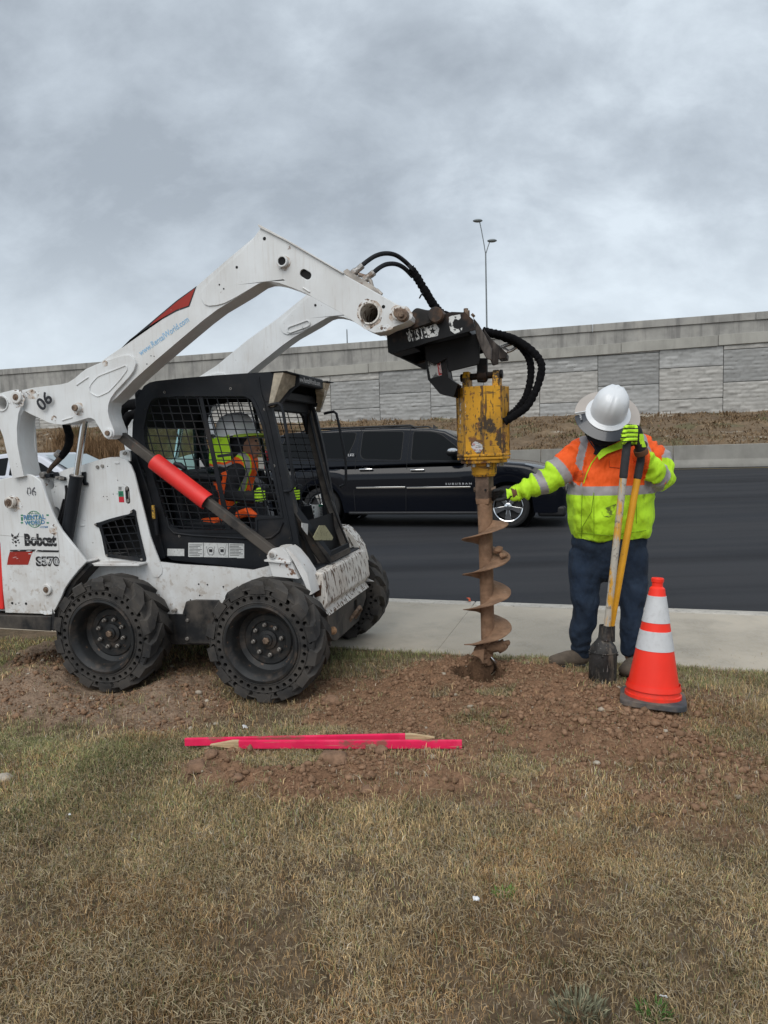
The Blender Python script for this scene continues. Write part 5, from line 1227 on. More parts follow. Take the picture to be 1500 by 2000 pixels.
for a_, b_ in ((321, 766), (450, 759), (350, 1047), (517, 799), (535, 910)):
    x, z = T(DK-.004, a_, b_); q.lathe([(.0085, 0), (.0085, -.003), (.005, -.003), (.005, 0)], o=(x, DK-.001, z), axis='Y', n=14)
q.build('cab_rivet', M_bolt, cab)
# seat and controls (inside, fixed to the machine)
st = MB(); sx0, sz0 = T(.84, 425, 1015)
st.box((sx0, .84, sz0-.04), (.42, .48, .12)); st.build('seat', M_black, cab, .03, 3)
st = MB(); st.box((sx0-.20, .84, sz0+.16), (.10, .44, .42), Matrix.Rotation(R(-8), 3, 'Y')); st.build('backrest', M_black, cab, .03, 3)
st = MB(); bz = T(.55, 400, 925)[1]; st.tube([(sx0-.30, .50, bz), (sx0+.22, .50, bz-.03)], .028, 10); st.build('seat_bar', M_black, cab); st = MB(); st.tube([(sx0-.30, 1.18, bz), (sx0+.22, 1.18, bz-.03)], .028, 10); st.build('seat_bar', M_black, cab)
HL = Vector(P3(.60, 512, 968)); HR = Vector(P3(1.08, 579, 966))
for h in (HL, HR):
    js = MB(); js.capsule([h+Vector((.02, 0, -.06)), h+Vector((.02, 0, .0)), h+Vector((.025, 0, .05))], [.018, .019, .028], 12); js.tube([h+Vector((.02, 0, -.40)), h+Vector((.02, 0, -.06))], .014, 8); js.build('joystick', M_black, cab)
# ================================================================ auger attachment
ag = thing('earth_auger', 'rusty brown earth auger hanging from a scratched yellow drive and black mount', 'earth auger', MF.M)
# mount frame on the arms
mf = MB(); d0, d1 = .33, 1.33
rail = TT(d0, [(755, 652), (830, 632), (907, 609), (924, 624), (928, 644), (845, 666), (763, 691), (758, 688)])
mf.prism(rail, d0, d0+.018); mf.prism(rail, d1-.018, d1)
def seg_(a, b): return Vector(T(d0, *a)), Vector(T(d0, *b))
a, b = seg_((755, 652), (907, 609)); up_ = Vector((-(b-a).y, (b-a).x)).normalized()
mf.prism([tuple(a), tuple(b), tuple(b-up_*.012), tuple(a-up_*.012)], d0+.018, d1-.018)
a2_, b2_ = seg_((763, 691), (928, 644)); k1 = a2_.lerp(b2_, .28)
mf.prism([tuple(a2_), tuple(k1), tuple(k1+up_*.012), tuple(a2_+up_*.012)], d0+.018, d0+.20); mf.prism([tuple(a2_), tuple(k1), tuple(k1+up_*.012), tuple(a2_+up_*.012)], d1-.35, d1-.018)
mf.prism([tuple(a), tuple(a-up_*.12), tuple(a-up_*.12+(b-a).normalized()*.014), tuple(a+(b-a).normalized()*.014)], d0+.018, d1-.018)
e_ = (b-a).normalized(); mf.prism([tuple(b), tuple(b-up_*.11), tuple(b-up_*.11-e_*.014), tuple(b-e_*.014)], d0+.018, d1-.018)
mframe = mf.build('mount_frame', M_frame, ag, .004)
q = MB()
for dd, off in ((.47, 0), (.86, 0)):
    P_ = TT(dd, [(828, 676), (935, 650), (937, 700), (934, 712), (876, 726), (873, 700), (850, 712), (832, 704)]); q.prism(P_, dd, dd+.02)
q.prism(TT(.47, [(830, 680), (932, 654), (934, 664), (832, 692)]), .49, .90); q.build('boom_box', M_dark, ag, .004)
q = MB(); q.prism(TT(.42, [(924, 620), (934, 632), (945, 650), (960, 680), (960, 703), (950, 701), (938, 678), (930, 655)]), .42, .44)
q.prism(TT(.60, [(944, 641), (958, 660), (975, 676), (973, 711), (962, 714), (952, 690)]), .60, .62)
q.prism(TT(.75, [(960, 664), (975, 675), (990, 690), (989, 700), (974, 702)]), .75, .90); q.build('gusset', mat('worn_plate', (.028, .022, .019), .5, .4, var=.5, vs=14, layers=[dict(c=(.20, .17, .15), s=9, t=.6, w=.08, a=.6, st=(1, 1, .3))]), ag, .004)
q = MB(); q.prism(TT(d0-.001, [(758, 654), (800, 642), (905, 612), (905, 608), (880, 607), (800, 634), (768, 646)]), d0+.03, d0+.05); q.build('top_lip', M_frame, mframe, .002)
# knuckle linkage on the top between arm nose and frame
q = MB(); q.prism(rounded(TT(.30, [(796, 618), (812, 600), (835, 606), (852, 603), (862, 612), (868, 622), (800, 645)]), .02), .30, .42); q.prism(rounded(TT(.30, [(796, 618), (812, 600), (835, 606), (852, 603), (862, 612), (868, 622), (800, 645)]), .02), 1.25, 1.37)
x, z = T(.30, 852, 616); q.ybar(x, z, .27, .44, .045, 20); q.bx(x-.02, x+.15, .44, 1.25, z-.01, z+.02); q.build('quick_coupler', mat('coupler_rusty', (.022, .02, .019), .6, .3, var=.4, vs=12, layers=[dict(c=(.15, .08, .045), s=9, t=.56, w=.1, a=.6)]), ag, .005)
q = MB()
for a_, b_ in ((909, 606), (912, 610)):
    x, z = T(.36, a_, b_); q.cyl((x, .38, z-.02), (x, .38, z+.014), .014, n=6)
q.cyl(P3(.40, 922, 618), P3(.40, 926, 614), .013, n=8); q.build('mount_bolt', M_pin, ag, .002)
# stop bracket with danger label
db = .50
q = MB(); pr_ = TT(db, [(830, 703), (868, 692), (876, 738), (894, 750), (886, 775), (859, 769), (836, 742)])
q.prism(pr_, db, db+.006); q.prism(pr_, db+.16, db+.166)
pr = TT(db, [(830, 703), (836, 742), (859, 769), (886, 775)])
for i in range(3):
    A, B = Vector(pr[i]), Vector(pr[i+1]); n_ = Vector((-(B-A).y, (B-A).x)).normalized()*.006; q.prism([tuple(A), tuple(B), tuple(B+n_), tuple(A+n_)], db+.006, db+.16)
pr = TT(db, [(868, 692), (876, 738), (894, 750)])
for i in range(2):
    A, B = Vector(pr[i]), Vector(pr[i+1]); n_ = Vector((-(B-A).y, (B-A).x)).normalized()*.006; q.prism([tuple(A), tuple(B), tuple(B-n_), tuple(A-n_)], db+.006, db+.13)
brk = q.build('stop_bracket', M_frame, ag, .002)
q = MB(); q.prism(TT(db, [(835, 706), (860, 700), (863, 733), (841, 739)]), db-.0016, db-.0003); q.build('warning_label', mat('label_worn', (.50, .50, .48), .6, var=.1, layers=[dict(c=(.05, .05, .05), s=22, t=.53, w=.03, a=.9, st=(1, 1, 1))]), brk)
q = MB(); q.prism(TT(db, [(853, 702), (859, 700.5), (863, 732), (857, 734)]), db-.0024, db-.0018); q.build('label_band', mat('label_red', (.45, .03, .03), .5, var=.1), brk)
txt2('DANGER', db-.003, (854.5, 706), (859.5, 731), .014, M_wornwhite, brk, bold=.02)
# star sticker, remains of lettering, arc sticker
def stickpoly(q, cx, cy, pts, d=d0):
    q.prism(TT(d, [(cx+a_, cy+b_) for a_, b_ in pts]), d-.0014, d-.0004)
q = MB(); q.prism(TT(d0, [(831, 640), (851, 632), (858, 642), (855, 656), (836, 660)]), d0-.0014, d0-.0004, [[T(d0, 845+ (7.6 if k % 2 == 0 else 3.2)*math.sin(k*math.pi/5+math.pi), 646.5+(7.6 if k % 2 == 0 else 3.2)*math.cos(k*math.pi/5+math.pi)) for k in range(10)]])
q.build('star_sticker', M_wornwhite, mframe)
txt2('RT STAR', d0-.001, (831, 640), (793, 650), .056, M_wornwhite, mframe, bold=.03); txt2('RENTALS', d0-.001, (829, 634.5), (797, 643), .016, M_wornwhite, mframe, bold=.02)
q = MB(); q.prism(TT(d0, [(877, 619), (882, 617), (899, 614), (900, 621), (896, 625), (888, 623), (884, 630), (886, 640), (893, 643), (903, 640), (902, 647), (888, 652), (880, 646), (877, 634)]), d0-.0014, d0-.0004); q.build('curved_sticker', M_wornwhite, mframe)
# hanger
HD = .70; AX = lambda y: (942.0 + (y-740)*.0225)      # the hanging axis in the photo, leaning slightly
q = MB(); q.prism(TT(HD, [(932, 700), (952, 700), (952.5, 742), (948, 747), (937, 747), (932.5, 742)]), HD-.025, HD+.025); q.build('hanger_bar', M_frame, ag, .006)
X0, Z0 = T(HD, 941.5, 736)
Rh = Matrix.Rotation(R(-4), 3, 'Z')
def hv(a, b, c): return Vector((X0, HD, Z0)) + Rh @ Vector((a, b, c))
ppm = 1.0/ (FPX/ (MF.M @ Vector((X0, HD, Z0))).y)
q = MB(); q.cyl(hv(-40*ppm, 0, 0), hv(38*ppm, 0, .01), .021, n=18); q.cyl(hv(-9*ppm, 0, 0), hv(9*ppm, 0, .002), .034, n=18)
q.cyl(hv(-42*ppm, 0, 0), hv(-36*ppm, 0, 0), .026, n=8); q.cyl(hv(34*ppm, 0, .01), hv(40*ppm, 0, .01), .028, n=8); q.build('cross_pin', M_frame, ag, .003)
M_yel = mat('worn_yellow', (.66, .325, .018), .48, var=.14, vs=5, bump=.3, bs=25, layers=[
    dict(c=(.06, .04, .02), s=5, t=.585, w=.012, a=.85, d=10, st=(5, 5, .5)), dict(c=(.10, .06, .025), s=5, t=.60, w=.010, a=.8, d=9, st=(1, 1, 7), loc=(9, 4, 2)),
    dict(c=(.30, .17, .03), s=4, t=.56, w=.12, a=.55), dict(c=(.035, .03, .027), s=6.5, t=.565, w=.02, a=.95, d=12, r=.74, ro=.7, st=(1, 1, .8)), dict(c=(.16, .065, .03), s=14, t=.62, w=.03, a=.9, d=8), dict(c=(.05, .038, .03), s=40, t=.61, w=.02, a=.9, d=6, st=(1.6, 1.6, .5))])
def axis_pt(py): 
    x, z = T(HD, 941.5+(py-745)*.0225, py); return Vector((x, HD, z))
top, bot = axis_pt(757), axis_pt(889); ax2 = (bot-top).normalized(); rotA = Vector((0, 0, -1)).rotation_difference(ax2).to_matrix()
def octo(mb, cz0, cz1, r_, n=8, ph=-8, r2=None):
    a, b = cz0, cz1; vs = []
    for p, rr in ((a, r_), (b, r2 or r_)):
        for k in range(n):
            t = R(ph+k*360/n); vs.append(p + rotA @ Vector((rr*math.cos(t), rr*math.sin(t), 0)))
    mb.add(vs, [tuple(range(n)), tuple(range(2*n-1, n-1, -1))]+[(i, (i+1) % n, n+(i+1) % n, n+i) for i in range(n)])
# the photo's facets: edges seen at -48, -29, +7, +42, +49 px
RO = 49.5*ppm
q = MB(); octo(q, top, bot, RO, 8, -8+15)
for k in range(8):
    t = R(-8+15+k*45); e1 = rotA @ Vector((RO*math.cos(t), RO*math.sin(t), 0)); pass
drive = q.build('drive_housing', M_yel, ag, .004)
q = MB()
for k in range(8):
    t = R(-8+15+k*45); e1 = rotA @ Vector((RO*math.cos(t), RO*math.sin(t), 0)); q.cyl(top+e1*.995, bot+e1*.995, .0055, n=8)
q.build('housing_edge', mat('edge_worn', (.12, .065, .03), .6, var=.5, vs=30, layers=[dict(c=(.35, .19, .03), s=18, t=.52, w=.05)]), drive)
q = MB(); octo(q, axis_pt(886), axis_pt(891), RO+.008, 8, 7); octo(q, axis_pt(892), axis_pt(897), RO+.006, 8, 7); octo(q, axis_pt(897), axis_pt(904), RO-.014, 20, 0); q.build('drive_flange', M_yel, drive, .004)
q = MB(); octo(q, axis_pt(903), axis_pt(927), 25.5*ppm, 24, 0, 24*ppm); octo(q, axis_pt(926), axis_pt(930), 22*ppm, 24, 0); q.build('drive_neck', M_yel, drive, .004)
q = MB()
for k in range(8):
    t = R(k*45+20); c_ = axis_pt(904) + rotA @ Vector((.115*math.cos(t), .115*math.sin(t), 0)); q.cyl(c_-Vector((0, 0, .022)), c_, .013, n=6)
q.build('flange_bolt', M_bolt, drive, .001)
for sx_ in (-29, 29):
    q = MB()
    for pw_ in (-7.5, 7.5):
        pass
    pz = top.z; ear = [(-.16/2, -.01), (.16/2, -.01), (.16/2, .055), (.045, .10), (-.045, .10), (-.16/2, .055)]
    c_ = hv(sx_*ppm, 0, 0)
    P_ = [(p[0]*.8, (pz-.005-c_.z)+(p[1]+.01)*((.035-(pz-c_.z)+.005)/.11)) for p in ear]
    vs = [c_ + Rh @ Vector((s2, a_, b_)) for s2 in (-.020, .020) for a_, b_ in P_]; q.add(vs, [tuple(range(6)), tuple(range(11, 5, -1))]+[(i, (i+1) % 6, 6+(i+1) % 6, 6+i) for i in range(6)])
    q.build('hanger_ear', M_yel, drive, .005)
# faded vertical lettering and badge on the housing
fd = 1.0
def on_house(px, py, lift=.0015):
    """point on the front facets of the housing"""
    r = MF.I.to_3x3() @ ray(px, py); o_ = MF.I @ CP
    best = None
    for k in range(8):
        t = R(7+22.5+k*45); nn = rotA @ Vector((math.cos(t), math.sin(t), 0)); pl = top+nn*(RO*math.cos(R(22.5))+lift+.0002)
        den = nn.dot(r)
        if den < -1e-4:
            s_ = nn.dot(pl-o_)/den; p = o_+r*s_
            if best is None or s_ > best[0]: best = (s_, p, nn)
    return best[1], best[2]
def house_poly(pts, name, m, lift=.0015):
    q = MB(); q.add([on_house(a_, b_, lift)[0] for a_, b_ in pts], [tuple(range(len(pts)))]); return q.build(name, m, drive, smooth=0)
house_poly([(920, 858), (940, 859), (945, 864), (946, 886), (934, 886), (926, 880), (919, 868)], 'label_residue', mat('residue_brown', (.16, .08, .035), .6, var=.2, vs=40), .0012)
house_poly([(923, 865), (928, 862), (933, 863), (942, 869), (943, 876), (938, 884), (932, 886), (926, 880), (920, 873)], 'round_label', mat('label_stripes', (.58, .58, .58), .5, var=.1, vs=30, layers=[dict(c=(.06, .05, .05), s=60, t=.56, w=.03, a=.9, st=(.3, .3, 2.6)), dict(c=(.45, .06, .05), s=30, t=.62, w=.03, a=.8)]), .0022)
pA, nA = on_house(902, 846); pB, _ = on_house(901.5, 788)
upv = (pB-pA).normalized(); rt_ = upv; 
M_pale = worn('decal_pale_worn', (.62, .56, .50), (.42, .22, .02), .50, 60)
house_poly([(897, 846), (909, 845), (909, 809), (898, 810)], 'faded_label', M_pale); house_poly([(898, 807), (909, 807), (911, 796), (909, 786), (902, 784), (898, 790)], 'faded_label', M_pale)
# shaft and flights
M_earthy = mat('earth_caked_steel', (.25, .148, .090), .9, var=.25, vs=12, bump=2.0, bs=45, layers=[dict(c=(.16, .09, .05), s=9, t=.58, w=.1, a=.6), dict(c=(.36, .24, .16), s=18, t=.64, w=.08, a=.5)])
q = MB(); octo(q, axis_pt(928), axis_pt(975), 15.5*ppm*1.28, 4, 45-15); q2 = q.build('shaft_socket', mat('socket_steel', (.17, .115, .085), .7, .3, var=.4, vs=14, bump=.6, bs=40, layers=[dict(c=(.08, .05, .035), s=9, t=.56, w=.08, a=.6)]), ag, .006)
q = MB(); octo(q, axis_pt(972), axis_pt(984), 16.5*ppm*1.22, 4, 30, 15.5*ppm*1.2); octo(q, axis_pt(983), axis_pt(1026), 14.6*ppm, 16, 0, 14.2*ppm)
octo(q, axis_pt(1020), axis_pt(1262), 14*ppm, 20, 0, 13.4*ppm); octo(q, axis_pt(1258), axis_pt(1298), 12.5*ppm, 14, 0, 8*ppm)
q.v = [tuple(Vector(v)+Vector((noise.noise(Vector(v)*25)*.003, 0, 0))) for v in q.v]; shaft = q.build('shaft', M_earthy, ag, .004)
p_ = axis_pt(956); q = MB(); q.cyl(p_+Vector((-21*ppm, 0, .0)), p_+Vector((21.5*ppm, 0, 0)), .016, n=12); q.cyl(p_+Vector((17*ppm, 0, 0)), p_+Vector((22*ppm, 0, 0)), .021, n=8); q.build('shaft_pin', M_pin, ag, .003)
q = MB(); x_ = p_+Vector((4*ppm, -.0635, 0)); q.cyl(x_, x_+Vector((0, .01, 0)), .007, n=10); q.build('shaft_hole', M_dark, ag)
def helix(y_left0, th0, th1, RF_, steps=26, pitchpx=68.5):
    """th measured with 180 at the left; height rises with th"""
    q = MB(); vs = []; fs = []; n = max(6, int((th1-th0)/360*steps*1.6)); m = 7
    for i in range(n+1):
        th = th0+(th1-th0)*i/n; py = y_left0-(th-180)/360*pitchpx; c_ = axis_pt(py)
        edge = RF_(th) if callable(RF_) else RF_
        for side in (0, 1):
            for j in range(m+1):
                rr = 10*ppm+(edge-10*ppm)*j/m; t = R(th-15)   # frame yaw
                d_ = -.0035 if side else .0035*(1-.5*j/m)
                wob = .004*noise.noise(Vector((th*.03, rr*20, side)))+(.010*(1-j/m)**2 if side == 0 else -.006*(1-j/m)**2)
                vs.append(c_+Vector((rr*math.cos(t), rr*math.sin(t), d_+wob)))
    w_ = 2*(m+1)
    for i in range(n):
        for j in range(m):
            a = i*w_+j; fs.append((a, a+1, a+w_+1, a+w_)); a += m+1; fs.append((a, a+w_, a+w_+1, a+1))
        a = i*w_+m; fs.append((a, a+m+1, a+w_+m+1, a+w_)); a = i*w_; fs.append((a, a+w_, a+w_+m+1, a+m+1))
    for i in (0, n): fs.append(tuple(i*w_+j for j in range(m+1))+tuple(i*w_+w_-1-j for j in range(m+1)))
    q.add(vs, fs); return q
RE = 47.5*ppm
hx = helix(1263, 150, 180+360*3+205, lambda th: RE*(1-.5*sstep(1440, 1485, np.array(float(th)))), 30)
hx.build('flighting', M_earthy, ag, 0, smooth=50)
# soil stuck to the lower flight and pilot bit
q = MB()
for a_, b_, r_, sx_ in ((972, 1262, .050, 1.3), (985, 1256, .032, 1.2), (962, 1268, .035, 1), (944, 1280, .034, .9), (948, 1292, .028, .9), (940, 1268, .04, 1.1), (972, 1075, .028, 1), (982, 1084, .024, 1.3)):
    c_ = Vector(P3(HD-.02, a_, b_)); q.ball(c_, r_, 12, sz=(sx_, 1, .8))
q.v = [tuple(Vector(v)+Vector((1, .6, .8))*(.018*noise.noise(Vector(v)*30)+.008*noise.noise(Vector(v)*80))) for v in q.v]; q.build('caked_soil', M_earthy, ag, smooth=60)
q = MB(); P_ = [(944, 1296), (936, 1285), (922, 1279), (916, 1283), (925, 1272), (946, 1268)]
q.prism(TT(HD-.10, P_), HD-.10, HD-.085); q.build('cutting_blade', M_earthy, ag, .002)
q = MB(); q.tube([P3(HD-.03, a_, b_) for a_, b_ in ((958, 1284), (966, 1294), (968, 1304), (964, 1313), (959, 1318))], [.010, .012, .012, .010, .006], 10, flat=.5); q.tube([P3(HD-.03, a_, b_) for a_, b_ in ((983, 1251), (990, 1256), (992, 1262))], .006, 8, flat=.5); q.build('cutting_tooth', M_chrome, ag)
# hoses
q = MB()
for pts in ([(690, 536), (697, 528), (704, 522)], [(711, 548), (719, 541), (727, 535)]):
    P_ = [P3(.24, *p) for p in pts]; q.tube(P_, [.017, .019, .015], 12)
    e0 = Vector(P_[1]); dr_ = (Vector(P_[2])-e0).normalized(); q.cyl(e0-dr_*.03, e0-dr_*.005, .025, n=6); q.cyl(e0+dr_*.012, e0+dr_*.045, .020, n=6)
q.build('hose_coupler', M_steel, ag, .002)
q = MB(); P_ = TT(.24, [(672, 531), (680, 526), (690, 534), (716, 550), (734, 562), (741, 575), (730, 570), (705, 556), (676, 538)]); q.prism(P_, .22, .28)
q.tube([P3(.24, a_, b_) for a_, b_ in ((700, 536), (715, 541), (724, 549), (727, 561))], .012, 8); q.tube([P3(.24, a_, b_) for a_, b_ in ((735, 566), (745, 575), (741, 578))], .012, 8); q.build('coupler_block', mat('coupler_grey', (.34, .31, .28), .6, .3, var=.3, vs=20, layers=[dict(c=RUST, s=14, t=.56, w=.06, a=.8)]), ag, .003)
q = MB()
def mid(pts, da, db_): 
    k = len(pts)-1; return [P3(da+(db_-da)*i/k, *p) for i, p in enumerate(pts)]
def smoothp(pts, n=5):
    P_ = [Vector(p) for p in pts]; o = []
    for i in range(len(P_)-1):
        p0, p1, p2, p3 = P_[max(i-1, 0)], P_[i], P_[i+1], P_[min(i+2, len(P_)-1)]
        for j in range(n):
            t = j/n; o.append(.5*((2*p1)+(p2-p0)*t+(2*p0-5*p1+4*p2-p3)*t*t+(3*p1-p0-3*p2+p3)*t**3))
    return o+[P_[-1]]
q.tube(smoothp(mid([(703, 522), (716, 511), (733, 500), (752, 495), (772, 498), (790, 510), (806, 526)], .24, .55)), .0135, 12)
q.tube(smoothp(mid([(727, 535), (741, 523), (756, 516), (774, 516), (790, 524), (806, 540)], .24, .55)), .0135, 12)
q.build('hydraulic_hose', M_hose, ag)
def sleeve(pts, r_, name='hose_sleeve', m=M_sleeve):
    P_ = smoothp(pts, 8); rs = [r_*(1+.10*math.sin(i*2.1)+.16*noise.noise(Vector((i*.8, r_*50, 0)))) for i in range(len(P_))]; q = MB(); q.tube(P_, rs, 14); return q.build(name, m, ag, smooth=60)
sleeve(mid([(801, 524), (812, 538), (824, 558), (836, 578), (848, 597), (862, 612), (885, 620)], .52, .62), .026)
q = MB(); q.cyl(P3(.52, 802, 526), P3(.52, 806, 522), .031, n=12); q.tube([P3(.52, 826, 573), P3(.50, 822, 577), P3(.5, 819, 583)], .005, 6); q.build('hose_clamp', M_hose, ag)
sleeve(mid([(944, 646), (962, 650), (985, 655), (1010, 665), (1034, 681), (1052, 700), (1058, 718), (1053, 745), (1043, 770), (1028, 795), (1008, 810), (985, 824)], .75, .62), .0235)
sleeve(mid([(950, 650), (980, 658), (1010, 672), (1026, 688), (1035, 706), (1037, 728), (1034, 752), (1027, 775), (1016, 792), (1004, 805), (985, 818)], .80, .70), .0225)
q = MB(); q.tube([P3(.8, a_, b_) for a_, b_ in ((974, 680), (990, 674), (1003, 670))], .012, 10); q.tube([P3(.8, a_, b_) for a_, b_ in ((984, 690), (1000, 684), (1012, 676))], .010, 10)
q.cyl(P3(.8, 972, 682), P3(.8, 990, 690), .028, n=14); q.build('hose_fitting', M_steel, ag)
# ================================================================ black SUV on the road
_v = PG(992, 1032.5, ZR_); VF = Frame(tuple(_v), 17.2)
V, VV = VF.T, VF.TT
suv = thing('parked_suv', 'long black suv with chrome handles and tinted windows behind the auger', 'suv', VF.M)
M_carblk = mat('car_paint_black', (.0025, .0035, .007), .18, var=0, coat=.42, spec=.2)
M_tint = mat('tinted_glass', (.007, .008, .009), .10, var=0, coat=.0, spec=.2)
M_tyre = mat('car_tyre', (.015, .015, .016), .8, var=.2, vs=20)
M_trimblk = mat('trim_black', (.010, .010, .011), .55, var=.1)
M_chromeC = mat('chrome_trim', (.80, .81, .82), .10, 1, var=0)
VW = 2.0; WB = 3.76; WR = .405
def vz_(y, py): return V(y, 850, py)[1]
def interp(tab, x):
    if x <= tab[0][0]: return tab[0][1]
    for (a, b), (c, d) in zip(tab, tab[1:]):
        if x <= c: t = (x-a)/(c-a); t = t*t*(3-2*t) if False else t; return b+(d-b)*t
    return tab[-1][1]
def car_body(parent, topf, x0, x1, wheels, wr, zlo, mats, W_=2.0, n=150, name='body', belt=None, roofx=None, endr=.28):
    """lower body shell: stations along x, cross sections rounded over the shoulder; arches cut by raising the lower edge"""
    q = MB(); sec = 15; vs = []; fs = []
    xs_ = np.linspace(x0, x1, n)
    for x in xs_:
        zt_ = topf(x); arch = zlo(x)
        for wx in wheels:
            d = abs(x-wx); ar = wr+.075
            if d < ar: arch = max(arch, wr+math.sqrt(ar*ar-d*d)-.0)
        e0 = min(x-x0, x1-x); nar = 0 if e0 > endr else (endr-math.sqrt(max(0, endr**2-(endr-e0)**2)))*.8
        hw = W_/2-nar
        fl = 0
        for wx in wheels: fl = max(fl, math.exp(-((x-wx)/.42)**2))
        ring = []
        for k in range(sec):
            t = k/(sec-1)
            z = arch+(zt_-arch)*min(1, t*1.12) if t < .9 else zt_
            hgt = (z-arch)/(max(zt_-arch, .01))
            yb = .012*fl*math.sin(math.pi*min(1, hgt))
            yy = .02*(1-math.cos((z-.75)*1.6))
            if t >= .9: off = .10+ (t-.9)*10*.5; y = off
            elif hgt > .86: y = .012+.075*((hgt-.86)/.14)**1.6
            else: y = 0
            ring.append((x, (W_/2-hw)+yy*.8+y-yb, z+(.014*min(1, (t-.9)*10) if t >= .9 else 0)))
        for p in ring: vs.append(p)
        for p in reversed(ring): vs.append((p[0], W_-p[1], p[2]))
    w2 = sec*2
    for i in range(n-1):
        for j in range(w2):
            a = i*w2+j; b = i*w2+(j+1) % w2; fs.append((a, b, b+w2, a+w2))
    fs += [tuple(range(w2)), tuple((n-1)*w2+j for j in range(w2))]
    q.add(vs, fs); return q.build(name, mats, parent, smooth=32)
topS = [(-5.0, .95), (-4.94, 1.18), (-1.0, 1.22), (-.62, 1.24), (-.2, 1.265), (.3, 1.215), (.62, 1.145), (.85, 1.06), (.98, .93), (1.06, .72)]
lowS = lambda x: .30 if -4.3 < x < .62 else .30+max(0, abs(x+1.84)-2.72)*.12
car_body(suv, lambda x: interp(topS, x), -5.0, 1.06, (0, -WB), WR, lowS, M_carblk)
def wheel_set(parent, xs_, r_, yface, W_, spokes, m_rim, tyre_w=.24, rimr=.285, nspk=5, hubcol=None):
    for x in xs_:
        for yy, sg_ in ((yface, 1), (W_-yface, -1)):
            w_ = bpy.data.objects.new('wheel', None); COL.objects.link(w_); w_.parent = parent
            w_.matrix_local = Matrix.Translation((x, yy, r_)) @ (Matrix.Identity(4) if sg_ > 0 else Matrix.Rotation(math.pi, 4, 'Z')) @ Matrix.Rotation(R(random.uniform(0, 70)) if xs_.index(x) else R(18), 4, 'Y')
            q = MB(); q.lathe([(rimr, .03), (rimr+.02, .0), (r_-.05, -.006), (r_-.012, .015), (r_, .04), (r_, tyre_w-.04), (r_-.02, tyre_w), (rimr, tyre_w)], axis='Y', n=56); q.build('tyre', M_tyre, w_)
            q = MB(); q.lathe([(rimr+.004, .012), (rimr-.006, .004), (rimr-.022, .012), (rimr-.03, .06), (rimr-.04, .17), (.0, .17)], axis='Y', n=56); q.build('rim', m_rim, w_)
            q = MB()
            for k in range(nspk):
                t = 2*math.pi*k/nspk; c, s2 = math.cos(t), math.sin(t)
                pf = [(.045, -.030), (rimr-.02, -.062), (rimr-.02, .062), (.045, .030)] if nspk == 5 else [(.045, -.02), (rimr-.02, -.03), (rimr-.02, .03), (.045, .02)]
                vs = [(p[0]*c-p[1]*s2, y, p[0]*s2+p[1]*c) for y in (.012, .055) for p in pf]; q.hexa(vs)
            q.lathe([(.075, .06), (.075, .012), (.05, .002), (0, .0)], axis='Y', n=24); q.build('spokes', m_rim, w_, .006)
            q = MB(); q.lathe([(rimr-.05, .10), (rimr-.05, .16), (.0, .165)], axis='Y', n=24)
            q.lathe([(rimr-.045, .075), (0, .075)], axis='Y', n=24); q.build('brake_disc', M_trimblk, w_)
wheel_set(suv, [0, -WB], WR, .05, VW, 5, M_chromeC)
q = MB()   # inner arches
for x in (0, -WB): q.lathe([(WR+.085, .06), (WR+.085, .62)], o=(x, 0, WR), axis='Y', n=40); q.lathe([(WR+.085, VW-.62), (WR+.085, VW-.06)], o=(x, 0, WR), axis='Y', n=40); q.ybar(x, WR, .60, .63, WR+.085, 40)
q.build('wheel_arch', M_trimblk, suv)
# greenhouse: side outline at the belt (y=.05) leaning to the roof (y=.20)
gh = [(-4.96, 1.16), (-4.90, 1.62), (-4.76, 1.86), (-4.50, 1.93), (-3.2, 1.965), (-2.1, 1.955), (-1.50, 1.92), (-1.20, 1.86), (-.95, 1.72), (-.55, 1.47), (-.22, 1.26)]
tum = lambda z: .045+max(0, z-1.16)*.20
q = MB(); k = len(gh); vs = [(p[0], tum(p[1]), p[1]) for p in gh]+[(p[0], VW-tum(p[1]), p[1]) for p in gh]
q.add(vs, [tuple(range(k)), tuple(range(2*k-1, k-1, -1))]+[(i, (i+1) % k, k+(i+1) % k, k+i) for i in range(k)]); q.build('cabin', M_carblk, suv, .045, 4)
def glass(pts_px, name='side_window', m=None, lift=.006, parent=suv, yv=.10):
    P_ = VV(yv, pts_px); P_ = rounded(P_, .05, 4); q = MB(); k = len(P_)
    vs = [(p[0], tum(p[1])-lift, p[1]) for p in P_]+[(p[0], tum(p[1])+.01, p[1]) for p in P_]
    q.add(vs, [tuple(range(k)), tuple(range(2*k-1, k-1, -1))]+[(i, (i+1) % k, k+(i+1) % k, k+i) for i in range(k)]); return q.build(name, m or M_tint, parent, smooth=25)
W_rear = [(707, 843), (786, 843), (783, 898), (710, 896), (704, 888)]
W_front = [(806, 843), (846, 844), (862, 850), (893, 874), (898, 886), (898, 899), (804, 898)]
W_back = [(560, 846), (693, 845), (690, 862), (676, 896), (552, 894), (550, 870)]
for wpx in (W_rear, W_front, W_back):
    c_ = Vector((sum(p[0] for p in wpx)/len(wpx), sum(p[1] for p in wpx)/len(wpx)))
    glass([tuple(c_+(Vector(p)-c_)*1.0+(Vector(p)-c_).normalized()*1.6) for p in wpx], 'window_trim', M_trimblk, .003); glass(wpx)
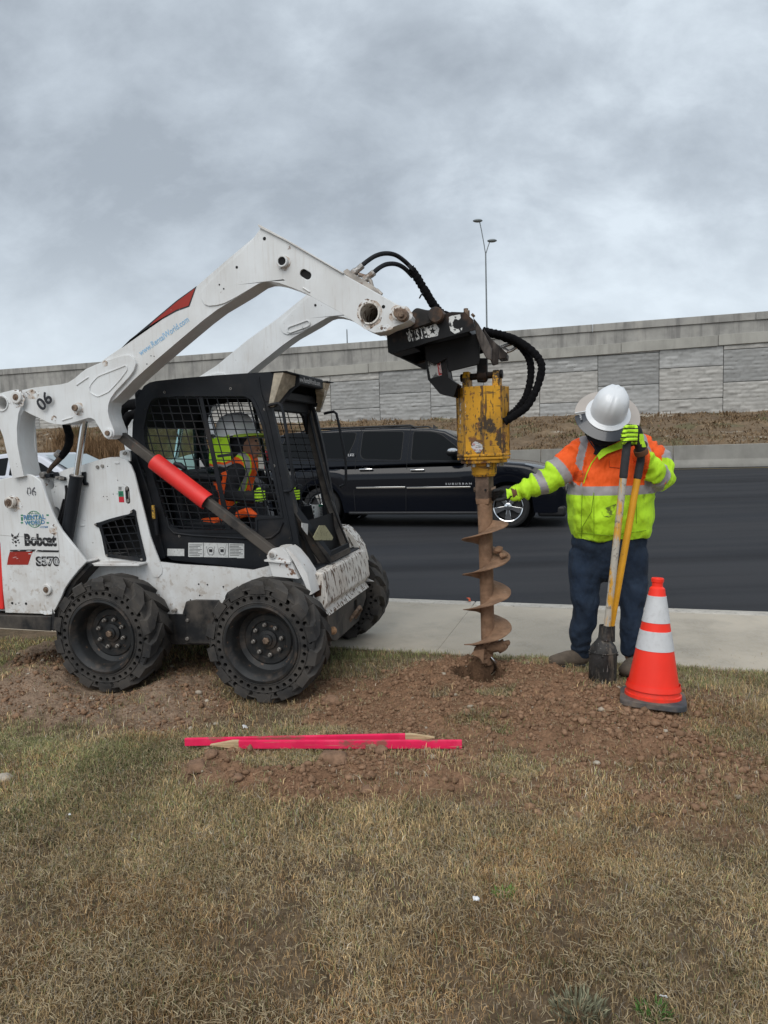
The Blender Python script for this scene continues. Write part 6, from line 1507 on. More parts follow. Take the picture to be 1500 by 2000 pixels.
# windscreen (both seen edge-on) and far windows
q = MB(); q.add([(-.32, .16, 1.31), (-.32, VW-.16, 1.31), (-1.14, VW-.26, 1.84), (-1.14, .26, 1.84)], [(0, 1, 2, 3)]); q.v = [(v[0]+.035, v[1], v[2]+.022) for v in q.v]; q.build('windscreen', mat('windscreen_glass', (.10, .12, .13), .05, var=0, coat=1), suv)
# roof rails
q = MB()
for y in (.26, VW-.26):
    q.tube([(-4.2, y, 1.94), (-4.1, y, 1.995), (-1.9, y, 1.995), (-1.8, y, 1.945)], .020, 8); q.box((-2.9, y, 1.97), (.10, .03, .05))
q.tube([(-3.9, .26, 1.995), (-3.9, VW-.26, 1.995)], .016, 8); q.tube([(-2.55, .26, 2.0), (-2.55, VW-.26, 2.0)], .018, 8); q.build('roof_rack', M_trimblk, suv)
q = MB(); q.add([(-1.62, .95, 1.93), (-1.50, .97, 1.93), (-1.62, .99, 1.93), (-1.61, .97, 2.02)], [(0, 1, 3), (1, 2, 3), (2, 0, 3), (0, 2, 1)]); q.build('roof_antenna', M_trimblk, suv)
# door seams, handles, mouldings, mirror, running board, bumper
def onside(px, py, y=0.0): x, z = V(y, px, py); return x, z
ysf = lambda z: (.045+max(0, z-1.16)*.20) if z > 1.19 else (.02*(1-math.cos((z-.75)*1.6))*.8 + (.012+.075*max(0, ((z-.30)/.92-.86)/.14)**1.6 if (z-.30)/.92 > .86 else 0))
q = MB()
for px_s in ([(797, 838), (795, 870), (793, 905), (793, 950), (793, 1000)], [(700, 838), (697, 860), (692, 905), (691, 960), (694, 998)], [(931, 905), (932, 950), (930, 1000)]):
    P_ = [onside(*p) for p in px_s]; q.tube([(p[0], ysf(p[1])-.001, p[1]) for p in P_], .005, 6)
q.tube([(onside(a_, b_)[0], ysf(onside(a_, b_)[1])-.002, onside(a_, b_)[1]) for a_, b_ in ((560, 899), (700, 900.5), (800, 902), (900, 903), (935, 903))], .006, 6); q.build('door_seam', M_trimblk, suv)
for a_, b_ in ((714, 917), (815, 918)):
    x, z = onside(a_, b_); yy = ysf(z); q = MB(); q.capsule([(x-.125, yy-.028, z), (x+.125, yy-.028, z)], .019, 10); q.ybar(x-.11, z, yy-.03, yy+.01, .014, 8); q.ybar(x+.11, z, yy-.03, yy+.01, .014, 8); h = q.build('door_handle', M_chromeC, suv)
    q = MB(); q.ball((x, yy+.008, z), .07, 12, sz=(1.1, .18, .62)); q.build('handle_recess', M_trimblk, h)
q = MB()
for a_, b_ in ((696, 791.5), (794.5, 919)):
    x0_, z0_ = onside(a_, 952.8); x1_, z1_ = onside(b_, 953.5); yy = ysf(z0_); q.bx(x0_, x1_, yy-.012, yy+.01, z0_-.016, z0_+.016)
q.build('side_moulding', M_chromeC, suv, .004)
x, z = onside(885, 884); q = MB(); q.ball((x, -.13, z+.01), .115, 16, sz=(.95, 1.15, .70)); mi = q.build('side_mirror', M_trimblk, suv)
q = MB(); q.ball((x+.012, -.135, z+.035), .112, 16, sz=(.98, 1.15, .52)); q.build('mirror_cap', M_chromeC, mi)
q = MB(); q.cyl((x, -.05, z-.02), (x-.02, .08, z-.03), .03, n=8); q.build('mirror_arm', M_trimblk, mi)
x0_, z0_ = onside(682, 1002); x1_, _ = onside(934, 1002); q = MB(); q.bx(x0_, x1_, -.03, .16, .27, .325); q.build('running_board', M_trimblk, suv, .012); q = MB(); q.bx(x0_+.02, x1_-.02, -.034, -.028, .305, .315); q.build('board_strip', M_chromeC, suv)
x0_, z0_ = onside(1050, 1004); q = MB(); q.bx(x0_, 1.05, .03, VW-.03, .22, .42); q.build('front_valance', M_trimblk, suv, .05, 3)
q = MB(); q.box((.97, .30, .98), (.20, .42, .22)); q.build('headlamp', mat('lamp_glass', (.6, .62, .65), .08, var=0, coat=1), suv, .04, 3)
q = MB(); q.box((-4.98, .14, 1.40), (.06, .16, .40)); q.build('tail_lamp', mat('lamp_red', (.35, .01, .012), .15, var=0, coat=1), suv, .02)
x, z = onside(870, 949); t_ = text('SUBURBAN', (x, ysf(z)-.001, z+.022), .034, mat('badge_chrome', (.62, .62, .63), .3, .6, var=0), suv, wide=1.5, spacing=1.55, bold=.02)
x, z = onside(678.5, 891); text('LTZ', (x, tum(1.2)+.01-.03, z), .045, t_.data.materials[0], suv, wide=1.1, spacing=1.1, bold=.04)

# ================================================================ white pickup at the left, behind the loader
_p = PG(205, 1010, ZR_); PF = Frame((RF.M @ Vector(((RF.I @ PY(232, 930, 15.3)).x, (RF.I @ VF.o).y+.0, 0)) ).to_tuple(), 17.2); PF.o.z = ZR_; PF = Frame((PF.o.x, PF.o.y, ZR_), 17.2)
pk = thing('white_car', 'silvery white car passing behind the rear of the loader at the left photo edge', 'car', PF.M)
M_carw = mat('car_paint_white', (.62, .64, .70), .25, var=0, coat=1)
topP = [(-5.2, 1.05), (-5.1, 1.12), (-1.9, 1.14), (-1.5, 1.14), (-.6, 1.06), (-.25, .97), (-.08, .82), (0, .60)]
car_body(pk, lambda x: interp(topP, x), -5.2, 0, (-.95, -4.15), .37, lambda x: .26, M_carw, 1.95)
tumP = lambda z: .05+max(0, z-1.1)*.33
gp = [(-5.0, 1.10), (-4.8, 1.45), (-4.5, 1.62), (-3.6, 1.70), (-2.9, 1.68), (-2.55, 1.58), (-2.0, 1.30), (-1.62, 1.10)]
q = MB(); k = len(gp); vs = [(p[0], tumP(p[1]), p[1]) for p in gp]+[(p[0], 1.95-tumP(p[1]), p[1]) for p in gp]
q.add(vs, [tuple(range(k)), tuple(range(2*k-1, k-1, -1))]+[(i, (i+1) % k, k+(i+1) % k, k+i) for i in range(k)]); q.build('cabin', M_carw, pk, .04, 3)
q = MB()
for P_ in ([(-4.6, 1.18), (-4.4, 1.52), (-3.55, 1.60), (-3.55, 1.18)], [(-3.45, 1.18), (-3.45, 1.60), (-2.95, 1.58), (-2.55, 1.44), (-2.05, 1.18)]):
    P_ = rounded(P_, .04); vs = [(p[0], tumP(p[1])-.006, p[1]) for p in P_]; q.add(vs, [tuple(range(len(vs)))])
q.build('side_window', M_tint, pk)
q = MB(); q.add([(-1.66, .16, 1.16), (-1.66, 1.79, 1.16), (-2.60, 1.68, 1.60), (-2.60, .27, 1.60)], [(0, 1, 2, 3)]); q.v = [(v[0]+.05, v[1], v[2]+.035) for v in q.v]; q.build('windscreen', mat('pale_windscreen', (.30, .36, .37), .06, var=0, coat=1), pk)
wheel_set(pk, [-.95, -4.15], .37, .04, 1.95, 5, mat('alloy', (.5, .5, .52), .3, .9, var=0), .22, .25, 10)
q = MB(); q.ball((-2.0, -.10, 1.16), .10, 12, sz=(.8, 1.2, .7)); q.build('side_mirror', M_trimblk, pk)
q = MB(); q.box((-.22, .22, .80), (.3, .34, .16)); q.build('headlamp', M_chromeC, pk, .03)
q = MB()
for px_ in (-3.5, -2.1): q.tube([(px_, .008, .40), (px_, .004, .75), (px_, .045, 1.08)], .004, 6)
q.build('door_seam', M_trimblk, pk)
# ================================================================ traffic cone
_k = PG(1274.5, 1386, 0.0); kz = max(float(ground_h(np.array([_k.x]), np.array([_k.y]))[0])+.012, .022)
tilt = Matrix.Rotation(R(3.2), 4, 'Y') @ Matrix.Rotation(R(-3.0), 4, 'X')
cone = thing('traffic_cone', 'bright orange traffic cone with two white reflective collars on a muddy black base', 'traffic cone', Matrix.Translation((_k.x, _k.y, kz-.022)) @ tilt @ Matrix.Scale(.955, 4))
M_orange = mat('cone_orange', (.94, .034, .014), .42, var=.05, vs=6, layers=[dict(c=(.55, .16, .10), s=5, t=.62, w=.12, a=.25), dict(c=(.25, .07, .04), s=14, t=.52, w=.14, a=.55, z=(.02, .10))])
rc = lambda f: .142+(.033-.142)*f       # radius along the body, f = 0 bottom .. 1 top
HB_ = .665
q = MB(); q.lathe([(.152, .030), (.150, .052), (.143, .056), (rc(0), .060), (rc(.08), .060+.08*HB_*.95), (rc(.5), .06+.5*.62), (rc(.93), .06+.93*.62), (.029, .648), (.029, .668), (.033, .672), (.034, .690), (.030, .695), (.024, .694), (.022, .64), (.10, .20)], n=64); q.build('cone_body', M_orange, cone)
q = MB(); q.lathe([(.146, .078), (.1475, .081), (.1405, .110), (.1392, .108)], n=64); q.build('cone_rib', M_orange, cone)
M_refl = mat('reflective_white', (.60, .61, .62), .5, var=.06, vs=12, bump=.4, bs=300, layers=[dict(c=(.45, .45, .45), s=40, t=.6, w=.1, a=.4)])
def collar(f0, f1):
    a = lambda f: (rc(f)+.0022, .06+f*.62)
    q = MB(); q.lathe([(rc(f0), .06+f0*.62), a(f0), a(f1), (rc(f1), .06+f1*.62)], n=64); q.build('reflective_collar', M_refl, cone)
collar(.385, .555); collar(.63, .865)
q = MB(); pb_ = rounded([(-.173, -.17), (.173, -.17), (.173, .17), (-.173, .17)], .08, 5); pi_ = [(a*.80, b*.80) for a, b in pb_]
k = len(pb_); c15, s15 = math.cos(R(-20)), math.sin(R(-20)); rt2 = lambda p, z: (p[0]*c15-p[1]*s15, p[0]*s15+p[1]*c15, z)
vs = [rt2(p, .0) for p in pb_]+[rt2(p, .028) for p in pb_]+[rt2((p[0]*.975, p[1]*.975), .034) for p in pb_]+[rt2(p, .036) for p in pi_]
q.add(vs, [tuple(range(k-1, -1, -1))]+[(j*k+i, j*k+(i+1) % k, (j+1)*k+(i+1) % k, (j+1)*k+i) for j in range(3) for i in range(k)]+[tuple(3*k+i for i in range(k))])
q.build('cone_base', mat('base_rubber', (.055, .060, .068), .85, var=.25, vs=10, bump=.6, bs=50, layers=[dict(c=(.22, .165, .125), s=7, t=.50, w=.14, a=.75)]), cone, .004)

# ================================================================ survey stakes
M_pink = mat('pink_paint', (.86, .018, .105), .6, var=.08, vs=14, bump=.2, bs=60, layers=[dict(c=(.55, .36, .22), s=12, t=.66, w=.04, a=.7, st=(.15, 1, 3)), dict(c=(.22, .12, .08), s=11, t=.62, w=.04, a=.8, st=(.5, 1, 1)), dict(c=(.95, .16, .25), s=6, t=.62, w=.12, a=.4)])
M_wood = mat('bare_pine', (.60, .45, .27), .8, var=.12, vs=5, layers=[dict(c=(.33, .21, .10), s=9, t=.56, w=.1, a=.6, st=(.12, 1, 6))])
def stake(p_butt, p_tip, zoff, roll, label, hgt=.038, wd=.018, point=.11):
    A = Vector(p_butt); B = Vector(p_tip); A.z += zoff; B.z += zoff; d_ = (B-A); Lg = d_.length; d_.normalize(); s_ = Vector((-d_.y, d_.x, 0)).normalized(); u_ = d_.cross(s_)*-1 if d_.cross(s_).z < 0 else d_.cross(s_)
    M_ = Matrix((( *[d_.x, s_.x, u_.x], A.x), (*[d_.y, s_.y, u_.y], A.y), (*[d_.z, s_.z, u_.z], A.z), (0, 0, 0, 1)))
    if M_.determinant() < 0: M_ = M_ @ Matrix.Scale(-1, 4, (0, 1, 0))
    M_ = M_ @ Matrix.Rotation(R(roll), 4, 'X')
    t = thing('survey_stake', label, 'stake', M_, 'pink tipped survey stakes lying on the grass')
    xe = Lg-point-.03
    q = MB(); q.bx(0, xe, -wd/2, wd/2, 0, hgt); q.build('painted_shaft', M_pink, t, .0015)
    q = MB(); q.prism([(xe+.0002, 0), (Lg-point, 0), (Lg, hgt*.38), (Lg, hgt*.46), (Lg-point, hgt), (xe+.0002, hgt)], -wd/2, wd/2); q.build('pointed_end', M_wood, t, .001)
zs_ = lambda p: float(ground_h(np.array([p.x]), np.array([p.y]))[0])
def gpt(x, y, z): return PG(x, y, z)
stake(gpt(902.5, 1461, .035), gpt(411, 1461, .035), 0, 0, 'pink survey stake in front, its bare pointed end at the left')
stake(gpt(362, 1456, .028), gpt(849, 1446, .040), 0, 0, 'pink survey stake behind, its bare pointed end at the right', hgt=.036)

# ================================================================ post hole digger
DY = 4.14; gd = PG(1175, 1338, -.01); DY = gd.y
dg_ = thing('post_hole_digger', 'post hole digger with two yellow handles and a dark steel clam blade', 'post hole digger', Matrix.Translation((gd.x, gd.y, 0)))
hx0 = PY(1226, 853, DY+.03); hx1 = PY(1186, 1224, DY-.01); hy0 = PY(1258, 862, DY+.12); hy1 = PY(1193, 1224, DY+.035)
M_hand = mat('yellow_fibreglass', (.72, .34, .015), .4, var=.08, vs=12, layers=[dict(c=(.36, .18, .03), s=30, t=.66, w=.04, a=.7)])
M_handw = mat('worn_fibreglass', (.66, .34, .04), .55, var=.08, vs=12, layers=[dict(c=(.45, .43, .38), s=4, t=.47, w=.05, a=.95, st=(6, 6, 1.2), d=8), dict(c=(.14, .12, .10), s=40, t=.60, w=.05, a=.7)])
M_grip = mat('rubber_grip', (.035, .036, .040), .8, var=.15, vs=30, bump=.4, bs=200)
def hnd(a, b, m):
    f = .203 if a is hx0 else .19; c_ = a.lerp(b, f); d_ = (b-a).normalized()
    q = MB(); q.tube([c_, b-d_*.0], .0205, 20); h = q.build('handle', m, dg_, world=True)
    q = MB(); q.capsule([a+d_*.02, c_+d_*.004], .0235, 20); q.build('grip', M_grip, h, world=True); return h
hnd(hx0, hx1, M_handw); hnd(hy0, hy1, M_hand)
M_blade = mat('mud_worn_blade', (.045, .043, .042), .55, .5, var=.4, vs=12, bump=1, bs=45, layers=[dict(c=(.20, .165, .13), s=6, t=.54, w=.08, a=.75, st=(3, 3, .6)), dict(c=(.40, .38, .36), s=26, t=.66, w=.03, a=.7, st=(3, 3, .5))])
ctr = PY(1176, 1290, DY+.015); zb_ = PY(1176, 1338, DY).z; zt_ = PY(1176, 1250, DY).z; axd = Vector((.035, 0, 1)).normalized()
def clam(a0_, a1_, nm):
    """half shell blade: narrow neck, shoulder, straight sides, curved lip"""
    q = MB(); n = 22; prof = [(0.0, .078), (.03, .080), (.10, .081), (.17, .081), (.205, .080), (.235, .070), (.262, .048), (.285, .033), (.32, .030), (.36, .029)]
    vs = []; fs = []
    for s_ in (0, 1):
        for h, r_ in prof:
            rr = r_-.004*s_; 
            for j in range(n+1):
                t = R(a0_+(a1_-a0_)*j/n); e_ = abs(2*j/n-1); hh = h + (.030*(e_**2) if h < .01 else 0)
                if h > .19: pass
                vs.append(Vector((ctr.x, ctr.y, zb_)) + axd*hh + Vector((rr*math.cos(t), rr*math.sin(t), 0)))
    w_ = n+1; k = len(prof)
    for s_ in (0, 1):
        for i in range(k-1):
            for j in range(n): a = s_*k*w_+i*w_+j; fs.append((a, a+1, a+w_+1, a+w_))
    for i in range(k-1):
        for j in (0, n): a = i*w_+j; fs.append((a, a+w_, a+w_+k*w_, a+k*w_))
    for j in range(n):
        for i in (0, k-1): a = i*w_+j; fs.append((a, a+1, a+1+k*w_, a+k*w_))
    q.add(vs, fs); return q.build(nm, M_blade, dg_, world=True, smooth=45)
bl = clam(170, 335, 'blade'); clam(-8, 155, 'blade')
q = MB(); o_ = Vector((ctr.x, ctr.y, zb_))+axd*.205
q.tube([o_+Vector((.0825*math.cos(R(t)), .0825*math.sin(R(t)), 0)) for t in range(172, 336, 9)], .004, 6); 
for t in (185, 250, 325): q.ball(o_+Vector((.083*math.cos(R(t)), .083*math.sin(R(t)), -.012)), .008, 8)
q.build('blade_band', M_blade, bl, world=True)
q = MB(); ft = 0
q.cyl(PY(1186, 1222, DY-.01), PY(1183, 1250, DY-.01), .025, .030, 18); q.build('socket', M_blade, dg_, world=True)
q = MB(); q.cyl(PY(1193, 1222, DY+.035), PY(1191, 1252, DY+.03), .025, .030, 18); q.build('socket', M_blade, dg_, world=True)
# ================================================================ people
def remesh(mb, vox, smooth_it=4, disp=None, name='body'):
    me = mb.mesh(name, 0, weld=False)
    me2 = baked(me, [('REMESH', dict(mode='VOXEL', voxel_size=vox)), ('SMOOTH', dict(factor=.5, iterations=smooth_it))])
    if disp:
        me2.update(); nr = [v.normal.copy() for v in me2.vertices]
        for v, n_ in zip(me2.vertices, nr): v.co += n_*disp(v.co, n_)
    me2.shade_smooth(); return me2
def toroot(me, par):
    me.transform(rootM(par).inverted()); return me
WY = 4.55
wk = thing('person', 'worker in an orange and lime jacket holding a digger and the auger shaft', 'person', Matrix.Translation((PY(1190, 1300, WY).x, WY, 0)))
def W(px, py, dy=0.0): return PY(px, py, WY+dy)
sc = WY/FPX
# ---- body core (skin) as one surface: head, neck, torso, arms, legs under the clothes
hc = W(1186, 828, -.12)      # head centre
body = MB()
body.capsule([W(1190, 1080), W(1190, 1000, -.02), W(1192, 910, -.02)], [(.17, .13), (.19, .15), (.19, .14)], 18, up=(1, 0, 0))
body.capsule([W(1188, 885, -.03), W(1184, 855, -.09)], .065, 14); body.ball(hc, .098, 20, sz=(.86, 1.05, 1.22), rot=Matrix.Rotation(R(38), 3, 'X'))
body.capsule([W(1140, 882), W(1068, 935, -.02), W(1006, 963, -.05)], [.06, .048, .034], 12); body.capsule([W(1255, 880), W(1292, 935, -.06), W(1250, 872, -.27)], [.06, .048, .034], 12)
body.capsule([W(1155, 1080), W(1142, 1185, -.01), W(1136, 1280, .03)], [.09, .06, .045], 12); body.capsule([W(1222, 1080), W(1232, 1185, -.08), W(1233, 1280, -.10)], [.09, .06, .045], 12)
M_skin = mat('skin', (.36, .19, .125), .5, var=.08, vs=20)
b_ = link('body', toroot(remesh(body, .012, 4), wk), M_skin, wk)
# face: jaw, nose, mouth, eyes below the brim
fr_ = Matrix.Rotation(R(38), 3, 'X')
def hf(x, y, z): return hc + fr_ @ Vector((x, y, z))
q = MB(); q.capsule([hf(0, -.098, .01), hf(0, -.120, -.022)], [.010, .016], 8); q.build('nose', M_skin, b_, world=True)
q = MB(); q.capsule([hf(-.022, -.094, -.055), hf(0, -.101, -.056), hf(.022, -.094, -.055)], [.005, .007, .005], 8); q.build('mouth', mat('lips', (.28, .11, .09), .5), b_, world=True)
for s_ in (-1, 1):
    q = MB(); q.ball(hf(.033*s_, -.088, .012), .012, 10); q.build('eye', mat('eye_white', (.6, .58, .55), .3), b_, world=True)
    q = MB(); q.ball(hf(.085*s_, .0, -.005), .026, 10, sz=(.4, .8, 1.2)); q.build('ear', M_skin, b_, world=True)
q = MB(); q.ball(hf(0, .035, .035), .097, 18, sz=(.92, .98, 1.1), rot=fr_); q.v = [v for v in q.v]; q.build('hair', mat('hair_black', (.015, .012, .011), .7), b_, world=True)
# ---- jacket
jk = MB()
rings = [  # (px centre, py, half width px, depth half m, dy)
    (1191, 1047, 74, .175, .0), (1191, 1035, 77, .185, -.005), (1191, 1010, 82, .20, -.01), (1193, 975, 82, .20, -.015), (1195, 945, 80, .195, -.02), (1198, 915, 79, .185, -.025), (1200, 888, 77, .17, -.03), (1198, 868, 66, .135, -.035), (1192, 852, 44, .10, -.045), (1186, 843, 30, .085, -.06)]
vs = []; n = 40
for cx, cy, hw, dp, dy in rings:
    c_ = W(cx, cy, dy)
    for j in range(n):
        t = 2*math.pi*j/n; e_ = .82; cx_ = math.copysign(abs(math.cos(t))**e_, math.cos(t)); sy_ = math.copysign(abs(math.sin(t))**e_, math.sin(t))
        vs.append(c_+Vector((hw*sc*cx_, dp*sy_, -.012*math.sin(t)*-1 if cy > 1040 else 0)))
k = len(rings)
jk.add(vs, [tuple(range(n)), tuple((k-1)*n+j for j in range(n))]+[(i*n+j, i*n+(j+1) % n, (i+1)*n+(j+1) % n, (i+1)*n+j) for i in range(k-1) for j in range(n)])
RA = [W(1142, 884, -.02), W(1102, 914, -.03), W(1066, 940, -.045), W(1034, 953, -.05), W(1004, 963.5, -.055)]; RAr = [.108, .100, .083, .070, .047]
LA = [W(1252, 880, -.02), W(1283, 900, -.03), W(1290, 936, -.09), W(1271, 918, -.19), W(1254.5, 889, -.245)]; LAr = [.098, .098, .086, .076, .050]
jk.capsule(RA, RAr, 18); jk.capsule(LA[:3], LAr[:3], 18); jk.capsule(LA[2:], [.086, .080, .050], 18)
def seg_t(p, P_):
    best = (9, 0, 0)
    acc = 0; tot = sum((P_[i+1]-P_[i]).length for i in range(len(P_)-1))
    for i in range(len(P_)-1):
        a, b = P_[i], P_[i+1]; d_ = b-a; t = max(0, min(1, (p-a).dot(d_)/d_.length_squared)); q_ = a+d_*t; ds = (p-q_).length
        if ds < best[0]: best = (ds, (acc+t*d_.length)/tot, i)
        acc += d_.length
    return best
tc_ = [W(1190, 1050), W(1196, 880, -.03)]
def wrinkle(p, n_):
    d1, t1, _ = seg_t(p, RA); d2, t2, _ = seg_t(p, LA); o = 0
    if (d1 < .13 and p.x < RA[0].x+.0) or (d2 < .12 and (p.x > LA[0].x or p.y < WY-.22)):
        t = t1 if d1 < d2 else t2
        o += .0075*math.sin(t*46+6*noise.noise(p*6))*noise.noise(p*5+Vector((3, 1, 2)))*2.6 + .012*noise.noise(Vector((p.x*14, p.y*9, p.z*11)))
        if t > .9: o += .003*math.sin(t*260)
    else:
        z = (p.z-tc_[0].z)/(tc_[1].z-tc_[0].z)
        o += .014*noise.noise(Vector((p.x*11, p.y*5, p.z*3.2))) + .013*noise.noise(Vector((p.x*8+p.z*6+4, p.y*7, p.z*13-p.x*4))) + .008*noise.noise(Vector((p.x*22, p.y*12, p.z*15)))
        if z < .09: o -= .006*(1-z/.09)
    return o
jme = remesh(jk, .0062, 6, wrinkle)
zt = W(1190, 945).z; zb2 = W(1190, 962.5).z
M_or = mat('jacket_orange', (.92, .115, .012), .75, var=.06, vs=8, bump=.3, bs=260, fold=.06, fs=10, layers=[dict(c=(.30, .07, .02), s=4, t=.66, w=.10, a=.6), dict(c=(.62, .08, .015), s=3, t=.6, w=.1, a=.4)])
M_lime = mat('jacket_lime', (.50, .84, .025), .75, var=.06, vs=8, bump=.3, bs=260, fold=.06, fs=10, layers=[dict(c=(.12, .14, .03), s=6.5, t=.67, w=.07, a=.8, d=8), dict(c=(.34, .50, .03), s=3, t=.58, w=.1, a=.5)])
M_band = mat('reflective_tape', (.34, .32, .33), .55, var=.06, vs=10, bump=.2, bs=300, fold=.035, fs=10)
for m in (M_or, M_lime, M_band): jme.materials.append(m)
strapL = lambda z: 0
for f in jme.polygons:
    p = f.center; d1, t1, i1 = seg_t(p, RA); d2, t2, i2 = seg_t(p, LA); mi = 0
    inR = (p.x < W(1113, 900).x or (p.x < W(1125, 900).x and t1 > .22)) and d1 < .16; inL = (p.x > W(1278, 900).x and p.z > W(1295, 966).z) or (p.y < WY-.20 and p.x > W(1236, 900).x and p.z > W(1295, 966).z)
    if inR: mi = 2 if .335 < t1 < .44 else (2 if .62 < t1 < .715 else (0 if t1 <= .335 else 1))
    elif inL:
        mi = 2 if .20 < t2 < .27 else (2 if .56 < t2 < .70 else (0 if t2 <= .20 else 1))
    else:
        mi = 0 if p.z > zt else (2 if p.z > zb2 else 1)
        if mi == 0:
            zz = (p.z-zt)/(W(1190, 850).z-zt); xs1 = W(1113, 945).x + (W(1133, 850).x-W(1113, 945).x)*zz**2.2; xs2 = W(1246, 945).x + (W(1246, 850).x-W(1246, 945).x)*zz
            if abs(p.x-xs1-.015) < .024 or abs(p.x-xs2) < .027: mi = 2
    f.material_index = mi
jacket = bpy.data.objects.new('jacket', toroot(jme, wk)); COL.objects.link(jacket); jacket.parent = wk
# placket seams, pocket flap, collar with lime lining, hem
def surf_y(px, py, guess=-.25):
    """front surface of the jacket under a photo pixel"""
    o = CP; r = ray(px, py).normalized(); M_ = rootM(wk).inverted()
    ok, loc, nr, idx = jacket_bvh.ray_cast(M_ @ o, (M_.to_3x3() @ r))
    return (rootM(wk) @ ok if ok is not None else W(px, py, guess))
from mathutils.bvhtree import BVHTree
_bm = bmesh.new(); _bm.from_mesh(jme); jacket_bvh = BVHTree.FromBMesh(_bm)
def surf_y(px, py, lift=.002):
    M_ = rootM(wk).inverted(); r = ray(px, py).normalized(); h = jacket_bvh.ray_cast(M_ @ CP, M_.to_3x3() @ r)
    return (rootM(wk) @ h[0]) - r*lift if h[0] is not None else W(px, py, -.2)
def seam(pts, r_, name, m, par=None):
    P_ = []
    for i in range(len(pts)-1):
        for j in range(8): t = j/8; P_.append(surf_y(pts[i][0]*(1-t)+pts[i+1][0]*t, pts[i][1]*(1-t)+pts[i+1][1]*t))
    P_.append(surf_y(*pts[-1])); q = MB(); q.tube(P_, r_, 6); return q.build(name, m, par or jacket, world=True)
M_seamL = mat('seam_lime', (.22, .36, .012), .8, var=.1); M_seamO = mat('seam_orange', (.45, .06, .01), .8, var=.1)
seam([(1160, 962), (1155, 1000), (1138, 1028), (1135, 1051)], .0022, 'placket_seam', M_seamL); seam([(1137, 965), (1136, 1000), (1135, 1051)], .0022, 'placket_seam', M_seamL); seam([(1160, 963), (1160, 1051)], .0018, 'placket_seam', M_seamL)
seam([(1168, 888), (1155, 905), (1146, 925), (1140, 944)], .0035, 'placket_edge', M_lime); seam([(1190, 912), (1215, 915)], .003, 'pocket_flap', M_seamO); seam([(1190, 900), (1190, 912)], .002, 'pocket_flap', M_seamO); seam([(1128, 1040), (1190, 1046), (1262, 1036)], .0022, 'hem_seam', M_seamL)
seam([(1243, 975), (1243, 1022)], .002, 'pocket_seam', M_seamL)
def patch(pts, name, m, lift=.004, sub=6):
    """cloth patch lying on the jacket: fan through its centre"""
    c_ = (sum(p[0] for p in pts)/len(pts), sum(p[1] for p in pts)/len(pts)); ring = []
    for i in range(len(pts)):
        a, b = pts[i], pts[(i+1) % len(pts)]
        for j in range(sub): t = j/sub; ring.append((a[0]*(1-t)+b[0]*t, a[1]*(1-t)+b[1]*t))
    k = len(ring); q = MB(); vs = [surf_y(*c_, lift)]
    for f in (.35, .7, 1): vs += [surf_y(c_[0]+(p[0]-c_[0])*f, c_[1]+(p[1]-c_[1])*f, lift) for p in ring]
    fs = [(0, 1+i, 1+(i+1) % k) for i in range(k)]
    for g_ in (0, 1): fs += [(1+g_*k+i, 1+g_*k+(i+1) % k, 1+(g_+1)*k+(i+1) % k, 1+(g_+1)*k+i) for i in range(k)]
    q.add(vs, fs); return q.build(name, m, jacket, world=True, smooth=60)
patch([(1166, 889), (1175, 878), (1196, 869), (1222, 857), (1231, 861), (1228, 871), (1203, 880), (1186, 886), (1170, 898)], 'lapel_lining', M_lime, .030)
M_grimeL = mat('grimy_lime', (.50, .84, .025), .8, var=.06, vs=8, layers=[dict(c=(.07, .08, .03), s=30, t=.50, w=.07, a=.85, d=8)])
M_grimeO = mat('grimy_orange', (.92, .115, .012), .8, var=.06, vs=8, layers=[dict(c=(.42, .075, .02), s=16, t=.48, w=.12, a=.7, d=6)])
for pl_ in ([(1175, 1000), (1182, 992), (1193, 988), (1203, 984), (1206, 992), (1200, 1003), (1190, 1010), (1180, 1009)], [(1206, 1015), (1214, 1012), (1218, 1020), (1210, 1024)]): patch(pl_, 'grime_patch', M_grimeL, .0035)
patch([(1122, 922), (1134, 918), (1146, 922), (1148, 932), (1140, 940), (1126, 940), (1120, 932)], 'grime_patch', M_grimeO, .0035)
M_navy = mat('navy_cloth', (.010, .011, .018), .9, var=.2)
patch([(1150, 851), (1168, 862), (1188, 862), (1200, 858), (1190, 870), (1176, 880), (1167, 888), (1160, 870)], 'inner_collar', M_navy, .010)
patch([(1163, 875), (1167, 878), (1166, 889), (1159, 887)], 'velcro_tab', M_navy, .014)
q = MB(); cp = [W(1186+a, 857+b, dy) for a, b, dy in ((-36, -4, -.13), (-24, 2, -.19), (-12, 8, -.22), (2, 8, -.22), (18, 1, -.19), (32, -8, -.14))]; q.tube(cp, [(.020, .012)]*6, 10, up=(0, 0, 1)); q.build('collar', M_navy, jacket, world=True)
q = MB(); q.tube([W(1143, 846, -.22), W(1152, 862, -.235), W(1166, 882, -.225)], .004, 6); q.build('chin_cord', M_navy, jacket, world=True)
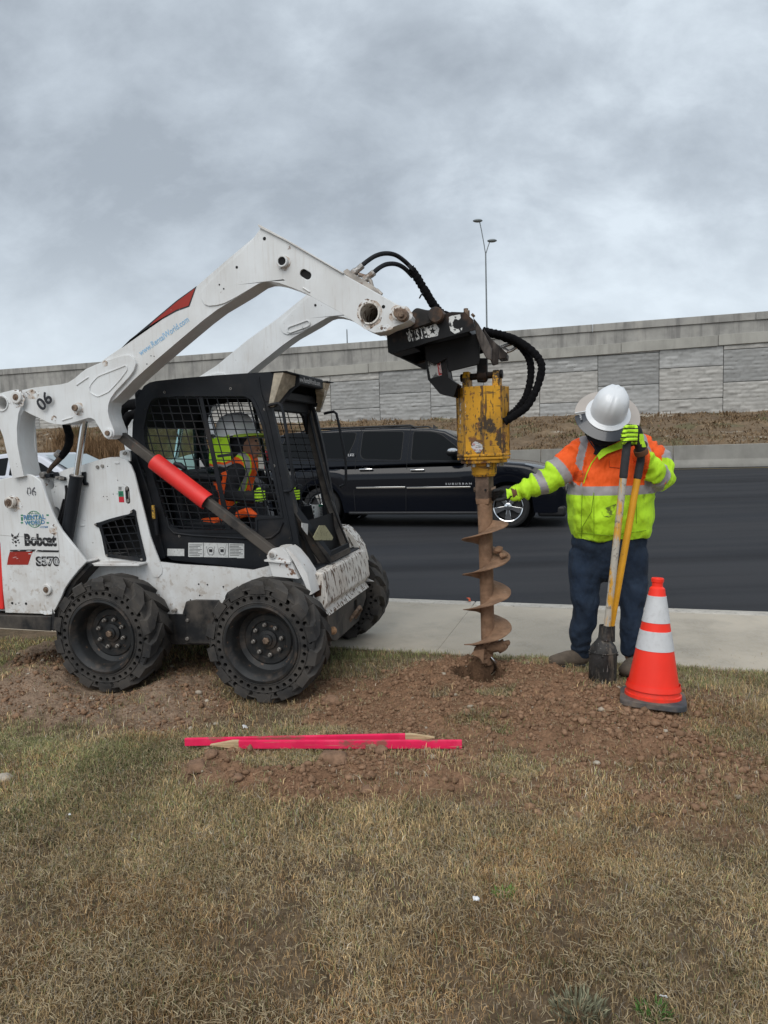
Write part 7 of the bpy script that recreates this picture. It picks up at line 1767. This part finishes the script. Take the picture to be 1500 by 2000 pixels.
# ---- trousers
tr = MB(); 
tr.capsule([W(1191, 1030, -.0), W(1190, 1060, -.0), W(1190, 1072, 0)], [(.235, .16), (.24, .165), (.225, .155)], 24, up=(1, 0, 0))
tr.capsule([W(1150, 1085, 0), W(1143, 1125, -.01), W(1143, 1175, -.02), W(1137, 1230, .0), W(1133, 1272, .02)], [.118, .100, .088, .076, .063], 20)
tr.capsule([W(1230, 1085, -.02), W(1232, 1125, -.05), W(1233, 1165, -.08), W(1235, 1210, -.10), W(1228, 1266, -.12)], [.120, .100, .079, .078, .057], 20)
def wr2(p, n_):
    z = p.z; k = 1 if z > .55 else 1.35
    return .015*k*noise.noise(Vector((p.x*9+p.z*6, p.y*6, p.z*7-p.x*5))) + .004*k*noise.noise(Vector((p.x*12+3+p.z*9, p.y*12, p.z*15))) + (.003*math.sin(z*75+noise.noise(p*9)*7) if z < .24 else 0)
tme = remesh(tr, .009, 4, wr2)
M_jean = mat('denim', (.010, .021, .043), .9, var=.25, vs=6, bump=.4, bs=300, fold=.07, fs=9, layers=[dict(c=(.028, .044, .070), s=4, t=.56, w=.14, a=.5)])
link('trousers', toroot(tme, wk), M_jean, wk)
# ---- boots
M_boot = mat('suede_boot', (.105, .082, .062), .9, var=.2, vs=20, bump=.4, bs=90); M_sole = mat('boot_sole', (.03, .028, .026), .8)
def boot(heel, toe, label=None):
    h, t = Vector(heel), Vector(toe); d_ = (t-h).normalized(); q = MB(); q.capsule([h+Vector((0, 0, .055)), h.lerp(t, .45)+Vector((0, 0, .052)), t+Vector((0, 0, .040))-d_*.035], [(.055, .045), (.052, .046), (.038, .045)], 16, up=(0, 0, 1)); q.capsule([h+Vector((0, 0, .06)), h+Vector((0, 0, .16))], .052, 14)
    o = link('boot', toroot(remesh(q, .007, 3), wk), M_boot, wk)
    q = MB(); q.capsule([h+Vector((0, 0, .010)), h.lerp(t, .5)+Vector((0, 0, .010)), t+Vector((0, 0, .010))-d_*.04], [(.012, .047), (.012, .045), (.012, .045)], 16, up=(0, 0, 1)); q.build('sole', M_sole, o, world=True)
boot(PY(1136, 1300, WY+.03), PY(1074, 1303, WY-.06)); boot(PY(1240, 1312, WY-.10), PY(1219, 1324, WY-.30))
# ---- hard hat
hax = (hc - W(1186, 900, .02)).normalized()
ha = Vector((.02, -.72, .69)).normalized()       # crown axis: bowed towards the camera
rx_ = Vector((1, .0, 0)); rx_ = (rx_-ha*rx_.dot(ha)).normalized(); ry_ = ha.cross(rx_)
rxr = (rx_*math.cos(R(-28))+ry_*math.sin(R(-28))); ryr = ha.cross(rxr); HM = Matrix((rxr, ryr, ha)).transposed()
hcen = PY(1188, 806, WY-.17)
def hp(x, y, z): return hcen + HM @ Vector((x*1.02, y*1.02, z*.98))
M_hat = mat('hat_white', (.74, .76, .78), .32, var=.03, vs=6, coat=.4, layers=[dict(c=(.35, .33, .30), s=30, t=.70, w=.03, a=.5)])
q = MB(); n = 120; vs = []; prof = [(1.07, 0.0), (1.065, .008), (1.0, .012), (.985, .04), (.955, .08), (.87, .118), (.70, .148), (.45, .166), (.2, .172), (.01, .173)]
for f, h in prof:
    for j in range(n):
        t = 2*math.pi*j/n; rr = f*.118; x_, y_ = rr*.90*math.cos(t), rr*1.06*math.sin(t)
        ridge = 0
        if .02 < h < .17:
            for xo in (0, -.034, .034): ridge = max(ridge, .0065*math.exp(-((x_-xo)/.010)**2)) if f < .98 else ridge
        vs.append(hp(x_, y_, h+ridge))
k = len(prof); q.add(vs, [(i*n+j, i*n+(j+1) % n, (i+1)*n+(j+1) % n, (i+1)*n+j) for i in range(k-1) for j in range(n)]+[tuple((k-1)*n+j for j in range(n))])
hat = q.build('hard_hat', M_hat, wk, world=True, smooth=40); n = 48
q = MB(); vs = []
for f, h in ((1.00, .0), (1.20, -.010), (1.21, -.004), (1.02, .010)):
    for j in range(n): t = 2*math.pi*j/n; vs.append(hp(.118*.92*f*math.cos(t), .118*1.07*f*math.sin(t), h))
q.add(vs, [(i*n+j, i*n+(j+1) % n, ((i+1) % 4)*n+(j+1) % n, ((i+1) % 4)*n+j) for i in range(4) for j in range(n)]); q.build('hat_brim', M_hat, hat, world=True)
M_shade = mat('sun_shade_beige', (.42, .38, .345), .7, var=.05); M_shadeB = mat('sun_shade_dark', (.030, .034, .042), .3, var=.05, coat=.5)
def shade(a0_, a1_, m, name, f0=1.06, f1=1.66, drop=.020, th=.003):
    q = MB(); vs = []; n = 40
    for f, h in ((f0, -.004), (f1, -drop), (f1, -drop-th), (f0, -.004-th)):
        for j in range(n+1): t = R(a0_+(a1_-a0_)*j/n); vs.append(hp(.118*.97*f*math.cos(t), .118*1.08*f*math.sin(t), h))
    w_ = n+1; fs = [(i*w_+j, i*w_+j+1, ((i+1) % 4)*w_+j+1, ((i+1) % 4)*w_+j) for i in range(4) for j in range(n)]+[(0, w_, 2*w_, 3*w_), (n, w_+n, 2*w_+n, 3*w_+n)]
    q.add(vs, fs); return q.build(name, m, hat, world=True, smooth=50)
shade(-22, 200, M_shade, 'sun_shade'); shade(202, 336, M_shadeB, 'shade_visor', 1.04, 1.64, .035)
q = MB()
for a_ in (201, -23, 75): q.tube([hp(.118*.97*1.15*math.cos(R(a_)), .118*1.08*1.15*math.sin(R(a_)), .004), hp(.118*.97*1.68*math.cos(R(a_)), .118*1.08*1.68*math.sin(R(a_)), -.016)], .0032, 6)
q.build('shade_clip', M_hat, hat, world=True)
q = MB(); q.ball(hp(.062, -.040, .133), .018, 12, sz=(1, 1, .35), rot=HM @ Matrix.Rotation(R(25), 3, 'Y')); q.build('hat_sticker', mat('sticker_dark', (.03, .03, .03), .4, var=.2, layers=[dict(c=(.5, .5, .5), s=120, t=.55, w=.02)]), hat, world=True)
q = MB(); a_ = 212; q.add([hp(.118*f*.97*math.cos(R(t)), .118*f*1.08*math.sin(R(t)), -.010-.010*(f-1.3)) for f, t in ((1.38, 206), (1.38, 220), (1.48, 220), (1.48, 206))], [(0, 1, 2, 3)]); q.build('visor_label', mat('visor_print', (.03, .034, .042), .4, layers=[dict(c=(.6, .6, .6), s=160, t=.52, w=.03)]), hat, world=True)
# ---- gloves
M_gl = mat('glove_lime', (.50, .86, .03), .7, var=.06, vs=20, bump=.3, bs=200); M_gb = mat('glove_black', (.012, .013, .014), .7, var=.2, bump=.3, bs=150); M_cuff = mat('cuff_brown', (.13, .06, .03), .8, var=.2)
def glove(palm, fingers, thumb, par, lime, wrist, name='glove'):
    """palm: capsule pts/radii; fingers: 4 chains; thumb: chain; lime(p, n) -> True where the shell is lime"""
    q = MB(); q.capsule(*palm[:2], 14, up=palm[2] if len(palm) > 2 else None)
    for f in fingers+[thumb]: q.capsule(f, [.0135, .0130, .0122, .011][:len(f)] if len(f) > 1 else .012, 10)
    q.capsule(*wrist, 14); me = remesh(q, .0035, 2); me.materials.append(M_gb); me.materials.append(M_gl)
    for f in me.polygons: f.material_index = 1 if lime(f.center, f.normal) else 0
    o = bpy.data.objects.new(name, toroot(me, par)); COL.objects.link(o); o.parent = par; return o
# hand on top of the digger grips: knuckles to the left, wrist lower right; fingers curl over the grip towards the camera
gt = hx0; 
def H(px, py, dy): return PY(px, py, gt.y+dy)
fg = []
for i, (kx, ky, mx_, my, tx, ty) in enumerate(((1241, 834, 1226, 832, 1219, 838), (1240, 842, 1223, 841, 1216, 848), (1240, 850, 1222, 850, 1215, 857), (1240, 858, 1225, 859, 1218, 865))):
    fg.append([H(kx, ky, .0+i*-.004), H(mx_, my, -.040-.004*i), H((mx_+tx)/2-1, (my+ty)/2, -.052), H(tx, ty, -.038)])
fgl = lambda p, n_: (n_.y < .1 and p.x < H(1243, 850, 0).x and abs(((H(0, 0, 0).z*0+p.z-H(1230, 862, 0).z)/(8.2*gt.y/FPX)) % 1 - .5) < .36 and p.z > H(1230, 868, 0).z) or (p.x > H(1246, 850, 0).x and H(1250, 873, 0).z < p.z < H(1250, 848, 0).z and n_.x > .0)
g1 = glove(([H(1244, 842, .0), H(1247, 856, .01), H(1249, 868, .015)], [(.036, .026), (.038, .028), (.030, .026)], (0, 0, 1)), fg, [H(1243, 864, .02), H(1233, 868, .035), H(1224, 866, .035)], wk, fgl, ([H(1249, 866, .015), H(1253, 882, .03)], [.030, .034]))
q = MB(); q.tube([H(1250, 877, .028), H(1252, 882, .035), H(1253.5, 887, .04)], [.039, .041, .039], 18); q.build('glove_cuff', M_cuff, g1, world=True)
# hand on the auger shaft pin
def A_(px, py, dy): return PY(px, py, WY-.06+dy)
fg = [[A_(984, 960, -.01+.006*i), A_(974, 957+5*i, -.045+.01*i), A_(966, 958+5*i, -.035+.02*i), A_(963, 961+5*i, -.01+.02*i)] for i in range(4)]
g2 = glove(([A_(996, 966, 0), A_(985, 966, .0)], [(.032, .026), (.040, .027)], (0, 0, 1)), fg, [A_(990, 972, -.03), A_(980, 976, -.045), A_(971, 977, -.040)], wk, lambda p, n_: p.x > A_(974, 0, 0).x and p.x < A_(994, 0, 0).x and n_.z > -.35 and n_.y < .3 and p.z > A_(984, 973, 0).z, ([A_(994, 965, 0), A_(1004, 964.5, 0)], [.032, .034]))
q = MB(); q.tube([A_(999, 965, 0), A_(1004, 964, 0), A_(1008, 963, 0)], [.038, .040, .038], 18); q.build('glove_cuff', M_cuff, g2, world=True)

# ================================================================ operator in the cab
def O(px, py, d=.84): return MF.M @ Vector(P3(d, px, py))
op = thing('person', 'machine operator in an orange vest and white hard hat seated inside the loader cab', 'person', Matrix.Translation((MF.M @ Vector((sx0, .84, sz0+.02)))))
sh = O(462, 915); hip = O(432, 1000)
q = MB(); q.capsule([hip, O(445, 965), sh], [(.155, .12), (.165, .12), (.16, .11)], 16, up=(MF.v.x, MF.v.y, 0)); q.capsule([O(466, 905), O(474, 880)], .058, 12)
q.ball(O(476, 864), .098, 20, sz=(1.0, .82, 1.22)); q.capsule([hip, O(500, 1000, .70), O(520, 1060, .70)], [.085, .07, .055], 12); q.capsule([hip, O(505, 998, .98), O(525, 1058, .98)], [.085, .07, .055], 12)
q.capsule([O(462, 922, .66), O(450, 968, .62), O(496, 972, .60)], [.065, .055, .040], 12); q.capsule([O(468, 922, 1.02), O(500, 965, 1.06), O(560, 968, 1.08)], [.065, .055, .040], 12)
ob = link('body', toroot(remesh(q, .012, 4), op), mat('dark_work_clothes', (.016, .017, .021), .9, var=.3, vs=8), op)
q = MB(); q.ball(O(481, 868), .094, 20, sz=(.92, .78, 1.15)); q.capsule([O(503, 866), O(508, 874)], [.010, .015], 8); q.capsule([O(500, 884), O(496, 890)], [.03, .025], 8)
hd_ = link('face', toroot(remesh(q, .006, 3), op), M_skin, op)
q = MB(); q.ball(O(500, 861, .80), .009, 8); q.build('eye', M_ink, hd_, world=True); q = MB(); q.capsule([O(503, 880, .80), O(503, 880, .88)], .005, 8); q.build('mouth', M_ink, hd_, world=True)
q = MB(); q.ball(O(468, 870), .105, 16, sz=(.72, .98, 1.2)); q.build('hood', M_navy, op, world=True)
rotv = Matrix.Rotation(R(-15), 3, 'Z')
def ohat(x, y, z): return O(462, 851) + rotv @ (Matrix.Rotation(R(-6), 3, 'Y') @ Vector((x*1.13, y*1.13, z*1.1)))
q = MB(); n = 36; vs = []
for f, h in ((1.15, -.004), (1.12, .006), (1.02, .010), (.98, .05), (.90, .09), (.70, .125), (.38, .145), (.01, .15)):
    for j in range(n): t = 2*math.pi*j/n; vs.append(ohat(.130*f*math.cos(t), .112*f*math.sin(t), h))
q.add(vs, [(i*n+j, i*n+(j+1) % n, (i+1)*n+(j+1) % n, (i+1)*n+j) for i in range(7) for j in range(n)]); oh = q.build('hard_hat', M_hat, op, world=True)
q = MB(); vs = []
for f, h in ((1.05, -.0), (1.75, -.02), (1.75, -.024), (1.05, -.004)):
    for j in range(25): t = R(-72+144*j/24); vs.append(ohat(.130*f*math.cos(t), .122*f*math.sin(t), h))
q.add(vs, [(i*25+j, i*25+j+1, ((i+1) % 4)*25+j+1, ((i+1) % 4)*25+j) for i in range(4) for j in range(24)]); q.build('hat_visor', mat('visor_lime', (.42, .62, .03), .6, var=.05), oh, world=True)
q = MB(); vs = []   # neck flap
for h, f in ((-.0, 1.08), (-.06, 1.22), (-.13, 1.30), (-.16, 1.32), (-.175, 1.32), (-.19, 1.30)):
    for j in range(31): t = R(75+210*j/30); vs.append(ohat(.130*f*math.cos(t)+.0-.02*f, .122*f*math.sin(t), h+.006*math.sin(j*1.3)))
q.add(vs, [(i*31+j, i*31+j+1, (i+1)*31+j+1, (i+1)*31+j) for i in range(5) for j in range(30)]); q.m = [(1 if (i//30) == 3 else 2 if (i//30) == 4 else 0) for i in range(150)]
q.build('neck_flap', [M_lime, M_or, M_band], oh, world=True)
q = MB(); q.capsule([O(452, 968), O(456, 940), O(468, 917)], [(.165, .135), (.175, .14), (.16, .12)], 20, up=(MF.v.x, MF.v.y, 0)); vm = remesh(q, .009, 3, lambda p, n_: .006*noise.noise(p*12))
for m in (M_or, M_band, M_lime): vm.materials.append(m)
Li = MF.I
for f in vm.polygons:
    p = Li @ f.center; a = abs((p.y-.84)); f.material_index = 1 if abs(a-.085) < .018 else (2 if abs(a-.085) < .030 else 0)
o = bpy.data.objects.new('safety_vest', toroot(vm, op)); COL.objects.link(o); o.parent = op
q = MB(); q.capsule([O(400, 1020, .66), O(425, 1018, .64), O(436, 1014, .62)], [(.03, .05), (.028, .04), (.02, .02)], 10); q.capsule([O(468, 1005, .64), O(485, 1000, .62), O(497, 1006, .60)], [(.03, .03), (.035, .04), (.02, .02)], 10); q.build('vest_hem', M_or, o, world=True)
for hpt, dd, sg_ in ((O(510, 968, .60), .60, 1), (O(578, 966, 1.08), 1.08, -1)):
    u_ = MF.u; v_ = MF.v; up3 = Vector((0, 0, 1)); c_ = hpt
    fs_ = [[c_+u_*(-.045)+up3*(.028-.019*i)-v_*.012, c_+u_*(-.015)+up3*(.030-.019*i)-v_*.036, c_+u_*.018+up3*(.029-.019*i)-v_*.036, c_+u_*.036+up3*(.028-.019*i)-v_*.012] for i in range(4)]
    glove(([c_-u_*.06, c_-u_*.03-v_*.0], [(.030, .022), (.040, .022)], (0, 0, 1)), fs_, [c_-u_*.035+up3*.03, c_-u_*.01+up3*.045, c_+u_*.015+up3*.048], op,
          lambda p, n_, c_=c_, v_=v_, u_=u_: n_.dot(v_) < .2 and abs(((p.z-c_.z+.0375)/.019) % 1-.5) < .33 and -.03 < (p-c_).dot(u_) < .04, ([c_-u_*.06, c_-u_*.10], [.032, .038]))
